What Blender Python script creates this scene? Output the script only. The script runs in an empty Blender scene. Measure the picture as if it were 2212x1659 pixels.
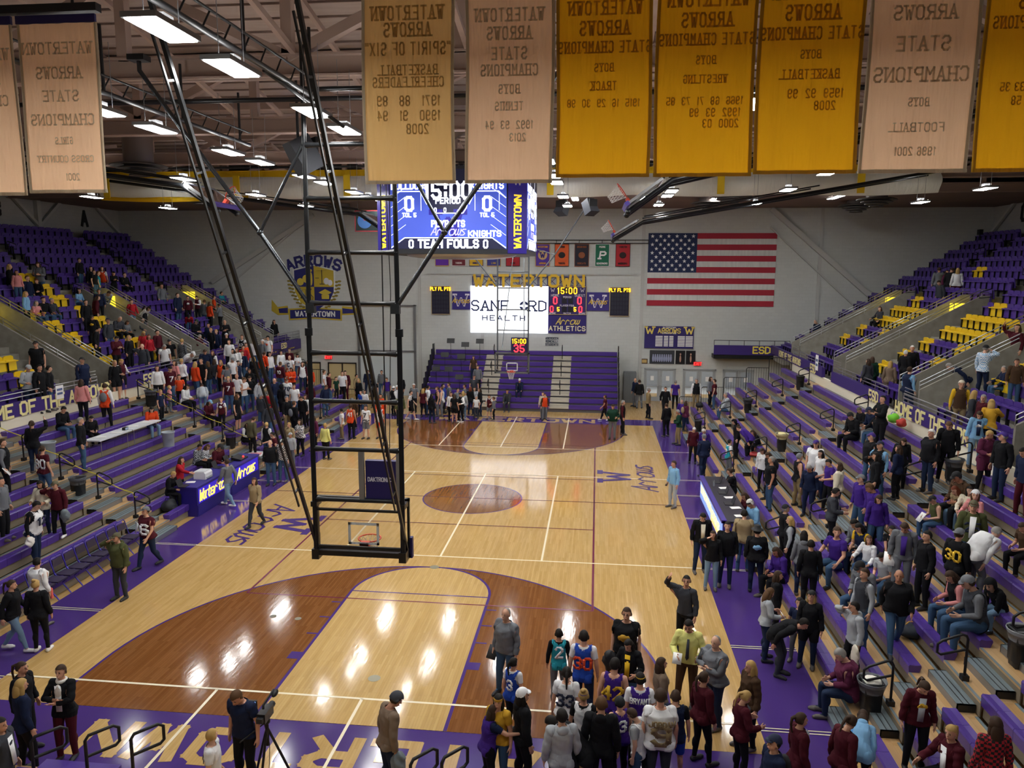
import bpy, bmesh, math, random
import numpy as np
from mathutils import Vector, Matrix
random.seed(7)
C = bpy.context.scene.collection
S = bpy.context.scene
PI = math.pi
# ---------------------------------------------------------------- camera
cam = bpy.data.objects.new('camera', bpy.data.cameras.new('camera')); C.objects.link(cam); S.camera = cam
cam.data.sensor_fit = 'HORIZONTAL'; cam.data.sensor_width = 36.0
cam.data.lens = 1639.27 / 2212 * 36.0
cam.data.clip_end = 300
yaw, pitch, roll = -.1105, -.1493, .0044
f = Vector((math.sin(yaw)*math.cos(pitch), math.cos(yaw)*math.cos(pitch), math.sin(pitch)))
r = Vector((math.cos(yaw), -math.sin(yaw), 0)); u = r.cross(f)
r2 = r*math.cos(roll)+u*math.sin(roll); u2 = -r*math.sin(roll)+u*math.cos(roll)
cam.matrix_world = Matrix(((r2.x, u2.x, -f.x, 4.4503), (r2.y, u2.y, -f.y, -12.6376), (r2.z, u2.z, -f.z, 8.4033), (0, 0, 0, 1)))
# ---------------------------------------------------------------- world, exposure
w = bpy.data.worlds.new('world'); S.world = w; w.use_nodes = True
w.node_tree.nodes['Background'].inputs[0].default_value = (.75, .8, 1, 1)
w.node_tree.nodes['Background'].inputs[1].default_value = .05
S.view_settings.view_transform = 'Standard'; S.view_settings.look = 'None'
S.view_settings.gamma = 1; S.view_settings.use_curve_mapping = False
S.view_settings.exposure = 0.0
LAMP = 70.0          # radiance of the ceiling fixtures' diffusers
S.cycles.use_denoising = True
S.cycles.max_bounces = 6; S.cycles.diffuse_bounces = 4; S.cycles.glossy_bounces = 3; S.cycles.transparent_max_bounces = 8
S.cycles.sample_clamp_indirect = 6
S.cycles.caustics_reflective = False; S.cycles.caustics_refractive = False

# ---------------------------------------------------------------- materials
def lin(c):
    if isinstance(c, str):
        c = tuple(int(c[i:i+2], 16)/255 for i in (0, 2, 4))
    return tuple((v/12.92 if v <= .04045 else ((v+.055)/1.055)**2.4) for v in c)
_M = {}
def M(c, rough=.6, metal=0., emit=0., trans=0., sss=0., spec=.5, name=None):
    k = (c, rough, metal, emit, trans, spec)
    if k in _M: return _M[k]
    m = bpy.data.materials.new(name or 'mat_%s' % c); m.use_nodes = True
    b = m.node_tree.nodes['Principled BSDF']; L = lin(c)+(1,)
    b.inputs['Base Color'].default_value = L; b.inputs['Roughness'].default_value = rough
    b.inputs['Metallic'].default_value = metal; b.inputs['Specular IOR Level'].default_value = spec
    if emit: b.inputs['Emission Color'].default_value = L; b.inputs['Emission Strength'].default_value = emit
    if trans: b.inputs['Transmission Weight'].default_value = trans; b.inputs['IOR'].default_value = 1.45
    _M[k] = m
    return m
def N(m, t, **k):
    n = m.node_tree.nodes.new(t)
    for a, v in k.items(): setattr(n, a, v)
    return n
def noisy(c1, c2, scale=8., rough=.7, stretch=(1, 1, 1), bump=0., detail=4, name='noisy', spec=.5):
    m = bpy.data.materials.new(name); m.use_nodes = True; l = m.node_tree.links; b = m.node_tree.nodes['Principled BSDF']
    tc = N(m, 'ShaderNodeTexCoord'); mp = N(m, 'ShaderNodeMapping'); mp.inputs['Scale'].default_value = stretch
    no = N(m, 'ShaderNodeTexNoise'); no.inputs['Scale'].default_value = scale; no.inputs['Detail'].default_value = detail
    cr = N(m, 'ShaderNodeValToRGB'); cr.color_ramp.elements[0].position = .3; cr.color_ramp.elements[1].position = .7
    cr.color_ramp.elements[0].color = lin(c1)+(1,); cr.color_ramp.elements[1].color = lin(c2)+(1,)
    l.new(tc.outputs['Object'], mp.inputs[0]); l.new(mp.outputs[0], no.inputs[0]); l.new(no.outputs['Fac'], cr.inputs[0]); l.new(cr.outputs[0], b.inputs['Base Color'])
    b.inputs['Roughness'].default_value = rough; b.inputs['Specular IOR Level'].default_value = spec
    if bump:
        bp = N(m, 'ShaderNodeBump'); bp.inputs['Strength'].default_value = bump; bp.inputs['Distance'].default_value = .02
        l.new(no.outputs['Fac'], bp.inputs['Height']); l.new(bp.outputs[0], b.inputs['Normal'])
    return m
def planks(c1, c2, c3, name, rough=.14, row=.057, ln=1.1, along='Y', spec=.5, bump=.02):
    """strip flooring: narrow boards of slightly different tone running along one axis, under gloss lacquer"""
    m = bpy.data.materials.new(name); m.use_nodes = True; l = m.node_tree.links; b = m.node_tree.nodes['Principled BSDF']
    tc = N(m, 'ShaderNodeTexCoord'); mp = N(m, 'ShaderNodeMapping')
    if along == 'Y': mp.inputs['Rotation'].default_value = (0, 0, PI/2)
    br = N(m, 'ShaderNodeTexBrick'); br.offset = .37; br.inputs['Scale'].default_value = 1
    br.inputs['Brick Width'].default_value = ln; br.inputs['Row Height'].default_value = row
    br.inputs['Mortar Size'].default_value = .0012; br.inputs['Bias'].default_value = 0
    br.inputs['Color1'].default_value = lin(c1)+(1,); br.inputs['Color2'].default_value = lin(c2)+(1,); br.inputs['Mortar'].default_value = lin(c3)+(1,)
    no = N(m, 'ShaderNodeTexNoise'); no.inputs['Scale'].default_value = 1.; no.inputs['Detail'].default_value = 3
    mp2 = N(m, 'ShaderNodeMapping'); mp2.inputs['Scale'].default_value = (14, 1.2, 1) if along == 'Y' else (1.2, 14, 1)
    mx = N(m, 'ShaderNodeMixRGB', blend_type='MULTIPLY'); mx.inputs[0].default_value = .35
    cr = N(m, 'ShaderNodeValToRGB'); cr.color_ramp.elements[0].position = .3; cr.color_ramp.elements[0].color = (.62, .55, .45, 1); cr.color_ramp.elements[1].position = .75
    l.new(tc.outputs['Object'], mp.inputs[0]); l.new(mp.outputs[0], br.inputs[0]); l.new(tc.outputs['Object'], mp2.inputs[0]); l.new(mp2.outputs[0], no.inputs[0])
    l.new(no.outputs['Fac'], cr.inputs[0]); l.new(br.outputs['Color'], mx.inputs[1]); l.new(cr.outputs[0], mx.inputs[2]); l.new(mx.outputs[0], b.inputs['Base Color'])
    b.inputs['Roughness'].default_value = rough; b.inputs['Specular IOR Level'].default_value = spec
    n2 = N(m, 'ShaderNodeTexNoise'); n2.inputs['Scale'].default_value = 1.6; n2.inputs['Detail'].default_value = 2
    mp3 = N(m, 'ShaderNodeMapping'); mp3.inputs['Scale'].default_value = (6, 1.5, 1)
    bp = N(m, 'ShaderNodeBump'); bp.inputs['Strength'].default_value = bump; bp.inputs['Distance'].default_value = .05
    l.new(tc.outputs['Object'], mp3.inputs[0]); l.new(mp3.outputs[0], n2.inputs[0]); l.new(n2.outputs['Fac'], bp.inputs['Height']); l.new(bp.outputs[0], b.inputs['Normal'])
    return m
def brickwall(c1, c2, cm, name, w_=.4, h_=.2, rough=.75, axis='XZ'):
    m = bpy.data.materials.new(name); m.use_nodes = True; l = m.node_tree.links; b = m.node_tree.nodes['Principled BSDF']
    tc = N(m, 'ShaderNodeTexCoord'); sp = N(m, 'ShaderNodeSeparateXYZ'); cb = N(m, 'ShaderNodeCombineXYZ')
    br = N(m, 'ShaderNodeTexBrick'); br.inputs['Scale'].default_value = 1; br.inputs['Brick Width'].default_value = w_; br.inputs['Row Height'].default_value = h_
    br.inputs['Mortar Size'].default_value = .006
    br.inputs['Color1'].default_value = lin(c1)+(1,); br.inputs['Color2'].default_value = lin(c2)+(1,); br.inputs['Mortar'].default_value = lin(cm)+(1,)
    l.new(tc.outputs['Object'], sp.inputs[0]); l.new(sp.outputs[0 if axis[0] == 'X' else 1], cb.inputs[0]); l.new(sp.outputs[2], cb.inputs[1]); l.new(cb.outputs[0], br.inputs[0])
    l.new(br.outputs['Color'], b.inputs['Base Color']); b.inputs['Roughness'].default_value = rough
    return m
# ---------------------------------------------------------------- mesh building
class MB:
    def __init__(s): s.v = []; s.f = []; s.m = []; s.sm = []
    def add(s, vs, fs, m=0, smooth=False):
        o = len(s.v); s.v += [tuple(p) for p in vs]
        for q in fs: s.f.append(tuple(i+o for i in q)); s.m.append(m); s.sm.append(smooth)
        return s
    def box(s, a, b, m=0):
        (x0, y0, z0), (x1, y1, z1) = a, b
        return s.add([(x0,y0,z0),(x1,y0,z0),(x1,y1,z0),(x0,y1,z0),(x0,y0,z1),(x1,y0,z1),(x1,y1,z1),(x0,y1,z1)],
                     [(0,3,2,1),(4,5,6,7),(0,1,5,4),(1,2,6,5),(2,3,7,6),(3,0,4,7)], m)
    def beam(s, p, q, wx, wy, m=0, up=(0,0,1)):
        """rectangular bar from p to q"""
        p = Vector(p); q = Vector(q); d = (q-p).normalized(); upv = Vector(up)
        if abs(d.dot(upv)) > .98: upv = Vector((0,1,0))
        a = d.cross(upv).normalized()*wx/2; b = a.cross(d).normalized()*wy/2
        vs = [p-a-b, p+a-b, p+a+b, p-a+b, q-a-b, q+a-b, q+a+b, q-a+b]
        return s.add(vs, [(0,3,2,1),(4,5,6,7),(0,1,5,4),(1,2,6,5),(2,3,7,6),(3,0,4,7)], m)
    def tube(s, pts, r, m=0, n=8, closed=False, r1=None):
        """round tube along a path"""
        P = [Vector(p) for p in pts]; k = len(P); rings = []; prev = None
        for i, p in enumerate(P):
            if closed: d = (P[(i+1) % k]-P[i-1]).normalized()
            else: d = ((P[min(i+1, k-1)]-P[max(i-1, 0)])).normalized()
            if prev is None:
                a = d.cross(Vector((0,0,1)))
                if a.length < .05: a = d.cross(Vector((0,1,0)))
            else: a = prev - d*prev.dot(d)
            a.normalize(); prev = a; b = d.cross(a)
            rr = r if r1 is None else r+(r1-r)*i/(k-1)
            rings.append([p+(a*math.cos(t)+b*math.sin(t))*rr for t in [2*PI*j/n for j in range(n)]])
        vs = [x for g in rings for x in g]; fs = []
        for i in range(k if closed else k-1):
            i2 = (i+1) % k
            for j in range(n): fs.append((i*n+j, i*n+(j+1) % n, i2*n+(j+1) % n, i2*n+j))
        s.add(vs, fs, m, True)
        if not closed:
            s.add(rings[0], [tuple(range(n-1, -1, -1))], m); s.add(rings[-1], [tuple(range(n))], m)
        return s
    def lathe(s, prof, c=(0,0,0), n=16, m=0, sx=1, sy=1):
        """profile [(r,z)...] turned about a vertical axis"""
        vs = []; k = len(prof)
        for rr, z in prof:
            for j in range(n): vs.append((c[0]+rr*sx*math.cos(2*PI*j/n), c[1]+rr*sy*math.sin(2*PI*j/n), c[2]+z))
        fs = [(i*n+j, i*n+(j+1) % n, (i+1)*n+(j+1) % n, (i+1)*n+j) for i in range(k-1) for j in range(n)]
        s.add(vs, fs, m, True)
        s.add(vs[:n], [tuple(range(n-1,-1,-1))], m); s.add(vs[-n:], [tuple(range(n))], m)
        return s
    def ell(s, c, r, m=0, n=10, k=7, rot=None):
        vs = []; fs = []
        for i in range(k+1):
            t = PI*i/k
            for j in range(n):
                v = Vector((r[0]*math.sin(t)*math.cos(2*PI*j/n), r[1]*math.sin(t)*math.sin(2*PI*j/n), r[2]*math.cos(t)))
                if rot is not None: v = rot @ v
                vs.append(v+Vector(c))
        for i in range(k):
            for j in range(n): fs.append((i*n+j, (i+1)*n+j, (i+1)*n+(j+1) % n, i*n+(j+1) % n))
        return s.add(vs, fs, m, True)
    def prism(s, poly, o, ax, ay, d, m=0):
        """2-D outline in the plane (ax, ay) at o, given thickness d along ax x ay"""
        o = Vector(o); ax = Vector(ax); ay = Vector(ay); nn = ax.cross(ay).normalized()*d; k = len(poly)
        a = [o+ax*x+ay*y for x, y in poly]
        vs = a+[p+nn for p in a]
        fs = [tuple(range(k-1,-1,-1)), tuple(range(k, 2*k))]+[(i, (i+1) % k, k+(i+1) % k, k+i) for i in range(k)]
        return s.add(vs, fs, m)
    def build(s, name, mats, parent=None, loc=None):
        me = bpy.data.meshes.new(name); me.from_pydata(s.v, [], s.f)
        if not isinstance(mats, (list, tuple)): mats = [mats]
        for x in mats: me.materials.append(x)
        me.polygons.foreach_set('material_index', s.m); me.polygons.foreach_set('use_smooth', s.sm); me.update()
        o = bpy.data.objects.new(name, me); C.objects.link(o)
        if parent: o.parent = parent
        if loc: o.location = loc
        return o
def tag(o, label, cat, group=None, kind=None):
    o['label'] = label; o['category'] = cat
    if group: o['group'] = group
    if kind: o['kind'] = kind
    return o
def thing(name, label, cat, loc=(0,0,0), rz=0., group=None):
    o = bpy.data.objects.new(name, None); C.objects.link(o); o.location = loc; o.rotation_euler = (0,0,rz)
    o.empty_display_size = .1
    return tag(o, label, cat, group)
def struct(o): o['kind'] = 'structure'; return o
def dup(o, loc, rz=0., label=None, parent=None):
    c = o.copy(); C.objects.link(c)
    if parent is None: c.location = loc; c.rotation_euler = (0,0,rz)
    else: c.parent = parent
    if label: c['label'] = label
    for ch in list(o.children): dup(ch, None, parent=c)
    return c
ORD = ['first','second','third','fourth','fifth','sixth','seventh','eighth','ninth','tenth','eleventh','twelfth','thirteenth','fourteenth','fifteenth','sixteenth','seventeenth','eighteenth','nineteenth','twentieth']
def ordn(i):
    if i < 20: return ORD[i]
    t = {2:'twenty',3:'thirty',4:'forty',5:'fifty'}[(i+1)//10]
    if (i+1) % 10 == 0: return {'twenty':'twentieth','thirty':'thirtieth','forty':'fortieth','fifty':'fiftieth'}[t]
    return t+'-'+ORD[(i+1) % 10-1]
# ---------------------------------------------------------------- lettering: stroke alphabet on a 4 x 6 grid
GL = {'A':"00 26 40|12 32",'B':"00 06 36 45 44 33 03|33 42 41 30 00",'C':"45 36 16 05 01 10 30 41",'D':"00 06 26 45 41 20 00",'E':"40 00 06 46|03 33",'F':"00 06 46|03 33",
'G':"45 36 16 05 01 10 30 41 43 23",'H':"00 06|40 46|03 43",'I':"20 26",'J':"46 41 30 10 01 02",'K':"00 06|46 02|13 40",'L':"06 00 40",'M':"00 06 23 46 40",'N':"00 06 40 46",
'O':"10 01 05 16 36 45 41 30 10",'P':"00 06 36 45 44 33 03",'Q':"10 01 05 16 36 45 41 30 10|22 40",'R':"00 06 36 45 44 33 03|23 40",'S':"45 36 16 05 04 13 33 42 41 30 10 01",
'T':"06 46|26 20",'U':"06 01 10 30 41 46",'V':"06 20 46",'W':"06 10 24 30 46",'X':"00 46|06 40",'Y':"06 23 46|23 20",'Z':"06 46 00 40",'0':"10 01 05 16 36 45 41 30 10",
'1':"15 26 20",'2':"05 16 36 45 44 00 40",'3':"05 16 36 45 44 33 23|33 42 41 30 10 01",'4':"30 36 02 42",'5':"46 06 03 33 42 41 30 10 01",'6':"45 36 16 05 01 10 30 41 42 33 03",
'7':"06 46 10",'8':"13 04 05 16 36 45 44 33 13 02 01 10 30 41 42 33",'9':"01 10 30 41 45 36 16 05 04 13 43",':':"21 22|24 25",'"':"15 16|35 36",'.':"20 21",'&':"40 05 16 26 34 01 10 20 42",'#':"10 16|30 36|02 42|04 44",
'a':"34 14 03 01 10 20 34 31 40",'r':"00 03 14 33",'o':"14 03 01 10 30 41 43 34 14",'w':"04 01 10 21 24|21 30 41 44",'s':"34 14 03 22 31 20 00",'t':"26 21 30 40|04 44",'e':"02 42 43 34 14 03 01 10 30 41",'n':"00 04|03 14 34 43 40",
'h':"00 06|03 14 34 43 40",'g':"34 14 03 02 11 31 34 30 10",'u':"04 01 10 30 44|44 40",'p':"00 04 34 43 42 31 01",'y':"04 21|44 00"}
def text(mb, s, c, right, up, h, st=.2, wf=.62, m=0, d=.004, serif=False, gap=.34, slant=0., arc=0., zoff=0.):
    """write s centred on c; h letter height, st stroke as share of height, wf width share"""
    _q = 0; R = Vector(right); U = Vector(up); Nn = R.cross(U).normalized(); ux = h*wf/4; uy = h/6; t = h*st
    adv = h*wf+h*gap*.5+t*.5
    W = sum((adv*.6 if ch in ' I1:."' else adv) for ch in s); x = -W/2
    for ch in s:
        a = adv*.6 if ch in ' I1:."' else adv
        if ch != ' ' and ch in GL:
            cx = x+a/2
            th = arc*cx
            for pl in GL[ch].split('|'):
                P = [(int(q[0])*ux-2*ux, int(q[1])*uy-3*uy) for q in pl.split()]
                P = [(px+slant*(py+3*uy), py) for px, py in P]
                segs = list(zip(P[:-1], P[1:]))
                if serif and pl[0:2] != pl[-2:]:
                    for q, pt in ((pl[0:2], P[0]), (pl[-2:], P[-1])):
                        if q[1] in '06' and ch not in 'CGSEFTZOQD25': segs.append(((pt[0]-t*.85, pt[1]), (pt[0]+t*.85, pt[1])))
                for (x0, y0), (x1, y1) in segs:
                    dx, dy = x1-x0, y1-y0; L = math.hypot(dx, dy) or 1; dx /= L; dy /= L; e = t*.42
                    nx, ny = -dy*t/2, dx*t/2
                    q4 = [(x0-dx*e+nx, y0-dy*e+ny), (x0-dx*e-nx, y0-dy*e-ny), (x1+dx*e-nx, y1+dy*e-ny), (x1+dx*e+nx, y1+dy*e+ny)]
                    if arc:
                        q4 = [(qx*math.cos(th)+qy*math.sin(th), -qx*math.sin(th)+qy*math.cos(th)) for qx, qy in q4]
                        off = (math.sin(th)/arc, -(1-math.cos(th))/arc)
                    else: off = (cx, 0)
                    if not arc and not slant: lim = 3*uy+t*.5; q4 = [(qx, max(-lim, min(lim, qy))) for qx, qy in q4]
                    _q = (_q+1) % 9; e2 = d*.04*_q
                    if d == 0:
                        o_ = Vector(c)+Nn*(zoff+_q*.0002); mb.add([o_+R*(qx+off[0])+U*(qy+off[1]) for qx, qy in q4], [(0,1,2,3)], m); continue
                    mb.prism([(qx+off[0], qy+off[1]) for qx, qy in q4], Vector(c)+Nn*(zoff-e2), R, U, d+2*e2, m)
        x += a
    return mb
# ================================================================ palette
PURP = '4d348c'; PURPD = '2a1a66'; GOLD = 'e3b622'; MAPLE = planks('ccaa72', 'c09d62', '9c7c49', 'maple_strips', .09)
BROWN = planks('885a33', '794c27', '603a1d', 'stained_strips', .09); KEY = planks('d0b078', 'c5a368', '9f8150', 'key_maple', .09)
PAINT = M('493378', .12, name='court_purple'); CREAM = M('f1e6c8', .2); MAROON = M('6b2340', .2); MAPLEFLAT = M('d5b074', .2)
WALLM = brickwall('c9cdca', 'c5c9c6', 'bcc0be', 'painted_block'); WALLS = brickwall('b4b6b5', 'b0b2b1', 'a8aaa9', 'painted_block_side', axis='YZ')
CONC = noisy('9b988e', '86837a', 3, .85, name='concrete'); BLACK = M('16171a', .4); BLK2 = M('0c0d10', .5); GREYP = M('8d8f92', .35, .6); CHROME = M('b9bbbd', .3, .9)
DECKW = planks('d2b183', 'c49c66', '96764a', 'bleacher_boards', .3, .12, 1.6); RISER = noisy('8b8170', '7a705f', 4, .5, (1, .2, 1), name='bleacher_riser')
SEATP = M(PURP, .33, name='seat_purple'); SEATD = M('3f2b7c', .33, name='seat_purple_face'); STEPG = noisy('78868c', '67757b', 6, .45, (4, .2, 1), name='step_tread'); YELL = M('e9c41f', .35, name='seat_yellow')
TRUSS = M('a38d82', .7, name='truss_paint'); TRUSSD = M('85736b', .75, name='truss_dark_paint'); FAB = M  # the darker truss paint goes on the roof deck ribs
XF = lambda r: 9.25+.61*(r-1)          # front of bleacher bench r (1..10), both sides of the court
ZS = lambda r: .45+.29*(r-1)           # its seat height
XU = lambda k: 16.1+.83*k              # upper-stand seat rows k = 0..13
ZU = lambda k: 3.2+.51*k               # their floors
# ================================================================ floor and court paint
def slab(name, poly, z, m, parent=None, t=.002):
    mb = MB(); mb.prism(poly, (0,0,z-t), (1,0,0), (0,1,0), t); o = mb.build(name, m, parent); return struct(o)
rect = lambda a, b, c, d: [(a,b),(c,b),(c,d),(a,d)]
floor = slab('floor', rect(-28.5,-16,28.5,40), 0, MAPLE, t=.2)
slab('painted_border', rect(-9.05,-2.05,9.05,30.2), .002, PAINT, floor)
slab('playing_surface', rect(-7.62,0,7.62,28.65), .004, MAPLE, floor)
def arcpoly(y0, s, r=6.02, n=48):
    P = [(-r, y0), (-r, y0+s*1.6)]; P += [(-r*math.cos(PI*i/n), y0+s*(1.6+r*math.sin(PI*i/n))) for i in range(1, n)]; P += [(r, y0+s*1.6), (r, y0)]
    return P if s < 0 else P[::-1]
def keypoly(y0, s, r=1.83, n=24):
    P = [(-r, y0)]+[(-r*math.cos(PI*i/n), y0+s*(5.79+r*math.sin(PI*i/n))) for i in range(n+1)]+[(r, y0)]
    return P if s < 0 else P[::-1]
def ringstrip(mb, pts, wd, z, m=0):
    k = len(pts); vs = []
    for i, (x, y) in enumerate(pts):
        a = Vector(pts[max(i-1,0)]); b = Vector(pts[min(i+1,k-1)]); d = (b-a).normalized(); nx, ny = -d.y*wd/2, d.x*wd/2
        vs += [(x+nx,y+ny,z), (x-nx,y-ny,z)]
    mb.add(vs, [(2*i,2*i+1,2*i+3,2*i+2) for i in range(k-1)], m)
L_ = 28.65
for y0, s in ((0,1),(L_,-1)):
    slab('three_point_area', arcpoly(y0, s), .006, BROWN, floor); slab('key_lane', keypoly(y0, s), .008, KEY, floor)
    mb = MB(); ringstrip(mb, arcpoly(y0, s), .06, .0095); ringstrip(mb, keypoly(y0, s), .07, .0098)
    for sx in (-1,1):
        for yy, h in ((2.2,.3),(3.35,.05),(4.2,.05),(5.05,.05)):
            mb.box((min(sx*1.86,sx*2.12), min(y0+s*yy,y0+s*(yy+h)), .0085), (max(sx*1.86,sx*2.12), max(y0+s*yy,y0+s*(yy+h)), .0102))
    struct(mb.build('purple_court_line', PAINT, floor))
mb = MB(); mb.prism([(1.83*math.cos(2*PI*i/48), L_/2+1.83*math.sin(2*PI*i/48)) for i in range(48)], (0,0,.004), (1,0,0), (0,1,0), .002); struct(mb.build('centre_circle', BROWN, floor))
mb = MB(); ringstrip(mb, [(1.83*math.cos(2*PI*i/48), L_/2+1.83*math.sin(2*PI*i/48)) for i in range(49)], .05, .0075)
ringstrip(mb, [(-1.83, 5.79), (1.83, 5.79)], .05, .0103); ringstrip(mb, [(-1.83, L_-5.79), (1.83, L_-5.79)], .05, .0103)
struct(mb.build('circle_line', PAINT, floor))
mb = MB(); cy = L_/2
for x in (-4.5, 4.5): ringstrip(mb, [(x, cy-9), (x, cy+9)], .06, .0108)
for y, h in ((cy-9,4.5),(cy-3,4.5),(cy,7.62),(cy+3,4.5),(cy+9,4.5)): ringstrip(mb, [(-h,y),(h,y)], .05, .0108)
struct(mb.build('maroon_court_line', MAROON, floor))
mb = MB()
for y in (.86, 8.45, 17.75, 22.55): ringstrip(mb, [(-7.62,y),(7.62,y)], .06, .0116)
for x, a, b in ((0,8.45,17.75),(3,8.45,17.75),(-3,8.45,17.75),(-3,-2.05,.86),(0,-2.05,.86),(3,-2.05,.86),(-3,22.55,30.2),(0,22.55,30.2),(3,22.55,30.2)): ringstrip(mb, [(x,a),(x,b)], .06, .0116)
for y in (.75, 3.9, 8.45, 12.9, 15.6, 17.75, 22.55):
    for sx in (-1,1):
        for dy in (-.045,.045): ringstrip(mb, [(sx*7.62,y+dy),(sx*9.05,y+dy)], .025, .0116)
struct(mb.build('cream_court_line', CREAM, floor))
mb = MB(); text(mb, 'WATERTOWN', (0,29.42,.003), (1,0,0), (0,1,0), .82, .26, .85, d=.003, gap=.5); text(mb, 'WATERTOWN', (0,-.9,.003), (-1,0,0), (0,-1,0), .86, .26, .85, d=.003, gap=.5)
struct(mb.build('baseline_lettering', KEY, floor))
mb = MB()
for sx, yc in ((1,17.95),(-1,10.7)):
    text(mb, 'W', (sx*5.3,yc,.009), (0,sx,0), (-sx,0,0), 1.15, .2, 1.15, d=.003, serif=True); text(mb, 'Arrows', (sx*6.45,yc,.009), (0,sx,0), (-sx,0,0), .95, .1, .62, d=.003, slant=.35, gap=.06)
struct(mb.build('arrows_lettering', PAINT, floor))
mb = MB()
for x, y, q in ((.02,1.62,.13),(0,7.62,.13),(7.3,14.33,.12),(-2.6,4.05,.08),(-3.25,4.1,.08)): mb.lathe([(q,0),(q,.0015)], (x,y,.0118), 20)
struct(mb.build('floor_socket_cover', M('8a8672', .3, .5), floor))
# ================================================================ walls, ceiling
def wallbox(name, a, b, m): return struct(MB().box(a, b).build(name, m))
YW = 36.77; ZC = 14.4
DOORS = [(7.58,9.6),(10.05,12.12),(12.55,14.5)]
mb = MB(); xs = -28.2
for a, b in [(-19.2,-17.35),(-16.2,-14.1),(-13.6,-11.6)]+DOORS:
    mb.box((xs,YW,0),(a,YW+.3,2.16)); xs = b
mb.box((xs,YW,0),(28.2,YW+.3,2.16)); mb.box((-28.2,YW,2.16),(28.2,YW+.3,ZC))
wall_far = struct(mb.build('wall_far', WALLM))
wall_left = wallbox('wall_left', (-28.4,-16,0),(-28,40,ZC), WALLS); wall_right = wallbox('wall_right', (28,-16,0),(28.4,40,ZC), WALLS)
wallbox('wall_near', (-28.2,-16.3,0),(28.2,-16,ZC), M('8d8f90',.8))
ceiling = wallbox('ceiling', (-28.4,-16,ZC),(28.4,40,ZC+.3), noisy('a3938a','978780', .9, .9, (1,6,1), name='roof_deck'))
mb = MB()
for i in range(-15, 40, 1): mb.box((-28,i+.0,ZC-.05),(28,i+.04,ZC-.001))
struct(mb.build('trim_1', TRUSSD)); 
struct(MB().box((-28,27.2,12.25),(28,YW-.002,12.45)).build('ceiling_soffit', noisy('7d6860','716059',.5,.9,name='soffit_paint')))
# roof trusses: bottom and top chord across the hall, web members between
for i, y in enumerate((-9.3,-3.25,2.8,8.85,14.9,20.95,27.0)):
    mb = MB(); mb.box((-28,y-.16,12.2),(28,y+.16,12.24)); mb.box((-28,y-.02,12.2),(28,y+.02,12.62)); mb.box((-28,y-.16,12.6),(28,y+.16,12.64)); mb.box((-28,y-.16,14.1),(28,y+.16,14.35))
    for j in range(-8, 8):
        x = j*3.5+1.7; mb.beam((x,y,12.6),(x,y,14.2),.22,.2); s = 1 if j % 2 else -1
        mb.beam((x,y,12.6 if s > 0 else 14.2),(x+3.5,y,14.2 if s > 0 else 12.6),.2,.2)
    struct(mb.build('beam_%d' % (i+1), TRUSS))
mb = MB()
for x in (-24.5,-17.5,-10.5,-6.1,-2.0,1.5,5.0,8.6,12.2,17.5,24.5): 
    for y in (-9.3,-3.25,2.8,8.85,14.9,20.95): mb.beam((x,y,12.65),(x+.0,y+6.05,13.9),.12,.14); mb.beam((x+.35,y,13.9),(x+.35,y+6.05,12.65),.1,.12)
struct(mb.build('beam_8', TRUSS))
# wall braces and columns
mb = MB()
br = M('bcbebb', .7)
for (a, b) in (((15.0,12.2),(21.2,6.9)),((-21.5,7.5),(-14.2,11.9))):
    mb.beam((a[0],YW-.12,a[1]),(b[0],YW-.12,b[1]),.22,.3); mb.beam((a[0]-.0,YW-.1,a[1]-1.1),(b[0]-.9,YW-.1,b[1]-.6),.1,.1)
for x in (-7.2,-3.0,7.3,18.1): mb.box((x-.1,YW-.06,0),(x+.1,YW-.001,12.25))
mb.box((-6.7,YW-.1,8.1),(6.95,YW-.001,8.17))
struct(mb.build('trim_2', br))
mb = MB()
for sx in (-1,1):
    for y in (11,17,23,29): mb.box((sx*28-.25 if sx > 0 else -28, y-.15, 9), (28 if sx > 0 else -27.75, y+.15, 14)); 
    for y in (11,17,23,29):
        mb.beam((sx*27.85,y,10.8),(sx*27.85,y+3,13.2),.16,.16); mb.beam((sx*27.85,y,10.8),(sx*27.85,y-3,13.2),.16,.16)
    mb.beam((sx*27.85,33,13.2),(sx*27.85,36.7,10.6),.16,.16)
struct(mb.build('trim_3', br))
mb = MB()
for s, y, sx, z in (('B',26.0,-1,11.6),('A',33.2,-1,11.5),('0',33.4,1,11.7)): text(mb, s, (sx*27.98,y,z), (0,sx*-1,0), (0,0,1), .85, .25, .6, d=.02)
tag(mb.build('section_letter', BLACK), 'black section letters painted high on the side walls', 'lettering', kind='structure')
# lobby seen through the door panes
struct(MB().box((6,44,-.01),(16,44.2,3.2)).box((6,YW+.3,-.05),(16,44,-.001)).box((6,YW+.3,3.2),(16,44,3.3)).box((5.8,YW+.3,0),(6,44,3.2)).box((16,YW+.3,0),(16.2,44,3.2)).build('wall_lobby', M('b9bcc4', .8)))
struct(MB().box((-20,41,-.01),(-11,41.2,3.2)).box((-20,YW+.3,-.05),(-11,41,-.001)).box((-20,YW+.3,3.2),(-11,41,3.3)).box((-20.2,YW+.3,0),(-20,41,3.2)).box((-11,YW+.3,0),(-10.8,41,3.2)).build('wall_corridor', M('d8c090', .8)))
LBL = M('fff4e0',.5,emit=14)
for x, y, nm in ((9.0,40,'left'),(13.0,40,'right')): tag(MB().box((x-.9,y-.6,3.1),(x+.9,y+.6,3.18)).build('added_lobby_light', LBL), 'lit ceiling panel added to brighten the lobby behind the glass doors, %s one' % nm, 'light')  # panels added out of view so the lobby behind the panes is not dark
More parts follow.
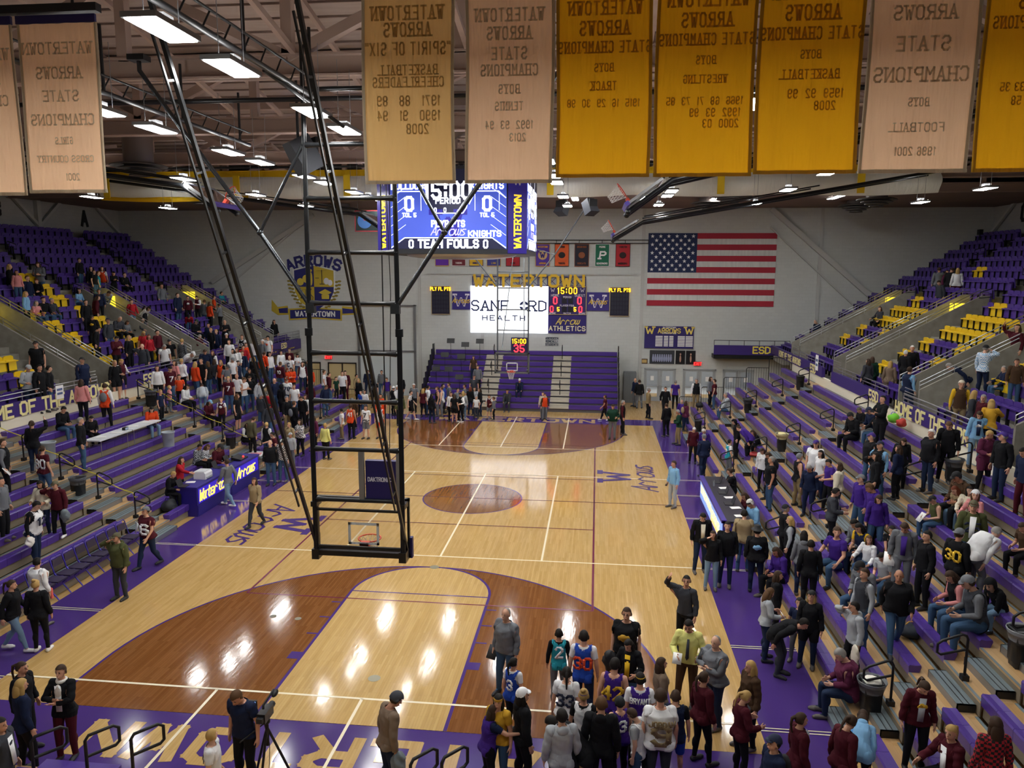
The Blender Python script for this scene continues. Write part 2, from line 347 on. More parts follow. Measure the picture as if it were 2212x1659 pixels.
tag(MB().box((-19.0,38.2,3.1),(-17.2,39.6,3.18)).build('corridor_light', M('ffdf9a',.5,emit=30)), 'bright lamp in the corridor behind the crowd at the far left', 'light')
# ---- doors
DFR = M('a4a9ac', .5); PANE = M('dfe8ef', .05, trans=1, spec=.4, name='door_glass')
def door(n, x0, x1, frame, panel, glass):
    t = bpy.data.objects.new('door_%d' % n, None); C.objects.link(t); t.location = ((x0+x1)/2, YW, 0); struct(t); h = (x1-x0)/2
    MB().box((-h,-.04,0),(-h+.07,.2,2.16)).box((h-.07,-.04,0),(h,.2,2.16)).box((-h,-.04,2.08),(h,.2,2.16)).box((-.04,-.02,0),(.04,.1,2.08)).build('door_frame', frame, t)
    for s in (-1,1):
        a, b = (-h+.08,-.05) if s < 0 else (.05,h-.08)
        if glass:
            lf = MB().box((a,0,.01),(b,.05,.28)).box((a,0,1.98),(b,.05,2.07)).box((a,0,.28),(a+.1,.05,1.98)).box((b-.1,0,.28),(b,.05,1.98)).box((a,-.06,.95),(b,-.02,1.0)).build('door_leaf', panel, t)
            MB().box((a+.1,.02,.28),(b-.1,.03,1.98)).build('door_pane', PANE, lf)
            MB().box(((a+b)/2-.1,.0,1.35),((a+b)/2+.12,.015,1.65)).build('paper_notice', M('f4f4f2',.8), lf)
        else:
            lf = MB().box((a,0,.01),(b,.05,2.07)).build('door_leaf', panel, t)
        MB().box((s*.1-.03,-.09,.93),(s*.1+.03,-.0,1.03)).build('door_handle', CHROME, lf)
for i, (a, b) in enumerate(DOORS): door(i+1, a, b, DFR, DFR, True)
BEIGE = M('c8b78a', .7); DBR = M('2a2320', .5)
door(4, -16.2, -14.1, DBR, BEIGE, False); door(5, -13.6, -11.6, DBR, BEIGE, False)
# lit opening left of the beige doors
MB().box((-18.9,YW-.05,2.14),(-17.4,YW+.2,2.24)).box((-19.0,YW-.05,0),(-18.9,YW+.2,2.24)).box((-17.45,YW-.05,0),(-17.35,YW+.2,2.24)).build('door_6', DBR)['kind'] = 'structure'
# overhead door
mb = MB(); mb.box((-11.3,YW-.06,0),(-7.6,YW-.001,3.0))
for z in (.6,1.2,1.8,2.4): mb.box((-11.3,YW-.07,z),(-7.6,YW-.06,z+.02))
t = struct(mb.build('door_7', M('c4cdd0', .6)))
MB().box((-11.45,YW-.14,0),(-11.3,YW-.06,6.1)).box((-7.6,YW-.14,0),(-7.45,YW-.06,6.1)).box((-11.4,YW-.14,2.95),(-7.5,YW-.06,3.05)).box((-11.4,YW-.14,6.0),(-7.4,YW-.06,6.08)).build('door_track', GREYP, t)
# ================================================================ upper stands (concrete)
YV = [(31.7,33.4),(23.6,25.3),(15.5,17.2),(7.4,9.1)]      # stairwell openings
def sidemir(sx, a, b):
    (x0,y0,z0),(x1,y1,z1) = a, b
    return ((min(sx*x0,sx*x1),y0,z0),(max(sx*x0,sx*x1),y1,z1))
for sx, nm in ((-1,'left'),(1,'right')):
    mb = MB()
    for k in range(14):
        x0 = XU(k)-.35 if k else 15.45; x1 = 28.0
        segs = [(4,YW)] if k > 6 else None
        if segs is None:
            ys = [4.0]
            for a, b in sorted(YV): ys += [a, b]
            ys.append(YW); segs = [(ys[i],ys[i+1]) for i in range(0,len(ys),2)]
        for a, b in segs:
            mb.box(*sidemir(sx, (x0,a,ZU(k)-.51 if k else 2.9), (x1 if k > 6 else 21.56,b,ZU(k))))
    mb.box(*sidemir(sx, (21.56,4,2.9),(22.0,YW,6.2)))
    struct(mb.build('floor_terrace_'+nm, CONC))
    mb = MB()   # stair treads in the aisles beside each stairwell
    for a, b in YV:
        for k in range(0,7): mb.box(*sidemir(sx, (XU(k)+.07,a-1.25,ZU(k)),(XU(k)+.48,a-.05,ZU(k)+.255)))
    for a in (30.45,22.35,14.25):
        for k in range(6,13): mb.box(*sidemir(sx, (XU(k)+.07,a-.0,ZU(k)),(XU(k)+.48,a+1.0,ZU(k)+.255)))
    struct(mb.build('floor_aisle_'+nm, CONC))
    mb = MB()   # sloping parapets of the stairwells
    for a, b in YV:
        for y, in ((a-.1,),(b,)):
            P = [(15.9,3.2),(15.9,4.25),(21.5,7.35),(21.9,7.35),(21.9,5.5),(21.5,3.2)]
            mb.prism([(sx*px,pz) for px, pz in P], (0,y+.1,0), (1,0,0), (0,0,1), .1)
        mb.box(*sidemir(sx,(21.9,a,2.9),(22.3,b,6.3)))
    struct(mb.build('wall_parapet_'+nm, CONC))
    mb = MB()   # glowing panels stand in for the lit concourse opening of each stairwell
    for a, b in YV: mb.box(*sidemir(sx,(20.9,a+.12,6.05),(21.45,b-.12,6.95)))
    tag(mb.build('portal_glow', M('ffe23a', .5, emit=1.0)), 'glowing yellow panels standing in for lit openings at the heads of the %s stairwells' % nm, 'light', kind='structure')
    mb = MB()
    mb.box(*sidemir(sx,(15.36,4,2.6),(15.46,30.9,3.33)))
    struct(mb.build('wall_fascia_'+nm, M('e6e2cf', .7)))
    mb = MB()
    for a, b in ((4,7.2),(8.7,15.4),(16.9,23.6),(25.1,36.0)): mb.box(*sidemir(sx,(15.3,a,3.33),(15.46,b,3.82)))
    fp = tag(mb.build('fascia_panel', M('392574', .5)), 'purple fascia boards along the front of the %s upper stand' % nm, 'fascia', kind='structure')
    mb = MB()
    def ft(s, y, h=.36): text(mb, s, (sx*15.295,y,3.57), (0,-sx,0), (0,0,1), h, .22, .7, d=.012)
    if sx > 0: ft('HOME OF THE ARROWS', 31.4, .3); ft('ESD', 26.6); ft('ESD', 18.1); ft('HOME OF THE', 13.9, .4); ft('ARROWS', 10.3, .4)
    else: ft('HOME OF THE', 11.3, .42); ft('ARROWS', 14.8, .42); ft('ESD', 18.9); ft('ARROWS', 29.0, .3); ft('ESD', 33.6, .3)
    mb.build('fascia_lettering', M('ece2a0', .5), fp)
    # tubular guard rail along the front
    for q, (a, b) in enumerate(((4,7.2),(8.7,15.4),(16.9,23.6),(25.1,30.9))):
        mb = MB()
        for z in (4.12,3.97): mb.tube([(0,a-b,z),(0,0,z)], .022)
        n = int((b-a)/1.2)
        for i in range(n+1): mb.tube([(0,(a-b)*i/n,3.8),(0,(a-b)*i/n,4.12)], .018, n=6)
        for z in (3.82,3.95,4.08,4.21,4.34): mb.tube([(0,-1.0,z),(0,-.05,z)], .015, n=6)
        o = mb.build('guard_rail', CHROME, loc=(sx*15.38,b,0))
        tag(o, 'grey tube guard rail on the %s upper stand front, %s length from the far wall' % (nm, ordn(3-q)), 'railing', 'upper stand guard rails')
    for q, (a, b) in enumerate(YV):
        for y, w_ in ((a-.05,'near'),(b+.05,'far')):
            mb = MB(); sl = 3.1/5.6
            for dz in (.28,.14):
                mb.tube([(sx*-.0,0,dz*.2),(0,0,dz),(sx*5.6,0,3.1+dz),(sx*5.9,0,3.1+dz)], .02, n=6)
            for i in range(6): mb.tube([(sx*1.12*i,0,.62*i-.02),(sx*1.12*i,0,.62*i+.28)], .016, n=6)
            o = mb.build('stair_rail', CHROME, loc=(sx*15.9,y,4.25))
            tag(o, 'sloping grey stair rail, %s parapet of the %s stairwell from far wall, %s side' % (w_, ORD[q], nm), 'railing', 'stairwell rails')
    for q, a in enumerate((30.45,22.35,14.25)):
        for k in (7,9,11):
            if (q == 2 and k > 7) or (sx > 0 and q == 1 and k > 9): continue
            mb = MB(); X0 = sx*.0; mb.tube([(0,0,0),(0,0,.8),(sx*-.06,0,.9),(sx*-.5,0,.75),(sx*-.52,0,.5),(0,0,.55)], .022, n=6); o = mb.build('aisle_handrail', BLK2, loc=(sx*(XU(k)-.3),a+.5,ZU(k)))
            tag(o, 'black looped handrail, %s row of the %s aisle from far wall, %s upper stand' % (ordn(k),ORD[q],nm), 'handrail', 'upper aisle handrails')
# walkway balcony along the far wall at each corner
for sx, nm in ((1,'right'),(-1,'left')):
    a, b = (11.74,16.4) if sx > 0 else (15.3,18.9)
    pass
t = thing('corner_balcony', 'dark balcony with purple front board on the far wall at the right corner', 'balcony', (14.1,36.0,0))
MB().box((-2.3,-.1,2.95),(2.3,.76,3.2)).build('balcony_slab', BLK2, t)
o = MB().box((-2.3,-.14,3.2),(2.3,-.06,3.8)).build('front_board', M('392574',.5), t)
mb = MB(); text(mb, 'ESD', (.6,-.15,3.52), (1,0,0), (0,0,1), .38, .22, .7, d=.012); mb.build('lettering', M('ecd95a',.5), o)
mb = MB(); mb.tube([(-2.3,-.1,4.1),(2.3,-.1,4.1)], .02, n=6)
for i in range(6): mb.tube([(-2.3+.92*i,-.1,3.8),(-2.3+.92*i,-.1,4.1)], .016, n=6)
mb.build('balcony_rail', BLACK, t)
t = thing('corner_balcony', 'purple fronted balcony with grey rails on the far wall at the left corner', 'balcony', (-17.2,33.5,0))
MB().box((-1.6,-2.6,2.95),(1.7,3.2,3.2)).build('balcony_slab', BLK2, t)
o = MB().box((1.7,-2.6,3.1),(1.78,3.2,3.75)).build('front_board', M('392574',.5), t)
mb = MB(); text(mb, 'ESD', (1.785,1.6,3.45), (0,1,0), (0,0,1), .36, .22, .7, d=.012); text(mb, 'ROWS', (1.785,-1.4,3.45), (0,1,0), (0,0,1), .34, .22, .7, d=.012); mb.build('lettering', M('ecd95a',.5), o)
mb = MB()
for z in (3.9,4.1,4.3): mb.tube([(1.7,-2.6,z),(1.7,3.2,z)], .02, n=6)
for i in range(6): mb.tube([(1.7,-2.6+1.16*i,3.75),(1.7,-2.6+1.16*i,4.3)], .016, n=6)
mb.build('balcony_rail', CHROME, t)
# ================================================================ lower bleachers
SECT = [(26.2,30.8),(17.9,24.45),(16.4-6.6,16.4),(1.55,8.25),(-6.4,.15)]
SNAME = ['first','second','third','fourth','fifth']
AISLES = [(24.45,26.2),(16.4,17.9),(8.25,9.8),(.15,1.55)]
def dk(r): return .30+.29*(r-1)
for sx, nm in ((1,'right'),(-1,'left')):
    for i, (a, b) in enumerate(SECT):
        t = thing('bleacher_section', 'ten purple bleacher benches on wooden decks, %s section from the far wall, %s side' % (SNAME[i], nm), 'bleachers', (sx*9.1,(a+b)/2,0), group='lower bleacher sections'); hl = (b-a)/2
        for r in range(1, 11):
            mb = MB(); x = XF(r)-9.1; z = ZS(r); n = int((b-a)/.47); wd = (b-a)/n
            for j in range(n):
                y0 = -hl+j*wd+.004; y1 = y0+wd-.008
                mb.prism([(sx*(x+.0),z-.03),(sx*(x+.015),z-.22),(sx*(x+.17),z-.22),(sx*(x+.235),z-.04),(sx*(x+.225),z-.002),(sx*(x+.12),z-.012),(sx*(x+.02),z)][::1], (0,y1,0), (1,0,0), (0,0,1), wd-.008)
            mb.build('bench', SEATP, t)
            z = dk(r); mb = MB(); e = .15 if i < 4 else .02
            a2 = -hl; b2 = hl
            mb.box(*sidemir(sx,(x+.02,a2,z-.04),(x+.6,b2,z)), m=0); mb.box(*sidemir(sx,(x+.06,a2,z-.29),(x+.09,b2,z-.04)), m=1); mb.box(*sidemir(sx,(x+.545,a2,z),(x+.598,b2,z+.012)), m=2)
            mb.build('deck_board', [DECKW, RISER, STEPG], t)
    for i, (a, b) in enumerate(AISLES):
        t = thing('bleacher_aisle', 'stepped aisle with grey treads and black looped handrails, %s from the far wall, %s side' % (SNAME[i], nm), 'stairs', (sx*9.1,(a+b)/2,0), group='bleacher aisles'); hl = (b-a)/2
        for r in range(1, 11):
            x = XF(r)-9.1; z = dk(r); mb = MB()
            mb.box(*sidemir(sx,(x,-hl,z-.04),(x+.61,hl,z)), m=0); mb.box(*sidemir(sx,(x+.01,-hl,z-.29),(x+.03,hl,z-.04)), m=1); mb.box(*sidemir(sx,(x,-hl,z),(x+.05,hl,z+.006)), m=2)
            mb.build('aisle_deck', [DECKW, RISER, STEPG], t)
            mb = MB(); mb.box(*sidemir(sx,(x-.31,-hl+.12,z-.16),(x,hl-.12,z-.14)), m=0)
            for yy in (-hl+.12, hl-.14): mb.box(*sidemir(sx,(x-.31,yy,z-.289),(x,yy+.02,z-.14)), m=1)
            mb.box(*sidemir(sx,(x-.31,-hl+.12,z-.289),(x-.29,hl-.12,z-.16)), m=2)
            for q in (.1,.2): mb.box(*sidemir(sx,(x-.31+q,-hl+.12,z-.14),(x-.295+q,hl-.12,z-.136)), m=1)
            mb.build('step', [STEPG, BLACK, GREYP], t)
            if r % 2 == 0:
                mb = MB(); X = sx*(x+.05); mb.tube([(X,0,z),(X,0,z+.78),(X-sx*.03,0,z+.84),(X-sx*.1,0,z+.86),(X-sx*.42,0,z+.73),(X-sx*.5,0,z+.66),(X-sx*.5,0,z+.5),(X-sx*.44,0,z+.46),(X-sx*.02,0,z+.58)], .024)
                mb.box((X-.06,-.06,z),(X+.06,.06,z+.1)); mb.build('handrail', BLK2, t)
# ---- bleachers under the far scoreboard
t = thing('bleacher_section', 'closed end bleachers with purple benches and two pale aisles under the far scoreboard', 'bleachers', (-.1,32,0)); FB = t
RF, HF = .46, .31
for r in range(10):
    y = RF*r; z = .42+HF*r; segs = [(-5.9,-2.5),(-1.4,1.85),(3.0,5.9)] if r < 9 else [(-5.9,5.9)]
    mb = MB()
    for a, b in segs: mb.box((a,y,z-.24),(b,y+.25,z))
    mb.build('bench', SEATP, t)
    MB().box((-5.9,y+.02,z-.2),(5.9,y+RF+.02,z-.16),0).box((-5.9,y+.06,z-.42),(5.9,y+.09,z-.2),1).build('deck_board', [DECKW, M('5c5a60',.6)], t)
    if r < 9:
        mb = MB()
        for a, b in ((-2.5,-1.4),(1.85,3.0)): mb.box((a,y-.02,z-.2),(b,y+RF,z-.13)); mb.box((a,y+.2,z-.13),(b,y+RF,z+.02))
        mb.build('step', M('b9b3a6', .5), t)
for x in (-1.95, 2.42):
    for r in (2,5,8):
        mb = MB(); y = RF*r; z = .25+HF*r; mb.tube([(x,y,z),(x,y,z+.85),(x,y-.08,z+.95),(x,y-.45,z+.8),(x,y-.45,z+.55),(x,y,z+.6)], .022, n=6); mb.build('handrail', BLK2, t)
for x in (-6.0, 5.97):
    for r in range(9):
        MB().box((x-.03,RF*r+.02,.1+HF*r),(x+.03,RF*r+.44,1.15+HF*r)).build('end_panel', BLACK, t)
# ---- bleachers on the near end: only the front benches reach into the picture
t = thing('bleacher_section', 'near end bleacher with purple front bench at the bottom edge of the picture', 'bleachers', (0,-2.15,0))
for r in range(2):
    for a, b in ((-8.5,-5.6),(-4.35,-3.05),(2.9,8.5)): MB().box((a,-.3-.61*r,.2+.29*r),(b,-.02-.61*r,.45+.29*r)).build('bench', SEATP, t)
    MB().box((-8.5,-.62-.61*r,.26+.29*r),(8.5,-.03-.61*r,.3+.29*r)).box((-8.5,-.08-.61*r,.0+.29*r),(8.5,-.05-.61*r,.26+.29*r)).build('deck_board', DECKW, t)
for i, (x, y, lab) in enumerate(((-4.1,-2.75,'black looped handrail at the lower left beside a person in a scarf'),(-3.3,-2.62,'black looped handrail standing at the purple N on the floor'),(-2.62,-2.5,'black looped handrail in front of the floor W, left of the tripod'),(1.85,-2.6,'black looped handrail beside the person in a grey beanie'),(2.3,-2.5,'taller black looped handrail right of the person in a grey beanie'))):
    mb = MB(); z = .3; y2 = y+.45
    mb.tube([(0,0,z),(0,0,1.15),(0,.05,1.22),(0,.4,1.24),(0,.48,1.18),(0,.48,.95),(0,.42,.9),(0,.02,.88)], .026); o = mb.build('handrail', BLK2, loc=(x,y,0)); o.rotation_euler = (0,0,-.75); tag(o, lab, 'handrail', 'near end handrails')
# ================================================================ tip-up seats of the upper stands
def seat_parts(name, col, face):
    mb = MB(); W_ = .262
    P = [(-W_,.0),(W_,.0),(W_,.3),(W_*.9,.4),(W_*.55,.44),(-W_*.55,.44),(-W_*.9,.4),(-W_,.3)]
    mb.prism(P, (0,.09,.43), (1,0,0), (0,-.12,1), .04); return mb
BK = seat_parts('b',0,0); PAN = MB(); PAN.prism([(-.245,0),(.245,0),(.25,.36),(.225,.4),(-.225,.4),(-.25,.36)], (0,-.06,.3), (1,0,0), (0,.06,1), .06); PAN.box((-.255,-.2,.64),(.255,-.06,.68))
BRK = MB().box((-.245,-.18,.28),(-.225,.12,.66)).box((-.03,-.02,0),(.03,.08,.3))
def seat_proto(col, lab):
    t = thing('stadium_seat', lab, 'seat'); BK.build('backrest', col, t); PAN.build('seat_pan', col, t); BRK.build('bracket', BLK2, t); return t
protos = {}
cells = []
CAMP = Vector((4.45,-12.64,8.4)); fw = f
def inview(x, y, z):
    d = Vector((x,y,z))-CAMP; q = d.dot(fw)
    return q > 0 and abs(d.dot(r2)/q*1639) < 1130 and abs(d.dot(u2)/q*1639) < 850
for sx, nm in ((1,'right'),(-1,'left')):
    for k in range(14):
        if k < 7:
            bl = [(33.6,36.2),(25.45,30.25),(17.35,22.15),(9.25,14.05),(4.3,6.1)]
        else: bl = [(31.55,36.1),(23.45,30.4),(15.35,22.3),(7.2,14.2)]
        cnt = 0
        for bi, (a, b) in enumerate(bl):
            n = int((b-a)/.52); 
            for j in range(n):
                y = b-(j+.5)*(b-a)/n; x = XU(k)+.02; z = ZU(k)
                yel = (k in (4,5) and 0 < bi < 4 and j < 8) or (k in (2,3) and 0 < bi < 4 and (j < 2 or n-3 <= j < n-1)) or (k == 1 and bi == 2 and j < 2) or (k == 6 and 0 < bi and 1 <= j < 3) or (k == 8 and bi == 1 and j < 2) or (k == 9 and bi == 1 and j in (3,4))
                if sx < 0: yel = (k in (1,2,3,4,5) and bi > 1 and (j < 2 or n-3 <= j < n-1)) or (k in (6,7,8) and bi > 1 and j in (1,2))
                if inview(sx*x, y, z+.7): cells.append((-(Vector((sx*x,y,z))-CAMP).length, sx, nm, k, cnt, x, y, z, yel))
                cnt += 1
cells.sort(reverse=True)
SC = MB()
for i, (d, sx, nm, k, j, x, y, z, yel) in enumerate(cells):
    key = bool(yel)
    if i < 300:
        lab = '%s tip-up seat, %s from far wall, %s row, %s upper stand' % ('yellow' if yel else 'purple', ordn(j), ordn(k), nm)
        if key not in protos: o = protos[key] = seat_proto(YELL if yel else SEATP, lab); o['group'] = 'tip-up seats of the upper stands'
        else: o = dup(protos[key], (0,0,0), 0, lab)
        o.location = (sx*x,y,z); o.rotation_euler = (0,0,-sx*PI/2)
    else:
        rm = Matrix.Rotation(-sx*PI/2,4,'Z'); T = Matrix.Translation((sx*x,y,z)) @ rm
        for src, mi in ((BK,1 if yel else 0),(PAN,1 if yel else 0),(BRK,2)): SC.add([T @ Vector(v) for v in src.v], src.f, mi)
if SC.v: tag(SC.build('stadium_seat_rows', [SEATP, YELL, BLK2]), 'purple tip-up seats in the far upper rows of both stands', 'seats', kind='stuff')
# ================================================================ ceiling lights
def make_light():
    t = thing('ceiling_light','x','light',group='ceiling light fixtures')
    MB().box((-.2,-.46,.0),(.2,.46,.06)).box((-.08,-.1,.06),(.08,.1,.16)).build('housing', M('77787a',.5), t)
    MB().box((-.12,-.4,.061),(-.085,.4,.066)).box((.085,-.4,.061),(.12,.4,.066)).build('added_uplight', M('f8f7f4',.5,emit=LAMP*.9,name='added_uplight_glow'), t)  # glowing strips added on the housing top to brighten the roof
    mb = MB(); mb.tube([(0,-.35,.1),(0,-.35,1.2)], .006, n=5); mb.tube([(0,.35,.1),(0,.35,1.2)], .006, n=5); mb.build('hanger_rod', GREYP, t)
    MB().box((-.17,-.43,-.012),(.17,.43,0)).build('diffuser', M('f8f7f4',.5,emit=LAMP,name='lamp_diffuser'), t); return t
LP = make_light(); first = True; 
xsL = (-14.25,-7.7,-3.9,-.37,3.17,6.83,10.52,16.57)
pair = lambda a, n: [v for kk in range(n) for v in (a+4.5*kk, a+1.65+4.5*kk)]
LY = {0:[-8.5,4.6,9.4,14.3,19.4], 1:[-8.5,0,4.6,9.1,13.9,18.6], 2:[-8.5]+pair(-.22,4)+[18.0,19.6], 3:[-8.6,-4.27,-2.65,.18,1.86,4.6,6.2,9.1,10.7,13.6,15.2,18.1,19.7], 4:[-8.5]+pair(.18,3)+[15.3,19.25], 5:[-8.5]+pair(.18,3)+[13.6,15.2,19.0], 6:[-8.5,0,4.6,9.1,13.4,18.6], 7:[-8.5,4.4,9.0,13.5,18.4]}  # first lamp of each row, out of view, is added as near-end fill
for xi, x in enumerate(xsL):
    for q, y in enumerate(reversed(LY[xi]+[22.6,24.2,28.5,29.6])):
        z = 11.0 if y < 21 else 12.0 if y < 27 else 12.17
        lab = 'rectangular white ceiling light, %s from the far wall in the %s row from the left' % (ordn(q), ORD[xi])
        o = LP if first else dup(LP, (0,0,0), 0, lab); o['label'] = lab; o.location = (x,y,z); first = False
# black lattice rails beside the light rows
def lattice(name, x, y0, y1, z, lab):
    mb = MB(); mb.tube([(0,0,0),(0,y1-y0,0)], .045); mb.tube([(.02,0,.28),(.02,y1-y0,.28)], .02, n=6); n = int((y1-y0)/.55)
    for i in range(n): mb.tube([(0,i*.55,0),(.02,i*.55+.2,.28)], .014, n=5)
    for i in range(int((y1-y0)/2.5)+1): mb.tube([(0,i*2.5,0),(0,i*2.5,1.1)], .03, n=6)
    tag(mb.build(name, BLACK, loc=(x,y0,z)), lab, 'rail')
lattice('lattice_rail', -.5,-7,.6,11.35,'black lattice rail beside the ceiling lights above the near hoop'); lattice('lattice_rail', -3.95,-5,5.5,11.35,'black lattice rail beside the ceiling lights left of the near hoop')
tag(MB().tube([(-9,2.6,11.75),(13,2.6,11.75)], .05).build('ceiling_pipe', BLACK), 'black ceiling pipe crossing above the near hoop mast', 'pipe'); tag(MB().tube([(-27,19.9,12.75),(27,19.9,12.75)], .05).build('curtain_pipe', BLACK), 'black pipe that carries the gathered divider curtain', 'pipe')
# round air diffusers
def vent(x, y, z, lab):
    t = thing('ceiling_vent', lab, 'vent', (x,y,z), group='round ceiling vents')
    for i, rr in enumerate((.95,.75,.55,.35)): MB().lathe([(rr*.8,.06),(rr,.0),(rr,-.03),(rr*.8,.03)], (0,0,-.11*i), 24).build('ring', M('4a4644',.6), t)
    MB().lathe([(.5,.0),(.5,1.9)], (0,0,.02), 20).build('duct', M('6c605a',.6), t)
for x, y, z, lab in ((-11.8,13.5,12.0,'dark round ceiling vent above the folded hoop, leftmost of all the vents'),(-15.2,24.0,11.9,'dark round ceiling vent below the left end of the divider curtain'),(-10.9,32.5,12.0,'dark round ceiling vent in the soffit above the painted crest'),(18.2,27.9,11.95,'dark round ceiling vent above the right stand, nearer of two'),(18.6,32.2,12.0,'dark round ceiling vent above the right stand, next to the far wall'),(10.9,26.4,12.0,'dark round ceiling vent above the wall flag, nearer of two'),(10.3,30.0,12.0,'dark round ceiling vent above the wall flag, farther of two')): vent(x,y,z,lab)
def cloth(c, name, tr=.45):
    m = bpy.data.materials.new(name); m.use_nodes = True; l = m.node_tree.links; b = m.node_tree.nodes['Principled BSDF']; b.inputs['Base Color'].default_value = lin(c)+(1,); b.inputs['Roughness'].default_value = .75
    tn = N(m,'ShaderNodeBsdfTranslucent'); tn.inputs[0].default_value = lin(c)+(1,); mx = N(m,'ShaderNodeMixShader'); mx.inputs[0].default_value = tr
    tc = N(m,'ShaderNodeTexCoord'); mp = N(m,'ShaderNodeMapping'); mp.inputs['Scale'].default_value = (5,1,.7); no = N(m,'ShaderNodeTexNoise'); no.inputs['Scale'].default_value = 2.2; bp = N(m,'ShaderNodeBump'); bp.inputs['Strength'].default_value = .5; bp.inputs['Distance'].default_value = .05
    l.new(tc.outputs['Object'],mp.inputs[0]); l.new(mp.outputs[0],no.inputs[0]); l.new(no.outputs['Fac'],bp.inputs['Height']); l.new(bp.outputs[0],b.inputs['Normal']); l.new(bp.outputs[0],tn.inputs['Normal'])
    l.new(b.outputs[0],mx.inputs[1]); l.new(tn.outputs[0],mx.inputs[2]); l.new(mx.outputs[0],m.node_tree.nodes['Material Output'].inputs[0]); return m
_CC = {}
def curtain_cloth(c, n): _CC[n] = _CC.get(n) or cloth(c, n, .45); return _CC[n]
# divider curtain gathered under the roof
t = thing('divider_curtain','white mesh divider curtain with yellow band rolled up below the roof','curtain',(0,20.4,0))
def sheet(x0, x1, za, zb, name, m, yb=.25, n=80, fold=.05, th=.05):
    mb = MB(); vs = []; rows = 7
    for i in range(n+1):
        x = x0+(x1-x0)*i/n; sag = .10*math.sin(PI*((x+18)/6.0 % 1))
        for j in range(rows):
            q = j/(rows-1); z = za+(zb-za)*q-sag*q; y = -yb*math.sin(PI*q)*(1+.3*math.sin(x*1.7+j)); vs.append((x,y,z))
    fs = [(i*rows+j,(i+1)*rows+j,(i+1)*rows+j+1,i*rows+j+1) for i in range(n) for j in range(rows-1)]
    k = len(vs); vs += [(x,y+th,z) for x,y,z in vs]; fs += [tuple(q+k for q in reversed(ff)) for ff in fs]
    fs += [(i*rows,(i+1)*rows,(i+1)*rows+k,i*rows+k) for i in range(n)]+[(i*rows+rows-1,(i+1)*rows+rows-1,(i+1)*rows+rows-1+k,i*rows+rows-1+k) for i in range(n)]
    mb.add(vs, fs, 0, True); return mb.build(name, m, t)
sheet(-18,18,12.42,11.55,'mesh_panel', curtain_cloth('f2f2ea','curtain_mesh'))
sheet(-18,18,12.68,12.4,'top_band', curtain_cloth('f6d21c','curtain_band'), yb=.02); sheet(-18,-11,11.62,11.45,'bottom_band', curtain_cloth('f6d21c','curtain_band'), yb=.1, n=20)
for x in (-17.5,-11.4,-6.4,-2.6,2.4,9.4,14.9):
    MB().box((x-.14,-.36,11.52),(x+.14,-.3,12.42)).build('strap', M('f0cb1e',.6), t)
# ================================================================ basketball backstops
ORNG = M('d2401e', .4); NETM = M('e9e9e6', .8); GLASS = M('ffffff', .03, trans=1, spec=.5, name='board_glass'); PAD = M('221f5e', .5)
def rim_net(T, parent):
    """ring, bracket and net; T maps board axes (x across, y out from the board, z up) to parent space"""
    mb = MB(); mb.tube([T @ Vector((.225*math.cos(2*PI*i/20),.38+.225*math.sin(2*PI*i/20),0)) for i in range(20)], .014, n=6, closed=True); mb.add([T @ Vector(v) for v in MB().box((-.09,0,-.06),(.09,.15,.03)).v], MB().box((0,0,0),(1,1,1)).f)
    o = mb.build('rim', ORNG, parent); mb = MB()
    for i in range(12):
        for s in (1,-1):
            P = []
            for j in range(6):
                a = 2*PI*i/12+s*j*PI/12; rr = .215-.115*(j/5)**.7; P.append(T @ Vector((rr*math.cos(a),.38+rr*math.sin(a),-.08*j)))
            mb.tube(P, .004, n=4)
    mb.build('net', NETM, o); return o
ROT180 = Matrix.Rotation(PI,4,'Z')
t = thing('basketball_backstop','large ceiling hung backstop with black ladder mast, seen from behind, over the near key','basketball hoop',(0,1.22,0)); NB = t
BLKT = M('1b1d20', .28, .3)
o = MB().box((-.915,-.02,2.95),(.915,.015,4.02)).build('backboard', GLASS, t)
mb = MB(); Q = M('dfe4e6',.5)
for a, b in (((-.31,.016,3.05),(.31,.024,3.1)),((-.31,.016,3.45),(.31,.024,3.5)),((-.31,.016,3.05),(-.26,.024,3.5)),((.26,.016,3.05),(.31,.024,3.5))): mb.box(a,b)
mb.build('target_square', cloth('e8ecee','target_paint',.6), o)
mb = MB()
for a, b in (((-.93,-.05,3.98),(.93,.03,4.03)),((-.93,-.05,2.92),(.93,.03,2.98)),((-.93,-.05,2.92),(-.89,.03,4.03)),((.89,-.05,2.92),(.93,.03,4.03))): mb.box(a,b)
mb.build('board_frame', BLKT, o)
mb = MB(); mb.box((-.95,-.04,2.84),(.95,.07,2.93)); mb.box((.9,-.04,2.84),(.98,.07,3.25)); mb.box((-.98,-.04,2.84),(-.9,.07,3.25)); mb.build('edge_pad', PAD, o)
rim_net(Matrix.Translation((0,.02,3.05)), t)
y = -.28
mb = MB()
for s in (-1,1):
    mb.tube([(s*.86,y,2.9),(s*.86,y,7.3)], .05); mb.tube([(s*.84,y,7.2),(s*.81,y,12.3)], .045); mb.tube([(s*.86,y,7.18),(s*.86,y,7.32)], .075); mb.box((s*.86-.07,y-.07,2.85),(s*.86+.07,y+.2,3.05)); mb.box((s*.86-.06,y-.06,3.9),(s*.86+.06,y+.2,4.0))
mb.build('mast', BLKT, t)
for z in (4.04,5.03,5.95,6.86,7.78,8.7,9.66,10.6,11.55):
    mb = MB(); mb.tube([(-.86,y,z),(-.7,y,z),(.7,y,z),(.86,y,z)], .042); mb.tube([(-.8,y,z),(-.62,y,z)], .06, r1=.042); mb.tube([(.8,y,z),(.62,y,z)], .06, r1=.042); mb.build('rung', BLKT, t)
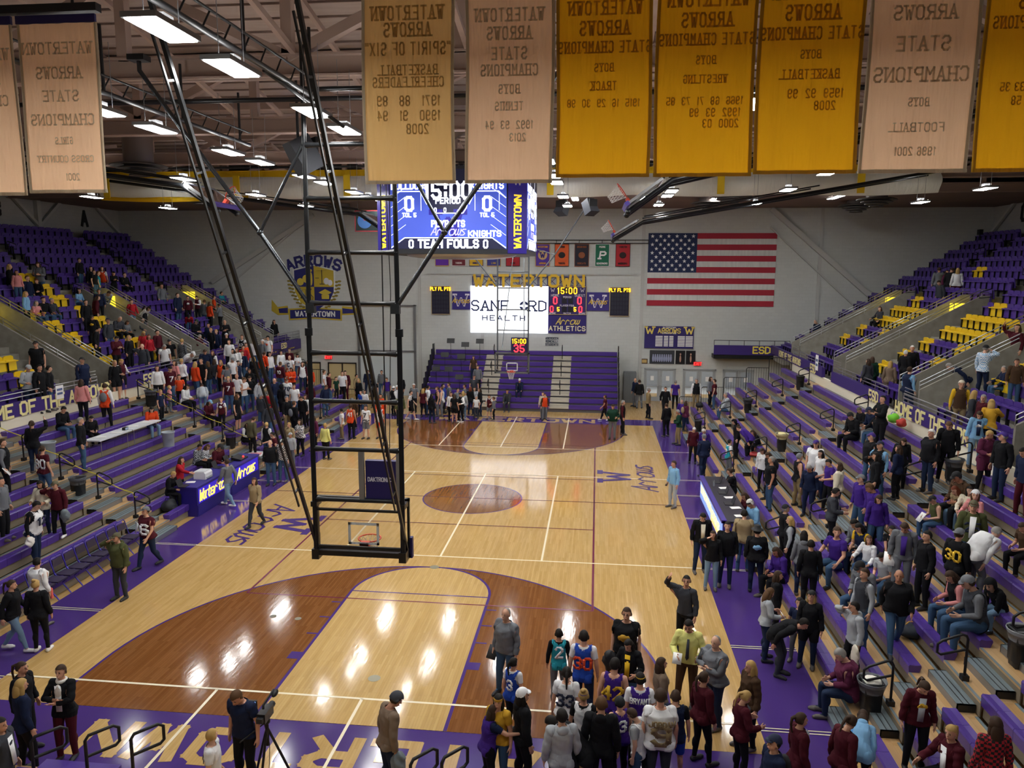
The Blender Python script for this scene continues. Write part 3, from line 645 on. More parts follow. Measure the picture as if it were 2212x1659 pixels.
mb = MB(); mb.box((-.85,y-.02,3.82),(.85,y+.04,3.86)); mb.box((-.85,y-.02,3.08),(.85,y+.04,3.12)); mb.box((-.85,y-.05,2.93),(.85,y+.05,3.03)); mb.build('lower_crossbar', BLKT, t)
for s in (-1,1):
    mb = MB(); mb.beam((s*.9,-.1,2.98),(s*.9,-4.9,11.75),.05,.065); mb.build('drop_strut', BLKT, t)
    mb = MB(); mb.beam((s*.9-.0,-.95,4.1),(s*.9,-4.9,11.35),.025,.035)
    for q in range(7):
        z = 4.4+q*1.05; yy = -.95-(z-4.1)*.545; mb.beam((s*.9,yy,z),(s*.9,yy+.19,z+.05),.03,.03)
    mb.build('strut_guide', BLKT, t)
    mb = MB(); D = M('4c5054',.25,.8); a = (s*.8,y,7.7); b = (s*1.72,y,9.06); c = (s*3.15,y,10.95) ; e = (s*3.86,y,11.94)
    mb.tube([a,b,c,e,(s*3.86,y,12.2)], .042); mb.tube([b,(s*.82,y,10.66)], .032); mb.ell(b,(.06,.06,.06)); mb.box((a[0]-.08,y-.06,7.6),(a[0]+.08,y+.06,7.78)); mb.build('sway_brace', D, t)
    MB().box((s*3.86-.16,y-.12,12.1),(s*3.86+.16,y+.12,12.2)).build('ceiling_bracket', BLK2, t)
mb = MB(); mb.tube([(-.67,-2.2,11.4),(-.08,-.3,10.9)], .035); mb.tube([(.55,y+.05,12.2),(.55,y+.05,4.9)], .012, n=6); mb.tube([(.62,y+.05,5.0),(.7,y+.05,8.0),(.6,y+.05,12.0)], .008, n=5); mb.build('cable', BLK2, t)
o = MB().box((.15,y+.02,4.08),(.74,y+.14,4.82)).build('shot_clock_housing', M('17135a',.45), t)
mb = MB(); text(mb, 'DAKTRONICS', (.445,y+.02,4.46), (1,0,0), (0,0,1), .075, .17, .5, d=.006, gap=.25); mb.build('lettering', M('d9dae6',.5), o)
mb = MB(); mb.box((.03,y-.02,4.0),(.13,y+.05,5.02)); mb.box((.76,y-.02,4.0),(.86,y+.05,5.02)); mb.build('clock_bracket', GREYP, t)
# ---- far backstop
t = thing('basketball_backstop','far backstop with glass board, facing the camera, hung before the end bleachers','basketball hoop',(0,27.43,0)); FBK = t
GR = M('6f767b',.35,.6)
o = MB().box((-.915,-.015,2.95),(.915,.02,4.02)).build('backboard', GLASS, t)
mb = MB()
for a, b in (((-.31,-.024,3.05),(.31,-.016,3.1)),((-.31,-.024,3.45),(.31,-.016,3.5)),((-.31,-.024,3.05),(-.26,-.016,3.5)),((.26,-.024,3.05),(.31,-.016,3.5))): mb.box(a,b)
mb.build('target_square', Q, o)
mb = MB()
for a, b in (((-.94,-.03,3.96),(.94,.05,4.04)),((-.94,-.03,2.9),(.94,.05,2.98)),((-.94,-.03,2.9),(-.87,.05,4.04)),((.87,-.03,2.9),(.94,.05,4.04))): mb.box(a,b)
mb.build('board_frame', GR, o); rim_net(Matrix.Translation((0,-.02,3.05)) @ ROT180, t)
mb = MB(); y = .35
for s in (-1,1): mb.tube([(s*.83,y,2.95),(s*.83,y,9.0),(s*.83,y,12.2)], .04); mb.box((s*.83-.05,0,3.0),(s*.83+.05,y,3.1)); mb.box((s*.83-.05,0,3.9),(s*.83+.05,y,4.0))
mb.build('mast', GR, t)
for z in (4.1,5.2,6.3,7.45,8.3,9.1,10.2,11.3): MB().tube([(-.83,y,z),(.83,y,z)], .032).build('rung', GR, t)
for s in (-1,1):
    MB().tube([(s*.83,y,7.5),(s*2.2,y,9.2),(s*3.95,y,11.9)], .035).build('sway_brace', GR, t); MB().tube([(s*.83,y,9.6),(s*2.2,y,9.2)], .025).build('brace_tie', GR, t); MB().tube([(s*.6,y+.1,4.2),(s*.15,y+4.2,11.9)], .022).build('drop_strut', GR, t)
o = MB().box((-.05,-.1,4.05),(.83,.02,4.85)).build('shot_clock', M('151044',.5), t)
RED = M('ff2a38',.5,emit=3.5); AMB = M('ffb81e',.5,emit=3)
mb = MB(); text(mb, '15:00', (.39,-.115,4.66), (1,0,0), (0,0,1), .22, .18, .5, d=.01, gap=.5); mb.build('game_time', AMB, o); mb = MB(); text(mb, '35', (.39,-.115,4.28), (1,0,0), (0,0,1), .36, .16, .55, d=.01, gap=.5); mb.build('shot_time', RED, o)
# ---- side backstops folded up to the roof
def side_hoop(sx, x, y, z, lab, ang=33, xe=16., ze=12.0):
    t = thing('basketball_backstop', lab, 'basketball hoop', (x,y,z), group='side hoops folded up'); a = math.radians(ang)
    d = Vector((sx*math.cos(a),0,math.sin(a))); nrm = Vector((-sx*math.sin(a),0,math.cos(a)))
    # board axes: across = Y, up the board = d, out of the face = nrm
    T = Matrix(((0,nrm.x,d.x,0),(1,0,0,0),(0,nrm.z,d.z,0),(0,0,0,1))); tr = lambda q: T @ Vector(q)
    def bx(a_, b_, m, nme, par): s = MB().box(a_,b_); return MB().add([tr(v) for v in s.v], s.f).build(nme, m, par)
    o = bx((-.915,.1,0),(.915,.13,1.07), GLASS, 'backboard', t); bx((-.96,.07,-.08),(.96,.18,.03), M('3d3183',.5), 'edge_pad', o)
    s = MB()
    for q in (((-.93,.08,1.03),(.93,.15,1.08)),((-.93,.08,0),(-.88,.15,1.07)),((.88,.08,0),(.93,.15,1.07))): s.box(*q)
    MB().add([tr(v) for v in s.v], s.f).build('board_frame', GREYP, o)
    rim_net(T @ Matrix.Translation((0,.13,.12)), t)
    for yy in (-.6,.6):
        mb = MB(); k = tr((yy,-.05,-.1)); k2 = tr((yy,-.05,1.25)); e = Vector((xe-x if sx > 0 else xe-x, yy, ze-z)); mb.tube([k,k2,k2+(e-k2)*.97,e], .065); mb.ell(k,(.08,.08,.08)); mb.tube([k2+Vector((0,0,.2)), k2+(e-k2)*.6+Vector((0,0,.22))], .025); mb.build('folding_arm', BLKT, t)
    return t
side_hoop(1,5.25,8.0,9.98,'folded hoop with white net seen below the gold banners, right of the hanging scoreboard',36,17,13.0)
side_hoop(1,5.1,18.4,9.68,'folded hoop in front of the right half of the far wall, beside the flag',31,17,12.1)
side_hoop(-1,-6.9,10.0,10.2,'folded hoop with purple pad hanging at upper left below a peach banner',34,-17,12.1)
side_hoop(-1,-4.7,20.2,10.1,'folded hoop left of the hanging scoreboard, in front of the dark sponsor banner',33,-17,12.2)
# speakers
def speaker(x, y, z, rz, lab, tilt=.5):
    t = thing('loudspeaker', lab, 'speaker', (x,y,z), rz, 'roof loudspeakers'); b = MB(); b.prism([(-.3,-.35),(.3,-.35),(.22,.35),(-.22,.35)], (0,-.3,0), (1,0,0), (0,math.sin(tilt),math.cos(tilt)), -.45); b.build('cabinet', M('2a2e38',.6), t)
    MB().beam((0,-.28,0),(0,-.34,0),.5,.5).build('grille', M('15171c',.8), t); MB().tube([(0,0,.2),(0,0,1.4)], .03, n=6).build('bracket', BLACK, t)
speaker(-1.75,3.0,10.85,2.3,'dark loudspeaker hanging beside the near hoop mast'); speaker(3.95,24.2,11.45,.8,'dark loudspeaker hanging right of the hanging scoreboard under the roof'); speaker(2.7,26.5,11.6,-.7,'long dark loudspeaker under the roof right of the scoreboard')
# ================================================================ hanging centre scoreboard
SCRW = M('eef2ff', .5, emit=1.7); SCRB = M('4258c4', .5, emit=.6); SCRD = M('0c1240', .5, emit=.12); SCRL = M('8fa4ff', .5, emit=1.6); SCRP = M('1d1490', .5, emit=.5)
t = thing('hanging_scoreboard','four sided video scoreboard hanging over centre court, behind the peach banners','scoreboard',(-.48,15.05,0))
hw, ch, zb, zt = 1.97, .58, 8.92, 11.75; ow = hw+ch
oct_ = [(-hw,-ow),(hw,-ow),(ow,-hw),(ow,hw),(hw,ow),(-hw,ow),(-ow,hw),(-ow,-hw)]
mb = MB(); mb.prism(oct_, (0,0,zb), (1,0,0), (0,1,0), zt-zb); mb.build('cabinet', M('14161e',.5), t); MB().lathe([(1.2,-.14),(1.9,-.06),(2.0,.0)],(0,0,zb),28).build('bottom_dish', M('a9adb6',.35,.7), t)
mb = MB()
for x in (-1.4,1.4):
    for y in (-1.4,1.4): mb.tube([(x,y,zt),(x*.6,y*.6,13.9)], .03, n=6)
mb.build('hanger_cable', BLACK, t)
WN = 'WATERTOWN'
for q in range(4):
    A = Matrix.Rotation(q*PI/2, 3, 'Z'); V = lambda x, y, z: A @ Vector((x,y,z)); R_ = A @ Vector((1,0,0)); Z_ = Vector((0,0,1))
    def pan(mb, x0, z0, x1, z1, o, m, d=.006): mb.prism([(x0,z0),(x1,z0),(x1,z1),(x0,z1)], V(0,-ow-o,0), R_, Z_, d, m)
    mb = MB(); pan(mb,-hw+.03,zb+.16,hw-.03,zt-.1,.0,0,.01); scr = mb.build('screen', SCRB, t)
    mb = MB(); fy = -ow-.012
    def poly(pts, o=.012, d=.004, m=0): mb.prism(pts, V(0,-ow-o,0), R_, Z_, d, m)
    poly([(-.82,zt-.1),(.82,zt-.1),(.62,zb+1.5),(.5,zb+1.32),(-.5,zb+1.32),(-.62,zb+1.5)]); poly([(-hw+.05,zb+.16),(hw-.05,zb+.16),(hw-.5,zb+.5),(-hw+.5,zb+.5)]); poly([(-hw+.03,zb+2.35),(-.85,zb+2.35),(-.85,zt-.1),(-hw+.03,zt-.1)]); poly([(.85,zb+2.35),(hw-.03,zb+2.35),(hw-.03,zt-.1),(.85,zt-.1)])
    mb.build('display_field', SCRD, scr)
    mb = MB(); T2 = lambda s, x, z, h, **k: text(mb, s, V(x,-ow-.02,z), R_, Z_, h, **k)
    T2('15:00',0,zb+2.05,.5,st=.2,wf=.5,d=.006); T2('PERIOD',0,zb+1.72,.17,st=.24,wf=.6,d=.006); T2('0',-.1,zb+1.42,.13,st=.2,d=.006,wf=.5)
    for s in (-1,1):
        T2('0',s*1.3,zb+1.62,.42,st=.22,wf=.55,d=.006); T2('TOL 5',s*1.3,zb+1.26,.12,st=.24,wf=.6,d=.006); T2('0',s*1.25,zb+.32,.24,st=.22,wf=.5,d=.006); T2('0',s*.42,zb+1.42,.13,st=.2,wf=.5,d=.006)
    T2('GUEST' if q else 'KNIGHTS',1.3,zb+2.2,.2,st=.24,wf=.55,d=.006); T2('BULLDOGS',-1.28,zb+2.2,.2,st=.24,wf=.5,d=.006)
    T2('TEAM FOULS',0,zb+.33,.24,st=.26,wf=.6,d=.006); T2('PLYR PTS',0,zb+.98,.19,st=.25,wf=.5,d=.006); T2('KNIGHTS',1.22,zb+.66,.17,st=.25,wf=.7,d=.006)
    def ln(a, b, wd=.03): 
        n = Vector((-(b[1]-a[1]), b[0]-a[0])).normalized()*wd/2; mb.prism([(a[0]+n.x,a[1]+n.y),(a[0]-n.x,a[1]-n.y),(b[0]-n.x,b[1]-n.y),(b[0]+n.x,b[1]+n.y)], V(0,-ow-.018,0), R_, Z_, .004)
    for P in ([(-hw+.05,zb+.2),(-hw+.5,zb+.52),(hw-.5,zb+.52),(hw-.05,zb+.2)],[(-.84,zt-.2),(-.62,zb+1.5),(-.5,zb+1.32),(.5,zb+1.32),(.62,zb+1.5),(.84,zt-.2)],[(-hw+.05,zb+1.8),(-hw+.3,zb+2.02),(-.92,zb+2.02),(-.7,zb+1.6)],[(hw-.05,zb+1.8),(hw-.3,zb+2.02),(.92,zb+2.02),(.7,zb+1.6)]):
        for a, b in zip(P[:-1],P[1:]): ln(a,b)
    for s in (-1,1):
        for a, b in (((s*.9,zb+2.02),(s*.9,zb+1.4)),((s*1.7,zb+2.02),(s*1.7,zb+1.4))): ln(a,b,.018)
        for k in range(5): ln((s*(hw-.05),zb+.6+.3*k),(s*(hw-.55),zb+.95+.3*k),.012)
    mb.build('display_text', SCRW, scr)
    mb = MB(); text(mb,'W',V(0,-ow-.014,zb+.98),R_,Z_,.75,.24,1.1,d=.004,serif=True); mb.build('display_logo', SCRP, scr)
    mb = MB(); text(mb,'Arrows',V(0,-ow-.017,zb+.75),R_,Z_,.28,.12,.6,d=.004,slant=.3,gap=.1); mb.build('display_script', M('b9b4ff',.5,emit=.8), scr)
    # corner panel with the vertical name
    c0 = A @ Vector((hw,-ow,0)); c1 = A @ Vector((ow,-hw,0)); cr_ = (c1-c0).normalized(); cm = (c0+c1)/2; nn = cr_.cross(Z_)
    mb = MB(); mb.prism([(-.4,zb+.02),(.4,zb+.02),(.4,zt),(-.4,zt)], cm+nn*.001, cr_, Z_, .012); pn = mb.build('corner_panel', M('2b1d86',.4,emit=.25), t)
    mb = MB(); text(mb, WN, cm+nn*.015+Z_*(zb+1.05), Z_, -cr_, .27, .2, .52, d=.008, gap=.2); mb.build('corner_lettering', M('ffdf3a',.5,emit=.7), pn)
    mb = MB(); text(mb, 'W', cm+nn*.015+Z_*(zb+2.4), cr_, Z_, .3, .16, 1.1, d=.008, serif=True); mb.build('corner_logo', M('e8e6f6',.5), pn)
# ================================================================ far wall boards
YB = YW-.06
def board(name, lab, cat, x0, z0, x1, z1, m, th=.08, off=0, group=None):
    t = thing(name, lab, cat, ((x0+x1)/2, YW-.01-off, (z0+z1)/2), group=group); MB().box((-(x1-x0)/2,-th,-(z1-z0)/2),((x1-x0)/2,0,(z1-z0)/2)).build('panel', m, t); return t
X = Vector((1,0,0)); Z = Vector((0,0,1))
def wr(t, s, x, z, h, m, y=-.1, part='lettering', **k):
    mb = MB(); text(mb, s, (x,y,z), X, Z, h, d=.02, **k); return mb.build(part, m, t)
t = board('video_screen','bright white sponsor screen on the far wall','screen',-3.77,4.32,1.31,7.37, M('f4f7ff',.5,emit=1.5), .15)
NVY = M('1d2c63',.5); wr(t,'SANF',-1.25,.25,.62,NVY,-.17,st=.15,wf=.72,gap=.5,serif=True); wr(t,'RD',1.85,.25,.62,NVY,-.17,st=.15,wf=.72,gap=.5,serif=True); wr(t,'HEALTH',-.35,-.55,.3,NVY,-.17,st=.2,wf=1.0,gap=1.1)
mb = MB(); 
for a in range(4): mb.prism([(.98+.3*math.cos(a*PI/2+.12+q*(PI/2-.24)/6), .25+.3*math.sin(a*PI/2+.12+q*(PI/2-.24)/6)) for q in range(7)]+[(.98+.12*math.cos(a*PI/2+PI/4),.25+.12*math.sin(a*PI/2+PI/4))], (0,-.155,0), X, Z, .02)
mb.build('screen_emblem', NVY, t)
t = thing('school_sign','gold block letters on a purple frame above the white sponsor screen','sign',(.03,YW-.01,7.68))
mb = MB(); W2 = 3.66
for z in (-.3,.3): mb.box((-W2,-.1,z-.03),(W2,-.04,z+.03))
for i in range(13): 
    x = -W2+i*W2/6; mb.box((x-.025,-.1,-.3),(x+.025,-.04,.3))
    if i < 12: mb.beam((x,-.07,-.3),(x+W2/6,-.07,.3),.03,.03); mb.beam((x,-.07,.3),(x+W2/6,-.07,-.3),.03,.03)
mb.build('sign_frame', M('32246e',.5), t); wr(t,'WATERTOWN',0,.03,.68,M('e9be2d',.45),-.16,st=.25,wf=.8,gap=.55)
t = board('scoreboard','purple wall scoreboard with red and amber digits, right of the white screen','scoreboard',1.33,5.55,3.77,7.37,M('2c2266',.5),.14)
wr(t,'15:00',0,.63,.36,AMB,-.16,'clock_digits',st=.16,wf=.5,gap=.6); LW = M('e5e2f0',.5)
for s in (-1,1):
    wr(t,'0',s*.78-.0*s,-.0,.42,RED,-.16,'score_digit',st=.16,wf=.5); wr(t,'0',-1.0 if s < 0 else .85,-.55,.36,RED,-.16,'foul_digit',st=.16,wf=.5); wr(t,'5',-.58 if s < 0 else .5,-.56,.24,AMB,-.16,'time_out_digit',st=.18,wf=.5)
    wr(t,'W',s*.95,.66,.2,LW,-.16,st=.14,wf=1.1,serif=True)
wr(t,'HOME',-.8,.33,.14,LW,-.16,st=.18,gap=.5); wr(t,'GUEST',.8,.33,.14,LW,-.16,st=.18,gap=.5); wr(t,'PERIOD',0,.22,.1,LW,-.16,st=.2,gap=.5); wr(t,'PLAYER FOUL',0,-.32,.1,LW,-.16,st=.2,gap=.4); wr(t,'MATCH',0,-.82,.1,LW,-.16,st=.2,gap=.5); wr(t,'SCORE',-.95,-.82,.1,LW,-.16,st=.2); wr(t,'SCORE',.95,-.82,.1,LW,-.16,st=.2)
mb = MB(); mb.box((-.52,-.15,.42),(.48,-.14,.84)); [mb.box((a,-.15,b),(a+.32,-.14,b+.42)) for a, b in ((-.35,-.2),(.05,-.2),(-.35,-.76),(.05,-.76))]; mb.build('digit_window', M('0d0b22',.4), t)
mb = MB(); [mb.box(a,b) for a, b in (((-1.22,-.15,.88),(1.22,-.13,.91)),((-1.22,-.15,-.91),(1.22,-.13,-.88)),((1.19,-.15,-.91),(1.22,-.13,.91)))]; mb.build('trim_strip', M('d9c27a',.4), t)
t = board('athletics_sign','purple sign with gold lettering under the wall scoreboard','sign',1.33,4.35,3.79,5.53,M('2b1f73',.5)); GLD = M('e6cf6a',.5); wr(t,'Arrow',0,.2,.42,GLD,st=.13,wf=.6,slant=.35,gap=.1); wr(t,'ATHLETICS',0,-.28,.27,M('f0e9c8',.5),st=.22,wf=.68,gap=.5)
for x0, x1, sd in ((-5.0,-3.8,'left'),(3.8,5.22,'right')):
    t = board('logo_panel','purple panel with white W and gold script, %s of the screens on the far wall' % sd,'sign',x0,5.82,x1,7.0,M('33277f',.5)); wr(t,'W',0,.02,.72,M('e9e7f2',.5),st=.16,wf=1.15,serif=True); wr(t,'W',0,.02,.66,M('33277f',.5),-.105,'logo_fill',st=.07,wf=1.15); wr(t,'Arrows',0,0,.3,M('e3c04a',.5),-.125,'script',st=.14,wf=.55,slant=.35,gap=.1)
for x0, x1, sd in ((-6.38,-5.15,'left'),(5.27,6.5,'right')):
    t = board('points_board','dark player points board with amber heading, %s end of the wall displays' % sd,'scoreboard',x0,5.5,x1,7.32,M('14122e',.4)); wr(t,'PLY FL PTS',0,.74,.2,AMB,st=.2,wf=.5,gap=.3); mb = MB()
    for i in range(5):
        for j in range(6): text(mb,'8',(-.45+j*.18,-.085,.42-i*.27),X,Z,.18,.12,.5,d=.008)
    mb.build('unlit_digits', M('2b3140',.4), t); MB().box((-.63,-.1,-.93),(.63,-.08,-.9)).box((-.63,-.1,.9),(.63,-.08,.93)).box((-.63,-.1,-.93),(-.6,-.08,.93)).box((.6,-.1,-.93),(.63,-.08,.93)).build('trim_strip', M('cdb98a',.5), t)
t = board('gymnastics_board','purple gymnastics record board with gold W letters on the far wall','sign',7.53,3.46,10.63,4.88,M('2a2069',.5))
WHT = M('eeeeee',.6); wr(t,'W',-1.22,.45,.4,GLD,st=.22,wf=1.2,serif=True); wr(t,'W',1.25,.45,.4,GLD,st=.22,wf=1.2,serif=True); wr(t,'ARROWS',0,.42,.28,GLD,st=.2,wf=.62,gap=.3); wr(t,'WATERTOWN',0,.635,.08,WHT,st=.22,wf=.8,gap=.5); wr(t,'GYMNASTICS',0,.27,.08,WHT,st=.22,wf=.8,gap=.5)
mb = MB()
for i in range(7):
    for a, b in ((-.85,-.4),(-.32,-.05),(.02,.28),(.55,1.0),(1.05,1.5)): mb.box((a,-.095,.02-i*.1),(b,-.085,.09-i*.1))
mb.build('record_plate', WHT, t)
for x0, x1, lab, c in ((7.9,9.47,'framed dark team photograph under the gymnastics board','3a3d44'),(9.55,10.14,'framed black portrait of a gymnast under the gymnastics board, left of two','15151a'),(10.2,10.8,'framed black portrait of a gymnast under the gymnastics board, right of two','131318')):
    t = board('team_poster',lab,'poster',x0,2.45,x1,3.33,M(c,.4),.03); mb = MB(); n = 9 if x1-x0 > 1 else 1
    for i in range(n): xx = (i-(n-1)/2)*.14; mb.ell((xx,-.035,.12 if n > 1 else .2),(.05,.012,.07)); mb.ell((xx,-.035,-.1),(.07 if n > 1 else .06,.012,.22)); 
    mb.build('poster_print', M('9aa0c0' if n > 1 else 'c49a86',.6), t)
t = board('wall_plaque','small brown wall plaque left of the team photograph','plaque',7.36,2.45,7.78,2.76,M('5a4632',.5),.03); MB().box((-.15,-.035,-.1),(.15,-.03,.1)).build('plaque_text', M('c2a465',.5), t)
for x, z, lab in ((10.95,2.5,'red lit exit sign above the lobby doors'),(-13.5,2.5,'red lit exit sign above the beige doors behind the crowd')):
    t = board('exit_sign',lab,'sign',x-.22,z-.13,x+.22,z+.13,M('6e1016',.5,emit=.4)); wr(t,'EXIT',0,0,.16,M('ff3030',.5,emit=3),st=.2,wf=.55,gap=.5)
t = board('student_notice','small dark lettering on the wall right of the far shot clock','sign',.95,3.5,2.2,4.1,M('c9cdca',.75),.005)
for i, s in enumerate(('ABERDEEN','RONCALLI','STUDENTS')): wr(t,s,0,.2-i*.2,.13,M('23304a',.6),-.012,st=.2,wf=.55,gap=.35)
t = thing('sponsor_banner','dark green banner with a round seal and red edge, left of the hanging scoreboard','banner',(-8.1,30.0,11.1)); MB().box((-1.15,-.02,-.56),(1.15,0,.56)).build('cloth', M('1f2f30',.7), t); MB().box((-1.18,-.025,.54),(1.18,.005,.59)).box((-1.18,-.025,-.59),(1.18,.005,-.54)).box((-1.18,-.025,-.59),(-1.13,.005,.59)).build('hem', M('a8323c',.7), t)
mb = MB(); mb.prism([(-.6+.42*math.cos(2*PI*i/28),.42*math.sin(2*PI*i/28)) for i in range(28)], (0,-.03,0), X, Z, .01); mb.build('seal', M('3f6aa5',.6), t); mb = MB(); mb.prism([(-.6+.34*math.cos(2*PI*i/28),.34*math.sin(2*PI*i/28)) for i in range(28)], (0,-.034,0), X, Z, .004); mb.build('seal_field', M('d7dfe6',.6), t)
mb = MB(); mb.prism([(-.6+(.1 if i % 2 == 0 else .04)*math.sin(2*PI*i/10), .08+(.1 if i % 2 == 0 else .04)*math.cos(2*PI*i/10)) for i in range(10)], (0,-.038,0), X, Z, .004); mb.build('seal_star', M('c23a3a',.6), t)
wr(t,'NAT',.45,.1,.2,WHT,-.035,st=.18); wr(t,'CHAMP',.5,-.2,.2,WHT,-.035,st=.18); MB().tube([(-1,0,.56),(-1,0,1.3)], .01, n=5).tube([(1,0,.56),(1,0,1.3)], .01, n=5).build('hanger_cord', BLACK, t)
# ---- national flag
t = thing('wall_flag','large red, white and blue national flag hung flat on the far wall','flag',(7.6,YW-.02,6.18)); FW, FH = 7.86, 4.55
RD = M('a8263a',.75); FWH = noisy('dcdedb','c9ccca',1.2,.8,(6,1,.8),.4,name='flag_white'); BLU = M('1c2a52',.75)
mb = MB(); mb.box((0,-.02,0),(FW,0,FH)); mb.build('cloth', FWH, t)
mb = MB()
for i in range(0,13,2): mb.box((0 if i > 6 else FW*.385,-.03,FH-(i+1)*FH/13),(FW,-.005,FH-i*FH/13))
mb.build('red_stripe', RD, t); c = MB().box((0,-.034,FH*6/13),(FW*.385,-.003,FH)).build('canton', BLU, t)
mb = MB()
for rr in range(9):
    nn_ = 6 if rr % 2 == 0 else 5
    for j in range(nn_):
        cx = FW*.385*((j+.5)/6 if nn_ == 6 else (j+1)/6); cz = FH-(FH*7/13)*(rr+.75)/9.5
        mb.prism([(cx+(.13 if i % 2 == 0 else .052)*math.sin(2*PI*i/10), cz+(.13 if i % 2 == 0 else .052)*math.cos(2*PI*i/10)) for i in range(10)], (0,-.045,0), X, Z, .012)
mb.build('star', M('f2f2f2',.7), c)
# ---- conference banners
CB = [(-5.65,'6a2fb0','d8b24a','purple'),(-4.55,'6e1f2c','e8e2e2','maroon'),(-3.4,'e0b425','2b2a6e','yellow'),(-2.25,'3a3f8f','d8b24a','blue violet'),(-1.0,'b3202e','2a1a1a','red'),(.92,'5332a0','e0a03a','violet'),(2.15,'e0602a','1e1e22','orange'),(3.42,'1d1a2c','9a5a3a','black'),(4.72,'136b4f','f2f2f2','green'),(6.02,'b31f2c','2a1416','bright red')]
for i, (x, c1, c2, nm) in enumerate(CB):
    t = thing('conference_banner','small %s school banner hung high on the far wall, %s from the left' % (nm, ordn(i)),'banner',(x,YW-.05,9.35), group='conference banners'); MB().box((-.44,-.02,-.7),(.44,0,.7)).build('cloth', M(c1,.7), t)
    MB().box((-.45,-.03,-.72),(.45,-.0,-.68)).box((-.45,-.03,.68),(.45,0,.72)).box((-.46,-.025,-.72),(-.43,.0,.72)).box((.43,-.025,-.72),(.46,0,.72)).build('hem', M(c2,.7), t)
    names = ('','TIGERS','ANGELS','LYNX','RAMS','ARROWS','TIGERS','BOBCATS','GOVERNORS','WARRIORS'); tops = ('','','','','','WATERTOWN','HURON','BROOKINGS','PIERRE','YANKTON')
    if names[i]: wr(t,names[i],0,-.52,.1,M(c2,.7),-.04,st=.2,wf=.55,gap=.25)
    if tops[i]: wr(t,tops[i],0,.52,.1,M(c2,.7),-.04,st=.2,wf=.5,gap=.22)
    if nm == 'green': wr(t,'P',0,0,.42,M(c2,.7),-.04,'emblem',st=.24,wf=.8,serif=True,slant=.15)
    elif nm == 'violet':
        mb = MB(); mb.prism([(.3*math.cos(2*PI*q/20),.3*math.sin(2*PI*q/20)) for q in range(20)], (0,-.03,0), X, Z, .01); mb.build('emblem', M('d9b27a',.7), t); wr(t,'W',0,0,.3,M('35257a',.7),-.06,'emblem_letter',st=.22,wf=.9,serif=True)
    else: mb = MB(); mb.ell((0,-.02,.0),(.22,.012,.2)); mb.ell((0,-.025,-.05),(.14,.014,.12)); mb.build('emblem', M(c2,.7), t)
t = thing('banner_rail','black double rail on the far wall that the small banners hang from','rail',(1.5,YW-.03,10.2)); mb = MB()
for z in (-.1,.1): mb.tube([(-5.5,-.12,z),(6.1,-.12,z)], .025, n=6)
for q in range(9): mb.tube([(-5.5+q*1.45,-.12,-.1),(-5.5+q*1.45,-.12,.1)], .02, n=5)
mb.build('rail_bar', BLACK, t)
# ---- painted crest
t = thing('wall_crest','painted school crest with navy and gold shield and ribbon on the far wall','emblem',(-14.37,YW-.005,0)); NV = M('23246b',.6); GD = M('c3ab35',.6); GD2 = M('8f7f2c',.6)
def flat(nm, polys, m, y): 
    mb = MB()
    for p in polys: mb.prism(p, (0,-y,0), X, Z, .006)
    return mb.build(nm, m, t)
sh = lambda a: [(-1.36*a,8.3),(0,8.62),(1.36*a,8.3),(1.34*a,6.9),(1.0*a,6.2),(0,5.6),(-1.0*a,6.2),(-1.34*a,6.9)]
flat('shield_border', [[(x*1.08,z+(.06 if z > 8 else -.06 if z < 6 else 0)) for x,z in sh(1)]], M('dfe2de',.6), .012)
flat('shield_gold', [[(0,7.22),(1.36,7.22),(1.36,8.3),(0,8.62)],[(-1.35,7.22),(0,7.22),(0,5.6),(-1.0,6.2),(-1.34,6.9)]], GD, .018)
flat('shield_navy', [[(-1.36,7.22),(0,7.22),(0,8.62),(-1.36,8.3)],[(0,7.22),(1.35,7.22),(1.34,6.9),(1.0,6.2),(0,5.6)]], NV, .018)
mb = MB(); mb.ell((-.95,-.02,7.55),(.27,.01,.27)); mb.ell((-.55,-.022,7.75),(.27,.01,.27)); mb.ell((-.2,-.024,7.75),(.1,.01,.45)); mb.ell((-.2,-.024,8.3),(.08,.01,.09)); mb.beam((-.25,-.024,8.1),(-.5,-.024,8.45),.05,.01)
mb.prism([(.3,6.85),(.75,7.08),(1.2,6.85),(.75,6.62)],(0,-.026,0),X,Z,.008); mb.prism([(.48,6.7),(1.02,6.7),(1.0,6.42),(.5,6.42)],(0,-.024,0),X,Z,.006); mb.build('gold_figure', M('d8c24a',.6), t)
mb = MB(); mb.beam((.55,-.024,7.4),(.55,-.024,8.35),.05,.01); mb.beam((.2,-.024,8.3),(.9,-.024,8.3),.04,.01); mb.box((.1,-.03,7.78),(.35,-.024,7.82)); mb.box((.38,-.03,7.38),(.72,-.024,7.43)); mb.tube([(-.2,-.026,7.1),(-.35,-.026,6.8),(-.1,-.026,6.55),(-.15,-.026,6.25),(-.3,-.026,6.4)], .03, n=5); mb.beam((-.85,-.024,6.5),(-.85,-.024,7.0),.03,.01); mb.beam((-.6,-.024,6.55),(-.6,-.024,7.05),.03,.01); mb.ell((-.9,-.024,6.5),(.08,.01,.06)); mb.ell((-.65,-.024,6.55),(.08,.01,.06)); mb.beam((-.85,-.024,7.0),(-.6,-.024,7.05),.05,.01); mb.build('dark_figure', M('2c2a36',.6), t)
mb = MB(); mb.ell((.85,-.024,7.6),(.2,.012,.22)); mb.ell((1.1,-.028,7.5),(.17,.012,.2)); mb.build('white_figure', M('d9dde6',.6), t)
mb = MB()
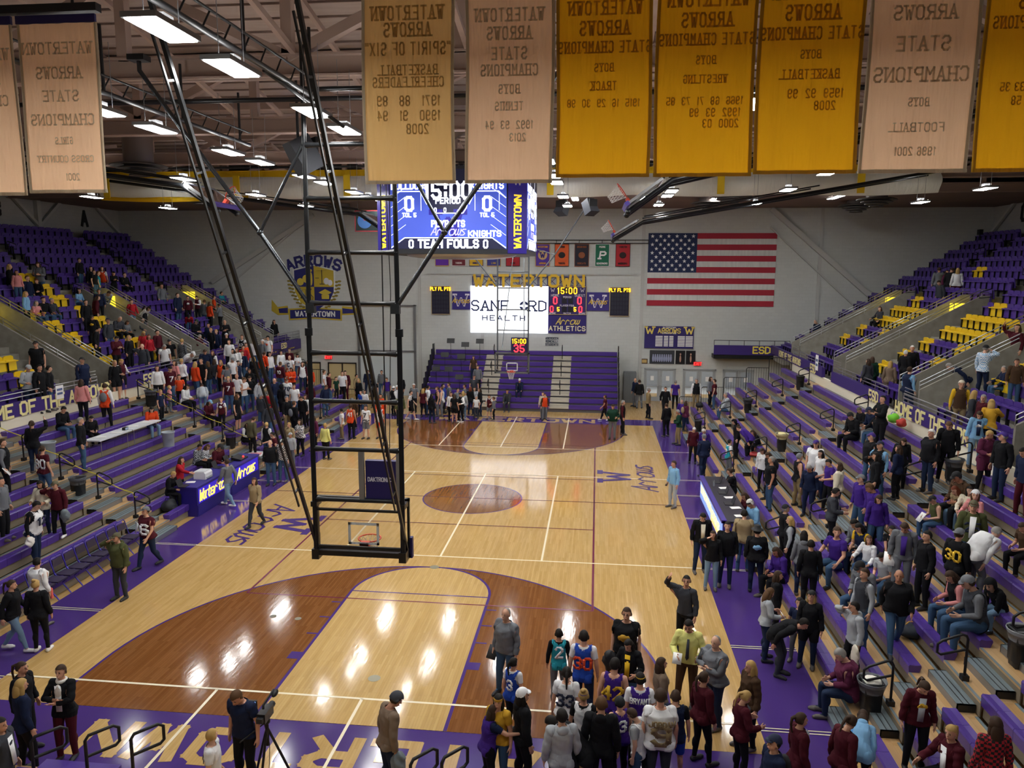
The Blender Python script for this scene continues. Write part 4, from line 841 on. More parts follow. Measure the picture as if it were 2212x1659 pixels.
for s in (-1,1):
    for i in range(9): a = -.1+i*.17; mb.ell((s*(1.75-.14*i*(i/9)),-.014,7.6-.24*i),(.13,.008,.07)); mb.ell((s*(1.55-.14*i*(i/9)),-.014,7.55-.24*i),(.12,.008,.07))
mb.build('laurel', GD2, t)
flat('ribbon_border', [[(-1.85,5.75),(0,5.85),(1.85,5.75),(1.85,4.98),(0,5.1),(-1.85,4.98)],[(-1.9,5.95),(-2.6,5.85),(-3.0,6.35),(-3.05,5.6),(-2.6,5.3),(-1.8,5.35)],[(1.9,5.95),(2.6,5.9),(2.9,5.8),(2.9,5.4),(1.8,5.35)]], GD, .012)
flat('ribbon_field', [[(-1.75,5.66),(0,5.76),(1.75,5.66),(1.75,5.08),(0,5.19),(-1.75,5.08)],[(-1.9,5.82),(-2.55,5.74),(-2.5,5.45),(-1.9,5.45)],[(1.9,5.82),(2.7,5.74),(2.7,5.5),(1.9,5.45)]], NV, .02)
wr(t,'WATERTOWN',0,5.42,.3,M('e9ebea',.6),-.03,'ribbon_lettering',st=.24,wf=.7,gap=.45); wr(t,'ARROWS',0,8.98,.62,NV,-.02,'arched_lettering',st=.26,wf=.72,gap=.45,arc=.22)
# ================================================================ championship banners, read from behind
CLG = cloth('f2b11a','gold_cloth',.55); CLP = cloth('f4cba4','peach_cloth',.55); CLT = cloth('eac07c','tan_cloth',.55); HG = cloth('c29a2c','gold_hem'); HP = cloth('c9c0aa','pale_hem'); LG = cloth('c79a34','gold_letter',.65); LPc = cloth('cfc3ae','pale_letter',.65); LT = cloth('c6ac76','tan_letter',.65)
W_ = 'WATERTOWN'
BN = [(2.075,1.15,9.47,397,CLT,HP,LT,'tan championship banner for cheerleaders, leftmost of the right hand banner row',[(W_,30,27),('ARROWS',65,27),('"SPIRIT OF SIX"',105,25),('BASKETBALL',150,20),('CHEERLEADERS',176,20),('1971   88   89',216,20),('1990   91   94',248,20),('2008     ',277,20)]),
(3.33,1.08,9.47,397,CLP,HP,LPc,'peach championship banner for boys tennis',[(W_,40,25),('ARROWS',78,25),('STATE',120,24),('CHAMPIONS',155,22),('BOYS',195,18),('TENNIS',231,17),('1992  93  94',271,16),('2013      ',298,16)]),
(4.475,1.13,9.53,384,CLG,HG,LG,'gold championship banner for boys track',[(W_,31,26),('ARROWS',72,27),('STATE CHAMPIONS',111,22),('BOYS',153,16),('TRACK',191,17),('1915  16  29  30  98',227,15)]),
(5.67,1.15,9.53,388,CLG,HG,LG,'gold championship banner for boys wrestling',[(W_,23,28),('ARROWS',65,27),('STATE CHAMPIONS',104,22),('BOYS',146,16),('WRESTLING',185,16),('1966  68  71  73  85',230,15),('1992  93  99       ',254,16),('2000  03           ',277,16)]),
(6.86,1.17,9.55,385,CLG,HG,LG,'gold championship banner for boys basketball',[(W_,17,28),('ARROWS',58,28),('STATE CHAMPIONS',99,23),('BOYS',141,16),('BASKETBALL',181,18),('1959  92  99    ',220,17),('2008          ',245,17)]),
(8.10,1.2,9.55,387,CLP,HP,LPc,'peach championship banner for boys football',[(W_,9,24),('ARROWS',66,26),('STATE',127,27),('CHAMPIONS',188,27),('BOYS',243,16),('FOOTBALL',294,17),('1996 2001',343,16)]),
(9.38,1.25,9.55,384,CLG,HG,LG,'gold championship banner cut off by the right edge of the picture',[(W_,9,24),('ARROWS',48,27),('STATE CHAMPIONS',88,22),('BOYS',130,16),('GOLF',170,17),('1929 30 32 33 35',214,16),('1949 50 57 58   ',241,16)]),
(-2.56,1.1,9.39,418,CLP,HP,LPc,'peach championship banner for girls cross country at upper left',[(W_,88,24),('ARROWS',143,24),('STATE',195,23),('CHAMPIONS',249,23),('GIRLS',297,15),('CROSS COUNTRY',339,14),('2001     ',381,15)]),
(-3.72,1.1,9.36,425,CLP,HP,LPc,'peach championship banner cut off by the left edge of the picture',[(W_,100,24),('ARROWS',155,24),('STATE',170,20),('CHAMPIONS',205,22),('2006 08',238,14),('2016 18',261,14)])]
for i, (x, wd, zb, pb, cm_, hm, lm_, lab, lines) in enumerate(BN):
    top = 11.78 if x > 0 else 11.52
    t = thing('championship_banner', lab, 'banner', (x,-3+.012*(i % 2),zb), group='championship banners'); H = top-zb; mb = MB(); n = 24; vs = []; rnd = random.Random(i)
    ph = [rnd.uniform(0,6.28) for _ in range(3)]; 
    wv = lambda xx, zz: .010*math.sin(xx*14+ph[0])*(1-.4*zz)+.006*math.sin(xx*29+ph[1])
    for a in range(n+1):
        for b in range(9):
            xx = -wd/2+wd*a/n; zz = H*b/8; vs.append((xx+.012*math.sin(zz*2+ph[2]),wv(xx,zz/H),zz))
    k = len(vs); fs = [(a*9+b,(a+1)*9+b,(a+1)*9+b+1,a*9+b+1) for a in range(n) for b in range(8)]
    mb.add(vs, fs, 0, True); mb.build('cloth', cm_, t)
    mb = MB(); hb = .035
    for a0, a1, z0, z1 in ((-wd/2-.005,-wd/2+hb,0,H),(wd/2-hb,wd/2+.005,0,H)): 
        v2 = [(xx+.012*math.sin(H*q/8*2+ph[2]), wv(xx,q/8)+dy, H*q/8) for dy in (-.008,.008) for q in range(9) for xx in (a0,a1)]
        mb.add(v2, [(2*q,2*q+1,2*q+3,2*q+2) for q in range(8)]+[(18+2*q,18+2*q+2,18+2*q+3,18+2*q+1) for q in range(8)], 0)
    v2 = [(xx, wv(xx,0)+dy, zz) for dy in (-.008,.008) for xx in [-wd/2+wd*a/n for a in range(n+1)] for zz in (0,hb*1.2)]; m2 = 2*(n+1)
    mb.add(v2, [(o+2*q,o+2*q+2,o+2*q+3,o+2*q+1) for o in (0,m2) for q in range(n)], 0); mb.build('hem', hm, t)
    mb = MB(); sc = 181.
    for s, py, hp in lines: 
        h = hp/sc; ser = s[0].isalpha()
        wf = .4 if ser else .4
        if 'CROSS' in s or (x in (8.10,-2.56,-3.72) and s in ('CHAMPIONS','WATERTOWN','STATE','ARROWS','FOOTBALL')): wf = .54
        if 'SPIRIT' in s or 'STATE C' in s: wf = .36
        text(mb, s, (0,-.022,(pb-py)/sc), (-1,0,0), Z, h, .16, wf, d=0, serif=ser, gap=.42 if ser else .4)
    mb.build('lettering', lm_, t)
    if x < 0: MB().box((-wd/2,-.02,H-.0),(wd/2,.02,H+.1)).build('top_sleeve', M('1f1550',.6), t)
tag(MB().box((-5,-3.06,11.64),(-1.95,-2.94,11.74)).tube([(-2.3,-3,11.7),(-2.3,-3,13)], .02).tube([(-4.3,-3,11.7),(-4.3,-3,13)], .02).build('banner_rail', BLACK), 'black rail above the peach banners at upper left', 'rail')
tag(MB().box((1.2,-3.06,11.8),(10.2,-2.94,11.88)).tube([(2,-3,11.8),(2,-3,13)], .02).tube([(9,-3,11.8),(9,-3,13)], .02).build('banner_rail', BLACK), 'black rail above the gold banners, over the top edge of the picture', 'rail')
# ================================================================ scorers' tables
LEDP = M('3320c8', .4, emit=.55); LEDY = M('ffd84a', .4, emit=2.2)
t = thing('scorers_table','long purple scorers table with lit script lettering on the left sideline','table',(-8.95,13.4,0)); PT = M('241a78',.45)
MB().box((-.06,-2.4,.0),(0,2.4,1.0)).box((-.75,-2.4,.0),(-.06,-2.34,1.0)).box((-.75,2.34,0),(-.06,2.4,1.0)).build('front_case', PT, t)
MB().box((-.8,-2.42,.98),(.03,2.42,1.04)).build('table_top', M('2b2182',.4), t)
MB().box((.0,-2.3,.44),(.012,2.3,.95)).build('led_panel', LEDP, t); MB().box((0,-2.38,.06),(.02,-.02,.4)).box((0,.02,.06),(.02,2.38,.4)).build('lower_panel', M('2a2078',.5), t)
mb = MB(); text(mb,'Watertown',(.012,-1.15,.7),(0,1,0),Z,.36,.11,.6,d=.012,slant=.3,gap=.12); text(mb,'Arrows',(.012,1.25,.7),(0,1,0),Z,.38,.11,.6,d=.012,slant=.3,gap=.05); mb.build('led_lettering', LEDY, t)
def prop(name, label, cat, loc, parts, rz=0, group=None):
    t = thing(name, label, cat, loc, rz, group)
    for nm, mb, m in parts: mb.build(nm, m, t)
    return t
PAPER = M('f2f2f0',.8)
def paper(x, y, z, rz, lab, c='f2f2f0', w_=.3, d_=.22):
    o = MB().box((-w_/2,-d_/2,0),(w_/2,d_/2,.006)).box((-w_/2+.02,-d_/2-.01,.006),(w_/2+.02,d_/2-.02,.01)).build('paper_stack', M(c,.8), loc=(x,y,z)); o.rotation_euler = (0,0,rz); tag(o, lab, 'paper', 'loose papers')
def laptop(x, y, z, rz, lab, c='26282c'):
    prop('laptop', lab, 'laptop', (x,y,z), [('keyboard_base', MB().box((-.17,-.12,0),(.17,.12,.018)), M(c,.4)),('lid', MB().beam((0,.12,.015),(0,.2,.24),.34,.012), M(c,.4))], rz, 'laptops on the tables')
prop('printer','white printer box standing on the left scorers table','printer',(-9.35,12.2,1.04),[('body', MB().prism([(-.22,0),(.22,0),(.22,.2),(.17,.26),(-.22,.26)],(0,.25,0),X,Z,.5), M('d9dce0',.5)),('lid', MB().box((-.2,-.22,.262),(.16,.22,.28)), M('c6cad0',.5)),('paper_tray', MB().box((.2,-.18,.03),(.26,.18,.09)), M('a8adb3',.5))])
paper(-9.5,11.6,1.04,.3,'white papers by the printer on the left scorers table'); laptop(-9.45,11.1,1.04,1.6,'dark laptop at the near end of the left scorers table'); laptop(-9.5,13.6,1.04,1.6,'dark laptop in front of the person in plaid at the left scorers table'); laptop(-9.5,14.5,1.04,1.6,'dark laptop near the red button light on the left scorers table')
prop('control_console','dark control console with a red lamp on the left scorers table','console',(-9.3,14.9,1.04),[('case', MB().prism([(-.2,0),(.2,0),(.2,.05),(-.2,.14)],(0,.3,0),X,Z,.6), BLACK),('lamp', MB().lathe([(.04,0),(.03,.05)],(.1,.1,.07),10), M('ff3030',.4,emit=3))])
prop('side_table','small white table with a pink sheet beyond the left scorers table','table',(-9.6,17.0,0),[('table_top', MB().box((-.35,-.4,.72),(.35,.4,.75)), M('dcdce0',.5))]+[('leg', MB().tube([(a,b,0),(a,b,.72)],.015,n=6), CHROME) for a in (-.3,.3) for b in (-.35,.35)]); paper(-9.6,16.9,.755,.2,'pink sheet on the small white table','e79aa0',.45,.4)
t = thing('scorers_table','purple press table with a bright blue and gold screen front on the right sideline','table',(8.32,12.15,0))
MB().box((0,-2.5,0),(.06,2.5,1.0)).box((.06,-2.5,0),(.8,-2.44,1.0)).box((.06,2.44,0),(.8,2.5,1.0)).build('front_case', M('3a2d8c',.45), t); MB().box((-.03,-2.52,.98),(.85,2.52,1.04)).build('table_top', M('1f1c2c',.4), t); MB().box((-.05,-2.52,.97),(.1,2.52,1.07)).build('top_bolster', M('3b2a8e',.45), t)
s = MB().box((-.012,-2.42,.3),(0,2.42,.93)).build('led_panel', M('8fb4ff',.4,emit=.6), t); mb = MB(); text(mb,'WATERTOWN',(-.012,1.0,.68),(0,-1,0),Z,.24,.2,.8,d=.01,gap=.5); text(mb,'ARROWS',(-.012,-1.1,.6),(0,-1,0),Z,.26,.2,.8,d=.01,gap=.5); mb.build('led_lettering', M('ffe9a0',.4,emit=1.1), s); MB().box((-.014,-2.4,.32),(-.012,-.2,.5)).build('led_gold_band', M('ffdf8a',.4,emit=.7), s)
for i, (y, lab) in enumerate(((13.9,'dark laptop in front of the bearded person at the right press table'),(12.6,'dark laptop at the middle of the right press table'),(11.4,'dark laptop near the headset person at the right press table'))): laptop(8.75,y,1.04,-1.57,lab)
for y, lab in ((13.2,'white papers beside the far laptop on the right press table'),(12.1,'white papers at the middle of the right press table'),(11.0,'white papers by the headset person on the right press table'),(10.2,'white papers at the near end of the right press table')): paper(8.9,y,1.04,.2,lab)
mb = MB().lathe([(.033,0),(.035,.15),(.014,.19),(.014,.22)],n=10); o = mb.build('water_bottle', M('dfe9ee',.1,trans=.8), loc=(8.6,13.4,1.04)); tag(o,'clear water bottle on the right press table','bottle')
# ---- folding tables on the left bleachers
for i, (y0, lab) in enumerate(((11.3,'white folding table with papers on the left bleachers, near one of two'),(13.2,'white folding table with papers on the left bleachers, far one of two'))):
    t = thing('folding_table',lab,'table',(-12.85,y0+.92,1.75),group='folding tables on the left bleachers'); MB().box((-.3,-.92,.7),(.3,.92,.745)).build('table_top', M('d6dade',.5), t)
    for yy in (-.75,.75): mb = MB(); [mb.tube([(x,yy,0),(x,yy,.7)],.014,n=6) for x in (.22,)]; mb.tube([(-.22,yy,.45),(-.22,yy,.7)],.014,n=6); mb.tube([(-.22,yy,.55),(.22,yy,.55)],.012,n=6); mb.build('leg', CHROME, t)
    paper(-12.85,y0+.5,2.5,.4,'papers on the %s folding table, near end' % ('near','far')[i]); paper(-12.8,y0+1.3,2.5,.1,'papers on the %s folding table, far end' % ('near','far')[i],w_=.4)
prop('phone_stand','small dark camera device on the folding tables','device',(-12.75,13.05,2.5),[('body', MB().box((-.06,-.1,0),(.06,.1,.1)), BLACK),('screen', MB().box((.06,-.08,.02),(.065,.08,.09)), M('9db0c8',.3))])
# ---- waste bins
def bin_(x, y, z, lab, c, liner=None, top=None):
    t = thing('waste_bin',lab,'bin',(x,y,z),group='waste bins'); MB().lathe([(.17,0),(.23,.66),(.25,.68),(.25,.71),(.22,.71),(.2,.1)],n=4 if c != '9aa3ab' else 18).build('bucket', M(c,.5), t).rotation_euler = (0,0,PI/4)
    if liner: o = MB().lathe([(.225,.6),(.262,.7),(.262,.72),(.2,.5)],n=14).build('bag_rim', M(liner,.35), t)
    if top: o = MB().ell((0,0,.68),(.18,.18,.08)).build('rubbish', M(top,.8), t)
BB = '1e1f22'
for a in ((11.95,25.3,1.46,'black waste bin on the first aisle of the right bleachers, third deck up',BB,'33363a',None),(14.45,25.6,2.62,'black waste bin near the top of the first aisle, right bleachers',BB,None,None),(9.6,25.4,0.3,'black waste bin on the first step by the far end of the right bleachers',BB,None,None),(11.7,17.2,1.46,'black waste bin heaped with popcorn bags in the second aisle, right bleachers',BB,'c9c08f','e6d9a0'),
 (9.6,.95,.3,'dark waste bin holding a white plate at the bottom of the near right aisle',BB,'6b7074','f2efe4'),(12.05,.9,1.46,'large black waste bin at the right edge of the picture',BB,'8d9296',None),(14.3,8.9,2.62,'black waste bin below the upper stand, beside the person in a black and blue jacket',BB,'5a5f64','a9a58c'),
 (-11.7,8.9,1.17,'black waste bin in the near aisle of the left bleachers under the yellow tape',BB,'5a6068',None),(-14.2,17.1,2.62,'black waste bin with bag high in the second aisle, left bleachers',BB,'5a6068',None),(-10.8,17.2,.88,'black waste bin with purple bag low in the second aisle, left bleachers',BB,'4a2f8c',None),
 (-13.4,9.9,2.04,'grey plastic bin on the left bleachers beside the seated person in black','9aa3ab',None,None),(-11.9,14.4,1.46,'grey plastic bin between benches behind the left scorers table','9aa3ab',None,None),(-9.95,14.9,.3,'grey plastic bin behind the person in plaid at the scorers table','9aa3ab',None,None),(-9.3,18.3,0,'dark open basket at the far end of the left scorers table','22262a',None,None)): bin_(*a)
# ---- folding chairs along the left sideline
def fchair(lab):
    t = thing('folding_chair',lab,'chair',group='purple folding chairs'); FM = M('3a2f9a',.35,.3)
    MB().prism([(-.2,-.19),(.22,-.19),(.22,.19),(-.2,.19)],(0,0,.43),(1,0,0),(0,1,0),.04).build('seat', M('2e2440',.6), t)
    o = MB().prism([(-.19,0),(.19,0),(.17,.19),(-.17,.19)],(-.265,0,.64),(0,1,0),(-.12,0,1),.025).build('backrest', M('3a3040',.6), t)
    mb = MB(); mb.tube([(-.16,-.22,.4),(-.29,-.22,.86),(-.3,-.16,.92),(-.3,.16,.92),(-.29,.22,.86),(-.16,.22,.4)],.014,n=6); mb.build('back_frame', FM, t)
    for s in (-1,1): MB().tube([(-.18,s*.22,.5),(.24,s*.22,0)],.013,n=6).build('leg', FM, t); MB().tube([(.18,s*.2,.43),(-.26,s*.2,0)],.013,n=6).build('leg', FM, t)
    return t
CH = fchair('x')
for i in range(9):
    y = 7.75-.455*i; lab = 'purple folding chair facing the court, %s in the left sideline row from the far end' % ORD[i]
    o = CH if i == 0 else dup(CH,(0,0,0),0,lab); o['label'] = lab; o.location = (-9.3,y,0)
# ---- yellow rope tied between the left handrails
mb = MB(); pts = []
for r in (10,8,6,4,2): pts.append((-(XF(r)+.1), 17.15, dk(r)+.82))
def rope(P):
    Q = []
    for a, b in zip(P[:-1],P[1:]):
        for q in range(6): v = Vector(a).lerp(Vector(b),q/6); v.z -= .08*math.sin(PI*q/6); Q.append(v)
    return Q+[Vector(P[-1])]
tag(MB().tube(rope(pts+[(-9.9,17.1,1.35)]),.014,n=5).build('yellow_rope', M('d8c93a',.6)),'yellow rope tied across the second aisle handrails of the left bleachers','rope')
tag(MB().tube(rope([(-(XF(r)+.1), 9.02, dk(r)+.82) for r in (10,8,6,4,2)]+[(-9.8,9.0,1.3)]),.014,n=5).build('yellow_rope', M('d8c93a',.6)),'yellow rope tied across the near aisle handrails of the left bleachers','rope')
# ---- bags and small things left on the benches
def bag(x, y, z, s, lab, c, c2=None, rz=0):
    t = thing('bag',lab,'bag',(x,y,z),rz,'bags left on the bleachers'); mb = MB(); mb.ell((0,0,s[2]*.5),(s[0],s[1],s[2]*.5),n=16,k=10); mb.v = [(q[0]*(1+.13*math.sin(q[2]*31+q[1]*17)), q[1]*(1+.13*math.sin(q[0]*27+q[2]*19)), max(q[2]*(1+.08*math.sin(q[0]*23)),.0)) for q in mb.v]; mb.ell((s[0]*.3,0,s[2]*.32),(s[0]*.8,s[1]*.8,s[2]*.32)); mb.build('sack', M(c,.7), t)
    MB().tube([(-s[0]*.5,0,s[2]*.9),(-s[0]*.3,0,s[2]*1.15),(s[0]*.1,0,s[2]*1.15),(s[0]*.3,0,s[2]*.9)],.012,n=5).build('strap', M(c2 or c,.7), t)
for a in ((-9.75,10.6,.3,(.25,.3,.4),'dark backpack beside the near end of the left scorers table','1f2228'),(-9.9,11.1,.45,(.22,.25,.4),'black backpack on the bench behind the left scorers table','191b20'),(-10.9,3.6,.6,(.2,.28,.22),'black bag between the benches behind the left folding chairs','17181c'),
 (15.05,15.3,3.06,(.2,.18,.34),'bright green and blue bag on the top right bench under the fascia','7bd63a','3a78d0'),(15.05,14.6,3.06,(.17,.16,.3),'red and pale blue bag on the top right bench under the fascia','c8443a','8fc0dc'),(11.1,3.0,.89,(.3,.25,.3),'black and gold bag between benches at the lower right','1c2430','d8a13a'),
 (-13.7,13.0,2.04,(.3,.3,.3),'black coat heap beside the folding tables on the left bleachers','15161a'),(11.0,19.3,1.03,(.3,.25,.25),'dark bag on the bench beside the person bending in purple','24222c'),(11.0,18.6,.9,(.35,.2,.15),'red and white cloth on the second deck of the right bleachers','c44a4e'),(10.2,29.6,.9,(.2,.2,.3),'black bag at the far end of the right bleachers','1a1b1f')): bag(*a)
o = MB().lathe([(.08,0),(.1,.18),(.105,.2),(.09,.19)],n=14).build('popcorn_tub', M('e8e2d6',.6), loc=(11.45,2.0,1.32)); tag(o,'white and red popcorn tub on a purple bench at the lower right','tub'); MB().lathe([(.096,.08),(.1,.13)],n=14).build('tub_band', M('b02a30',.6), o)
# ---- video camera on its tripod at the near end
t = thing('video_camera','black video camera with lit flip screen on a tripod at the near baseline','camera',(-.75,-1.75,0))
for a in (.5,2.6,4.7): MB().tube([(0,0,1.02),(.38*math.cos(a),.38*math.sin(a),.02)],.022,n=6).build('tripod_leg', BLK2, t)
MB().tube([(0,0,.7),(0,0,1.15)],.03).ell((0,0,1.13),(.06,.06,.06)).build('tripod_head', BLK2, t); MB().tube([(0,0,1.12),(-.3,-.35,.95)],.012,n=6).build('pan_handle', BLK2, t)
MB().box((-.07,-.2,1.2),(.07,.12,1.36)).tube([(0,.12,1.29),(0,.24,1.29)],.055).box((-.05,-.27,1.24),(.05,-.2,1.32)).build('body', BLACK, t); MB().tube([(.0,-.1,1.4),(.0,-.1,1.46),(.0,.3,1.5)],.02,n=6).ell((.07,.2,1.5),(.045,.1,.05)).build('microphone', BLK2, t)
o = MB().box((-.3,-.12,1.4),(-.1,-.09,1.54)).build('flip_screen', BLACK, t); MB().box((-.285,-.124,1.415),(-.115,-.12,1.525)).build('screen_glass', M('8fb4ff',.3,emit=.9), o)
mb = MB(); mb.tube([(.05,-.2,1.2),(.15,-.25,.9),(.1,-.2,.4),(.2,-.1,.05)],.006,n=5); mb.build('cable', BLK2, t)
# ---- camera tripod high in the right stand, music stands and locker
t = thing('tripod','black camera tripod standing in the top corner of the right stand','tripod',(26.3,34.6,ZU(12)));
for a in (0,2.1,4.2): MB().tube([(0,0,1.2),(.35*math.cos(a),.35*math.sin(a),0)],.02,n=5).build('leg', BLK2, t)
MB().box((-.1,-.15,1.2),(.1,.15,1.5)).build('camera_body', BLK2, t)
for i, (x, y, z) in enumerate(((-4.9,35.6,2.9),(-3.9,35.3,2.7),(-3.0,35.6,2.9),(-5.1,34.6,2.1),(-4.05,34.6,2.0),(-5.5,33.8,1.3),(-4.7,33.8,1.3),(-3.9,33.1,.9))):
    t = thing('music_stand','black music stand on the left part of the far bleachers, %s from the top left' % ORD[i],'music stand',(x,y,z-.2),group='music stands'); MB().beam((0,-.05,1.0),(0,.05,1.3),.5,.02).build('desk', BLACK, t); MB().tube([(0,0,0),(0,0,1.1)],.014,n=6).build('stem', BLACK, t)
    mb = MB(); [mb.tube([(0,0,.15),(.2*math.cos(a),.2*math.sin(a),0)],.01,n=5) for a in (0,2.1,4.2)]; mb.build('foot', BLACK, t)
prop('steel_locker','tall grey steel locker at the right end of the far bleachers','locker',(6.6,36.2,0),[('body', MB().box((-.35,-.3,0),(.45,.4,1.95)), M('6f7478',.5,.3)),('door', MB().box((-.33,-.32,.05),(.04,-.3,1.9)).box((.06,-.32,.05),(.43,-.3,1.9)), M('787d81',.5,.3))])
t = thing('trombone','brass trombone standing at the left edge of the far bleachers','instrument',(-5.75,32.3,.7)); MB().tube([(-.1,0,.3),(.25,.05,.0),(.3,.05,.06),(-.05,0,.36)],.02,n=6).build('slide', M('c98a2c',.25,.9), t); MB().tube([(-.1,0,.3),(-.2,0,.55)],.03,r1=.1).build('bell', M('d0912e',.25,.9), t)
# ---- black fence at the far end of each lower bleacher
for sx, nm in ((1,'right'),(-1,'left')):
    t = thing('end_fence','black stepped bar fence closing the far end of the %s bleachers' % nm,'fence',(sx*9.25,31.0,0))
    for r in range(1,11,2):
        x0, x1 = XF(r)-9.25, XF(r+2)-9.25; z0 = dk(r); mb = MB(); mb.tube([(sx*x0,0,z0-.2),(sx*x0,0,z0+.9),(sx*(x0+.08),0,z0+.98),(sx*x1,0,z0+.98),(sx*x1,0,z0-.2)],.022,n=6)
        for q in range(1,9): mb.tube([(sx*(x0+(x1-x0)*q/9),0,z0-.2),(sx*(x0+(x1-x0)*q/9),0,z0+.98)],.008,n=4)
        mb.build('fence_bay', BLK2, t)
for x, y, z, w_, h_, lab in ((15.27,25.9,3.95,.45,.75,'white paper sign with dark print hung on the right guard rail above the fascia'),(15.2,8.9,3.35,.6,.9,'white poster board at the right edge of the picture on the guard rail'),(-15.27,13.1,3.85,.4,.5,'white paper sign hung over the fascia letters on the left guard rail')):
    s = 1 if x > 0 else -1; t = thing('paper_sign', lab, 'sign', (x,y,z)); MB().box((-.006,-w_/2,-h_/2),(.006,w_/2,h_/2)).build('sheet', PAPER, t); mb = MB()
    for q in range(2): mb.box((-s*.012,-w_*.35,.06-q*h_*.3),(-s*.006,w_*.35,.06+h_*.16-q*h_*.3))
    mb.build('print', M('5b6b96',.7), t)
# ================================================================ people: one body grown as a single surface, then posed joint by joint
SHO = np.array([.172,0,1.425]); ELB = np.array([.262,-.008,1.155]); WRI = np.array([.338,.02,.915])
HIP = np.array([.092,0,.93]); KNE = np.array([.1,.012,.5]); ANK = np.array([.105,-.02,.085])
def body_template():
    mb = MB()
    def cap(p, q, r0, r1, n=12, k=3):
        p = Vector(p); q = Vector(q); d = (q-p).normalized(); a = d.cross(Vector((0,1,0)))
        if a.length < .1: a = d.cross(Vector((1,0,0)))
        a.normalize(); b = d.cross(a); rings = []
        for i in range(1, k+1): t = PI/2*(1-i/(k+.0)); rings.append((p-d*r0*math.sin(t), r0*math.cos(t)))
        for i in range(k): t = PI/2*(i/k); rings.append((q+d*r1*math.sin(t), r1*math.cos(t)))
        vs = [c+(a*math.cos(2*PI*j/n)+b*math.sin(2*PI*j/n))*max(r,.001) for c, r in rings for j in range(n)]; m = len(rings)
        fs = [(i*n+j,i*n+(j+1)%n,(i+1)*n+(j+1)%n,(i+1)*n+j) for i in range(m-1) for j in range(n)]+[tuple(range(n-1,-1,-1)), tuple(range((m-1)*n,m*n))]
        mb.add(vs, fs)
    def loft(R, n=18):
        vs = [(rx*math.cos(2*PI*j/n), y+ry*math.sin(2*PI*j/n), z) for z, rx, ry, y in R for j in range(n)]; m = len(R)
        mb.add(vs, [(i*n+j,i*n+(j+1)%n,(i+1)*n+(j+1)%n,(i+1)*n+j) for i in range(m-1) for j in range(n)]+[tuple(range(n-1,-1,-1)), tuple(range((m-1)*n,m*n))])
    loft([(.83,.1,.08,-.01),(.87,.15,.105,-.012),(.93,.168,.115,-.015),(1.0,.16,.108,-.005),(1.08,.14,.1,.008),(1.16,.142,.102,.008),(1.26,.162,.112,.005),(1.34,.176,.112,0),(1.4,.175,.098,-.008),(1.45,.13,.075,-.015),(1.48,.075,.06,-.012)])
    cap((0,-.01,1.46),(0,.012,1.58),.058,.052)
    mb.ell((0,.004,1.655),(.076,.094,.1),n=18,k=12); mb.ell((0,.03,1.6),(.062,.068,.075),n=14,k=9); mb.ell((0,.062,1.562),(.034,.036,.03)); cap((0,.098,1.655),(0,.116,1.617),.009,.014,8); mb.ell((0,.1,1.58),(.024,.012,.012))
    for s in (-1,1):
        S_ = lambda v: (v[0]*s, v[1], v[2])
        mb.ell((s*.078,.0,1.63),(.012,.022,.033),n=8,k=6)
        mb.ell((s*.15,-.005,1.41),(.068,.066,.07)); cap(S_(SHO),S_(ELB),.056,.043); cap(S_(ELB),S_(WRI),.043,.027)
        cap(S_((.095,-.01,.9)),S_(KNE),.092,.057); mb.ell((s*.09,-.05,.9),(.085,.085,.1)); cap(S_(KNE),S_(ANK),.055,.036); mb.ell((s*.102,-.028,.36),(.05,.055,.11))
        cap(S_((.105,-.045,.045)),S_((.115,.13,.035)),.042,.034); cap(S_((.1,.1,.03)),S_((.118,.165,.028)),.036,.026)
        d = (WRI-ELB)/np.linalg.norm(WRI-ELB); side = np.array([0,1,0]); side = side-d*side.dot(d); side /= np.linalg.norm(side); nrm = np.cross(d, side)
        P = lambda a, b, c: S_(tuple(WRI+d*a+side*b+nrm*c))
        cap(P(.0,0,0),P(.03,0,0),.028,.03); 
        for b in (-.026,-.009,.009,.026): cap(P(.03,b*.8,0),P(.085,b,0),.016,.014,8)
        for b, l in ((.03,.062),(.0105,.075),(-.0095,.07),(-.029,.054)): cap(P(.085,b,0),P(.085+l*.55,b*1.08,.004*-1),.0092,.0086,8,2); cap(P(.085+l*.55,b*1.08,-.004),P(.085+l,b*1.1,-.02),.0086,.0075,8,2)
        cap(P(.025,.03,-.004),P(.06,.056,-.014),.0135,.0115,8,2); cap(P(.06,.056,-.014),P(.092,.062,-.024),.0112,.009,8,2)
    o = mb.build('person_form', M('c99a80',.6)); md = o.modifiers.new('r','REMESH'); md.mode = 'VOXEL'; md.voxel_size = .0075
    sm = o.modifiers.new('s','SMOOTH'); sm.factor = .5; sm.iterations = 3
    out = []
    for ratio in (.34,.13,.06):
        dc = o.modifiers.new('d','DECIMATE'); dc.ratio = ratio
        me = bpy.data.meshes.new_from_object(o.evaluated_get(bpy.context.evaluated_depsgraph_get()))
        v = np.empty(len(me.vertices)*3); me.vertices.foreach_get('co', v); v = v.reshape(-1,3); n_ = np.empty(len(me.vertices)*3); me.vertices.foreach_get('normal', n_)
        me.calc_loop_triangles(); t = np.empty(len(me.loop_triangles)*3, dtype=np.int32); me.loop_triangles.foreach_get('vertices', t)
        out.append((v, n_.reshape(-1,3), t.reshape(-1,3))); o.modifiers.remove(dc); bpy.data.meshes.remove(me)
    m_ = o.data; bpy.data.objects.remove(o); bpy.data.meshes.remove(m_); return out
TPL = body_template()
ss = lambda a, b, x: np.clip((x-a)/(b-a),0,1)**2*(3-2*np.clip((x-a)/(b-a),0,1))
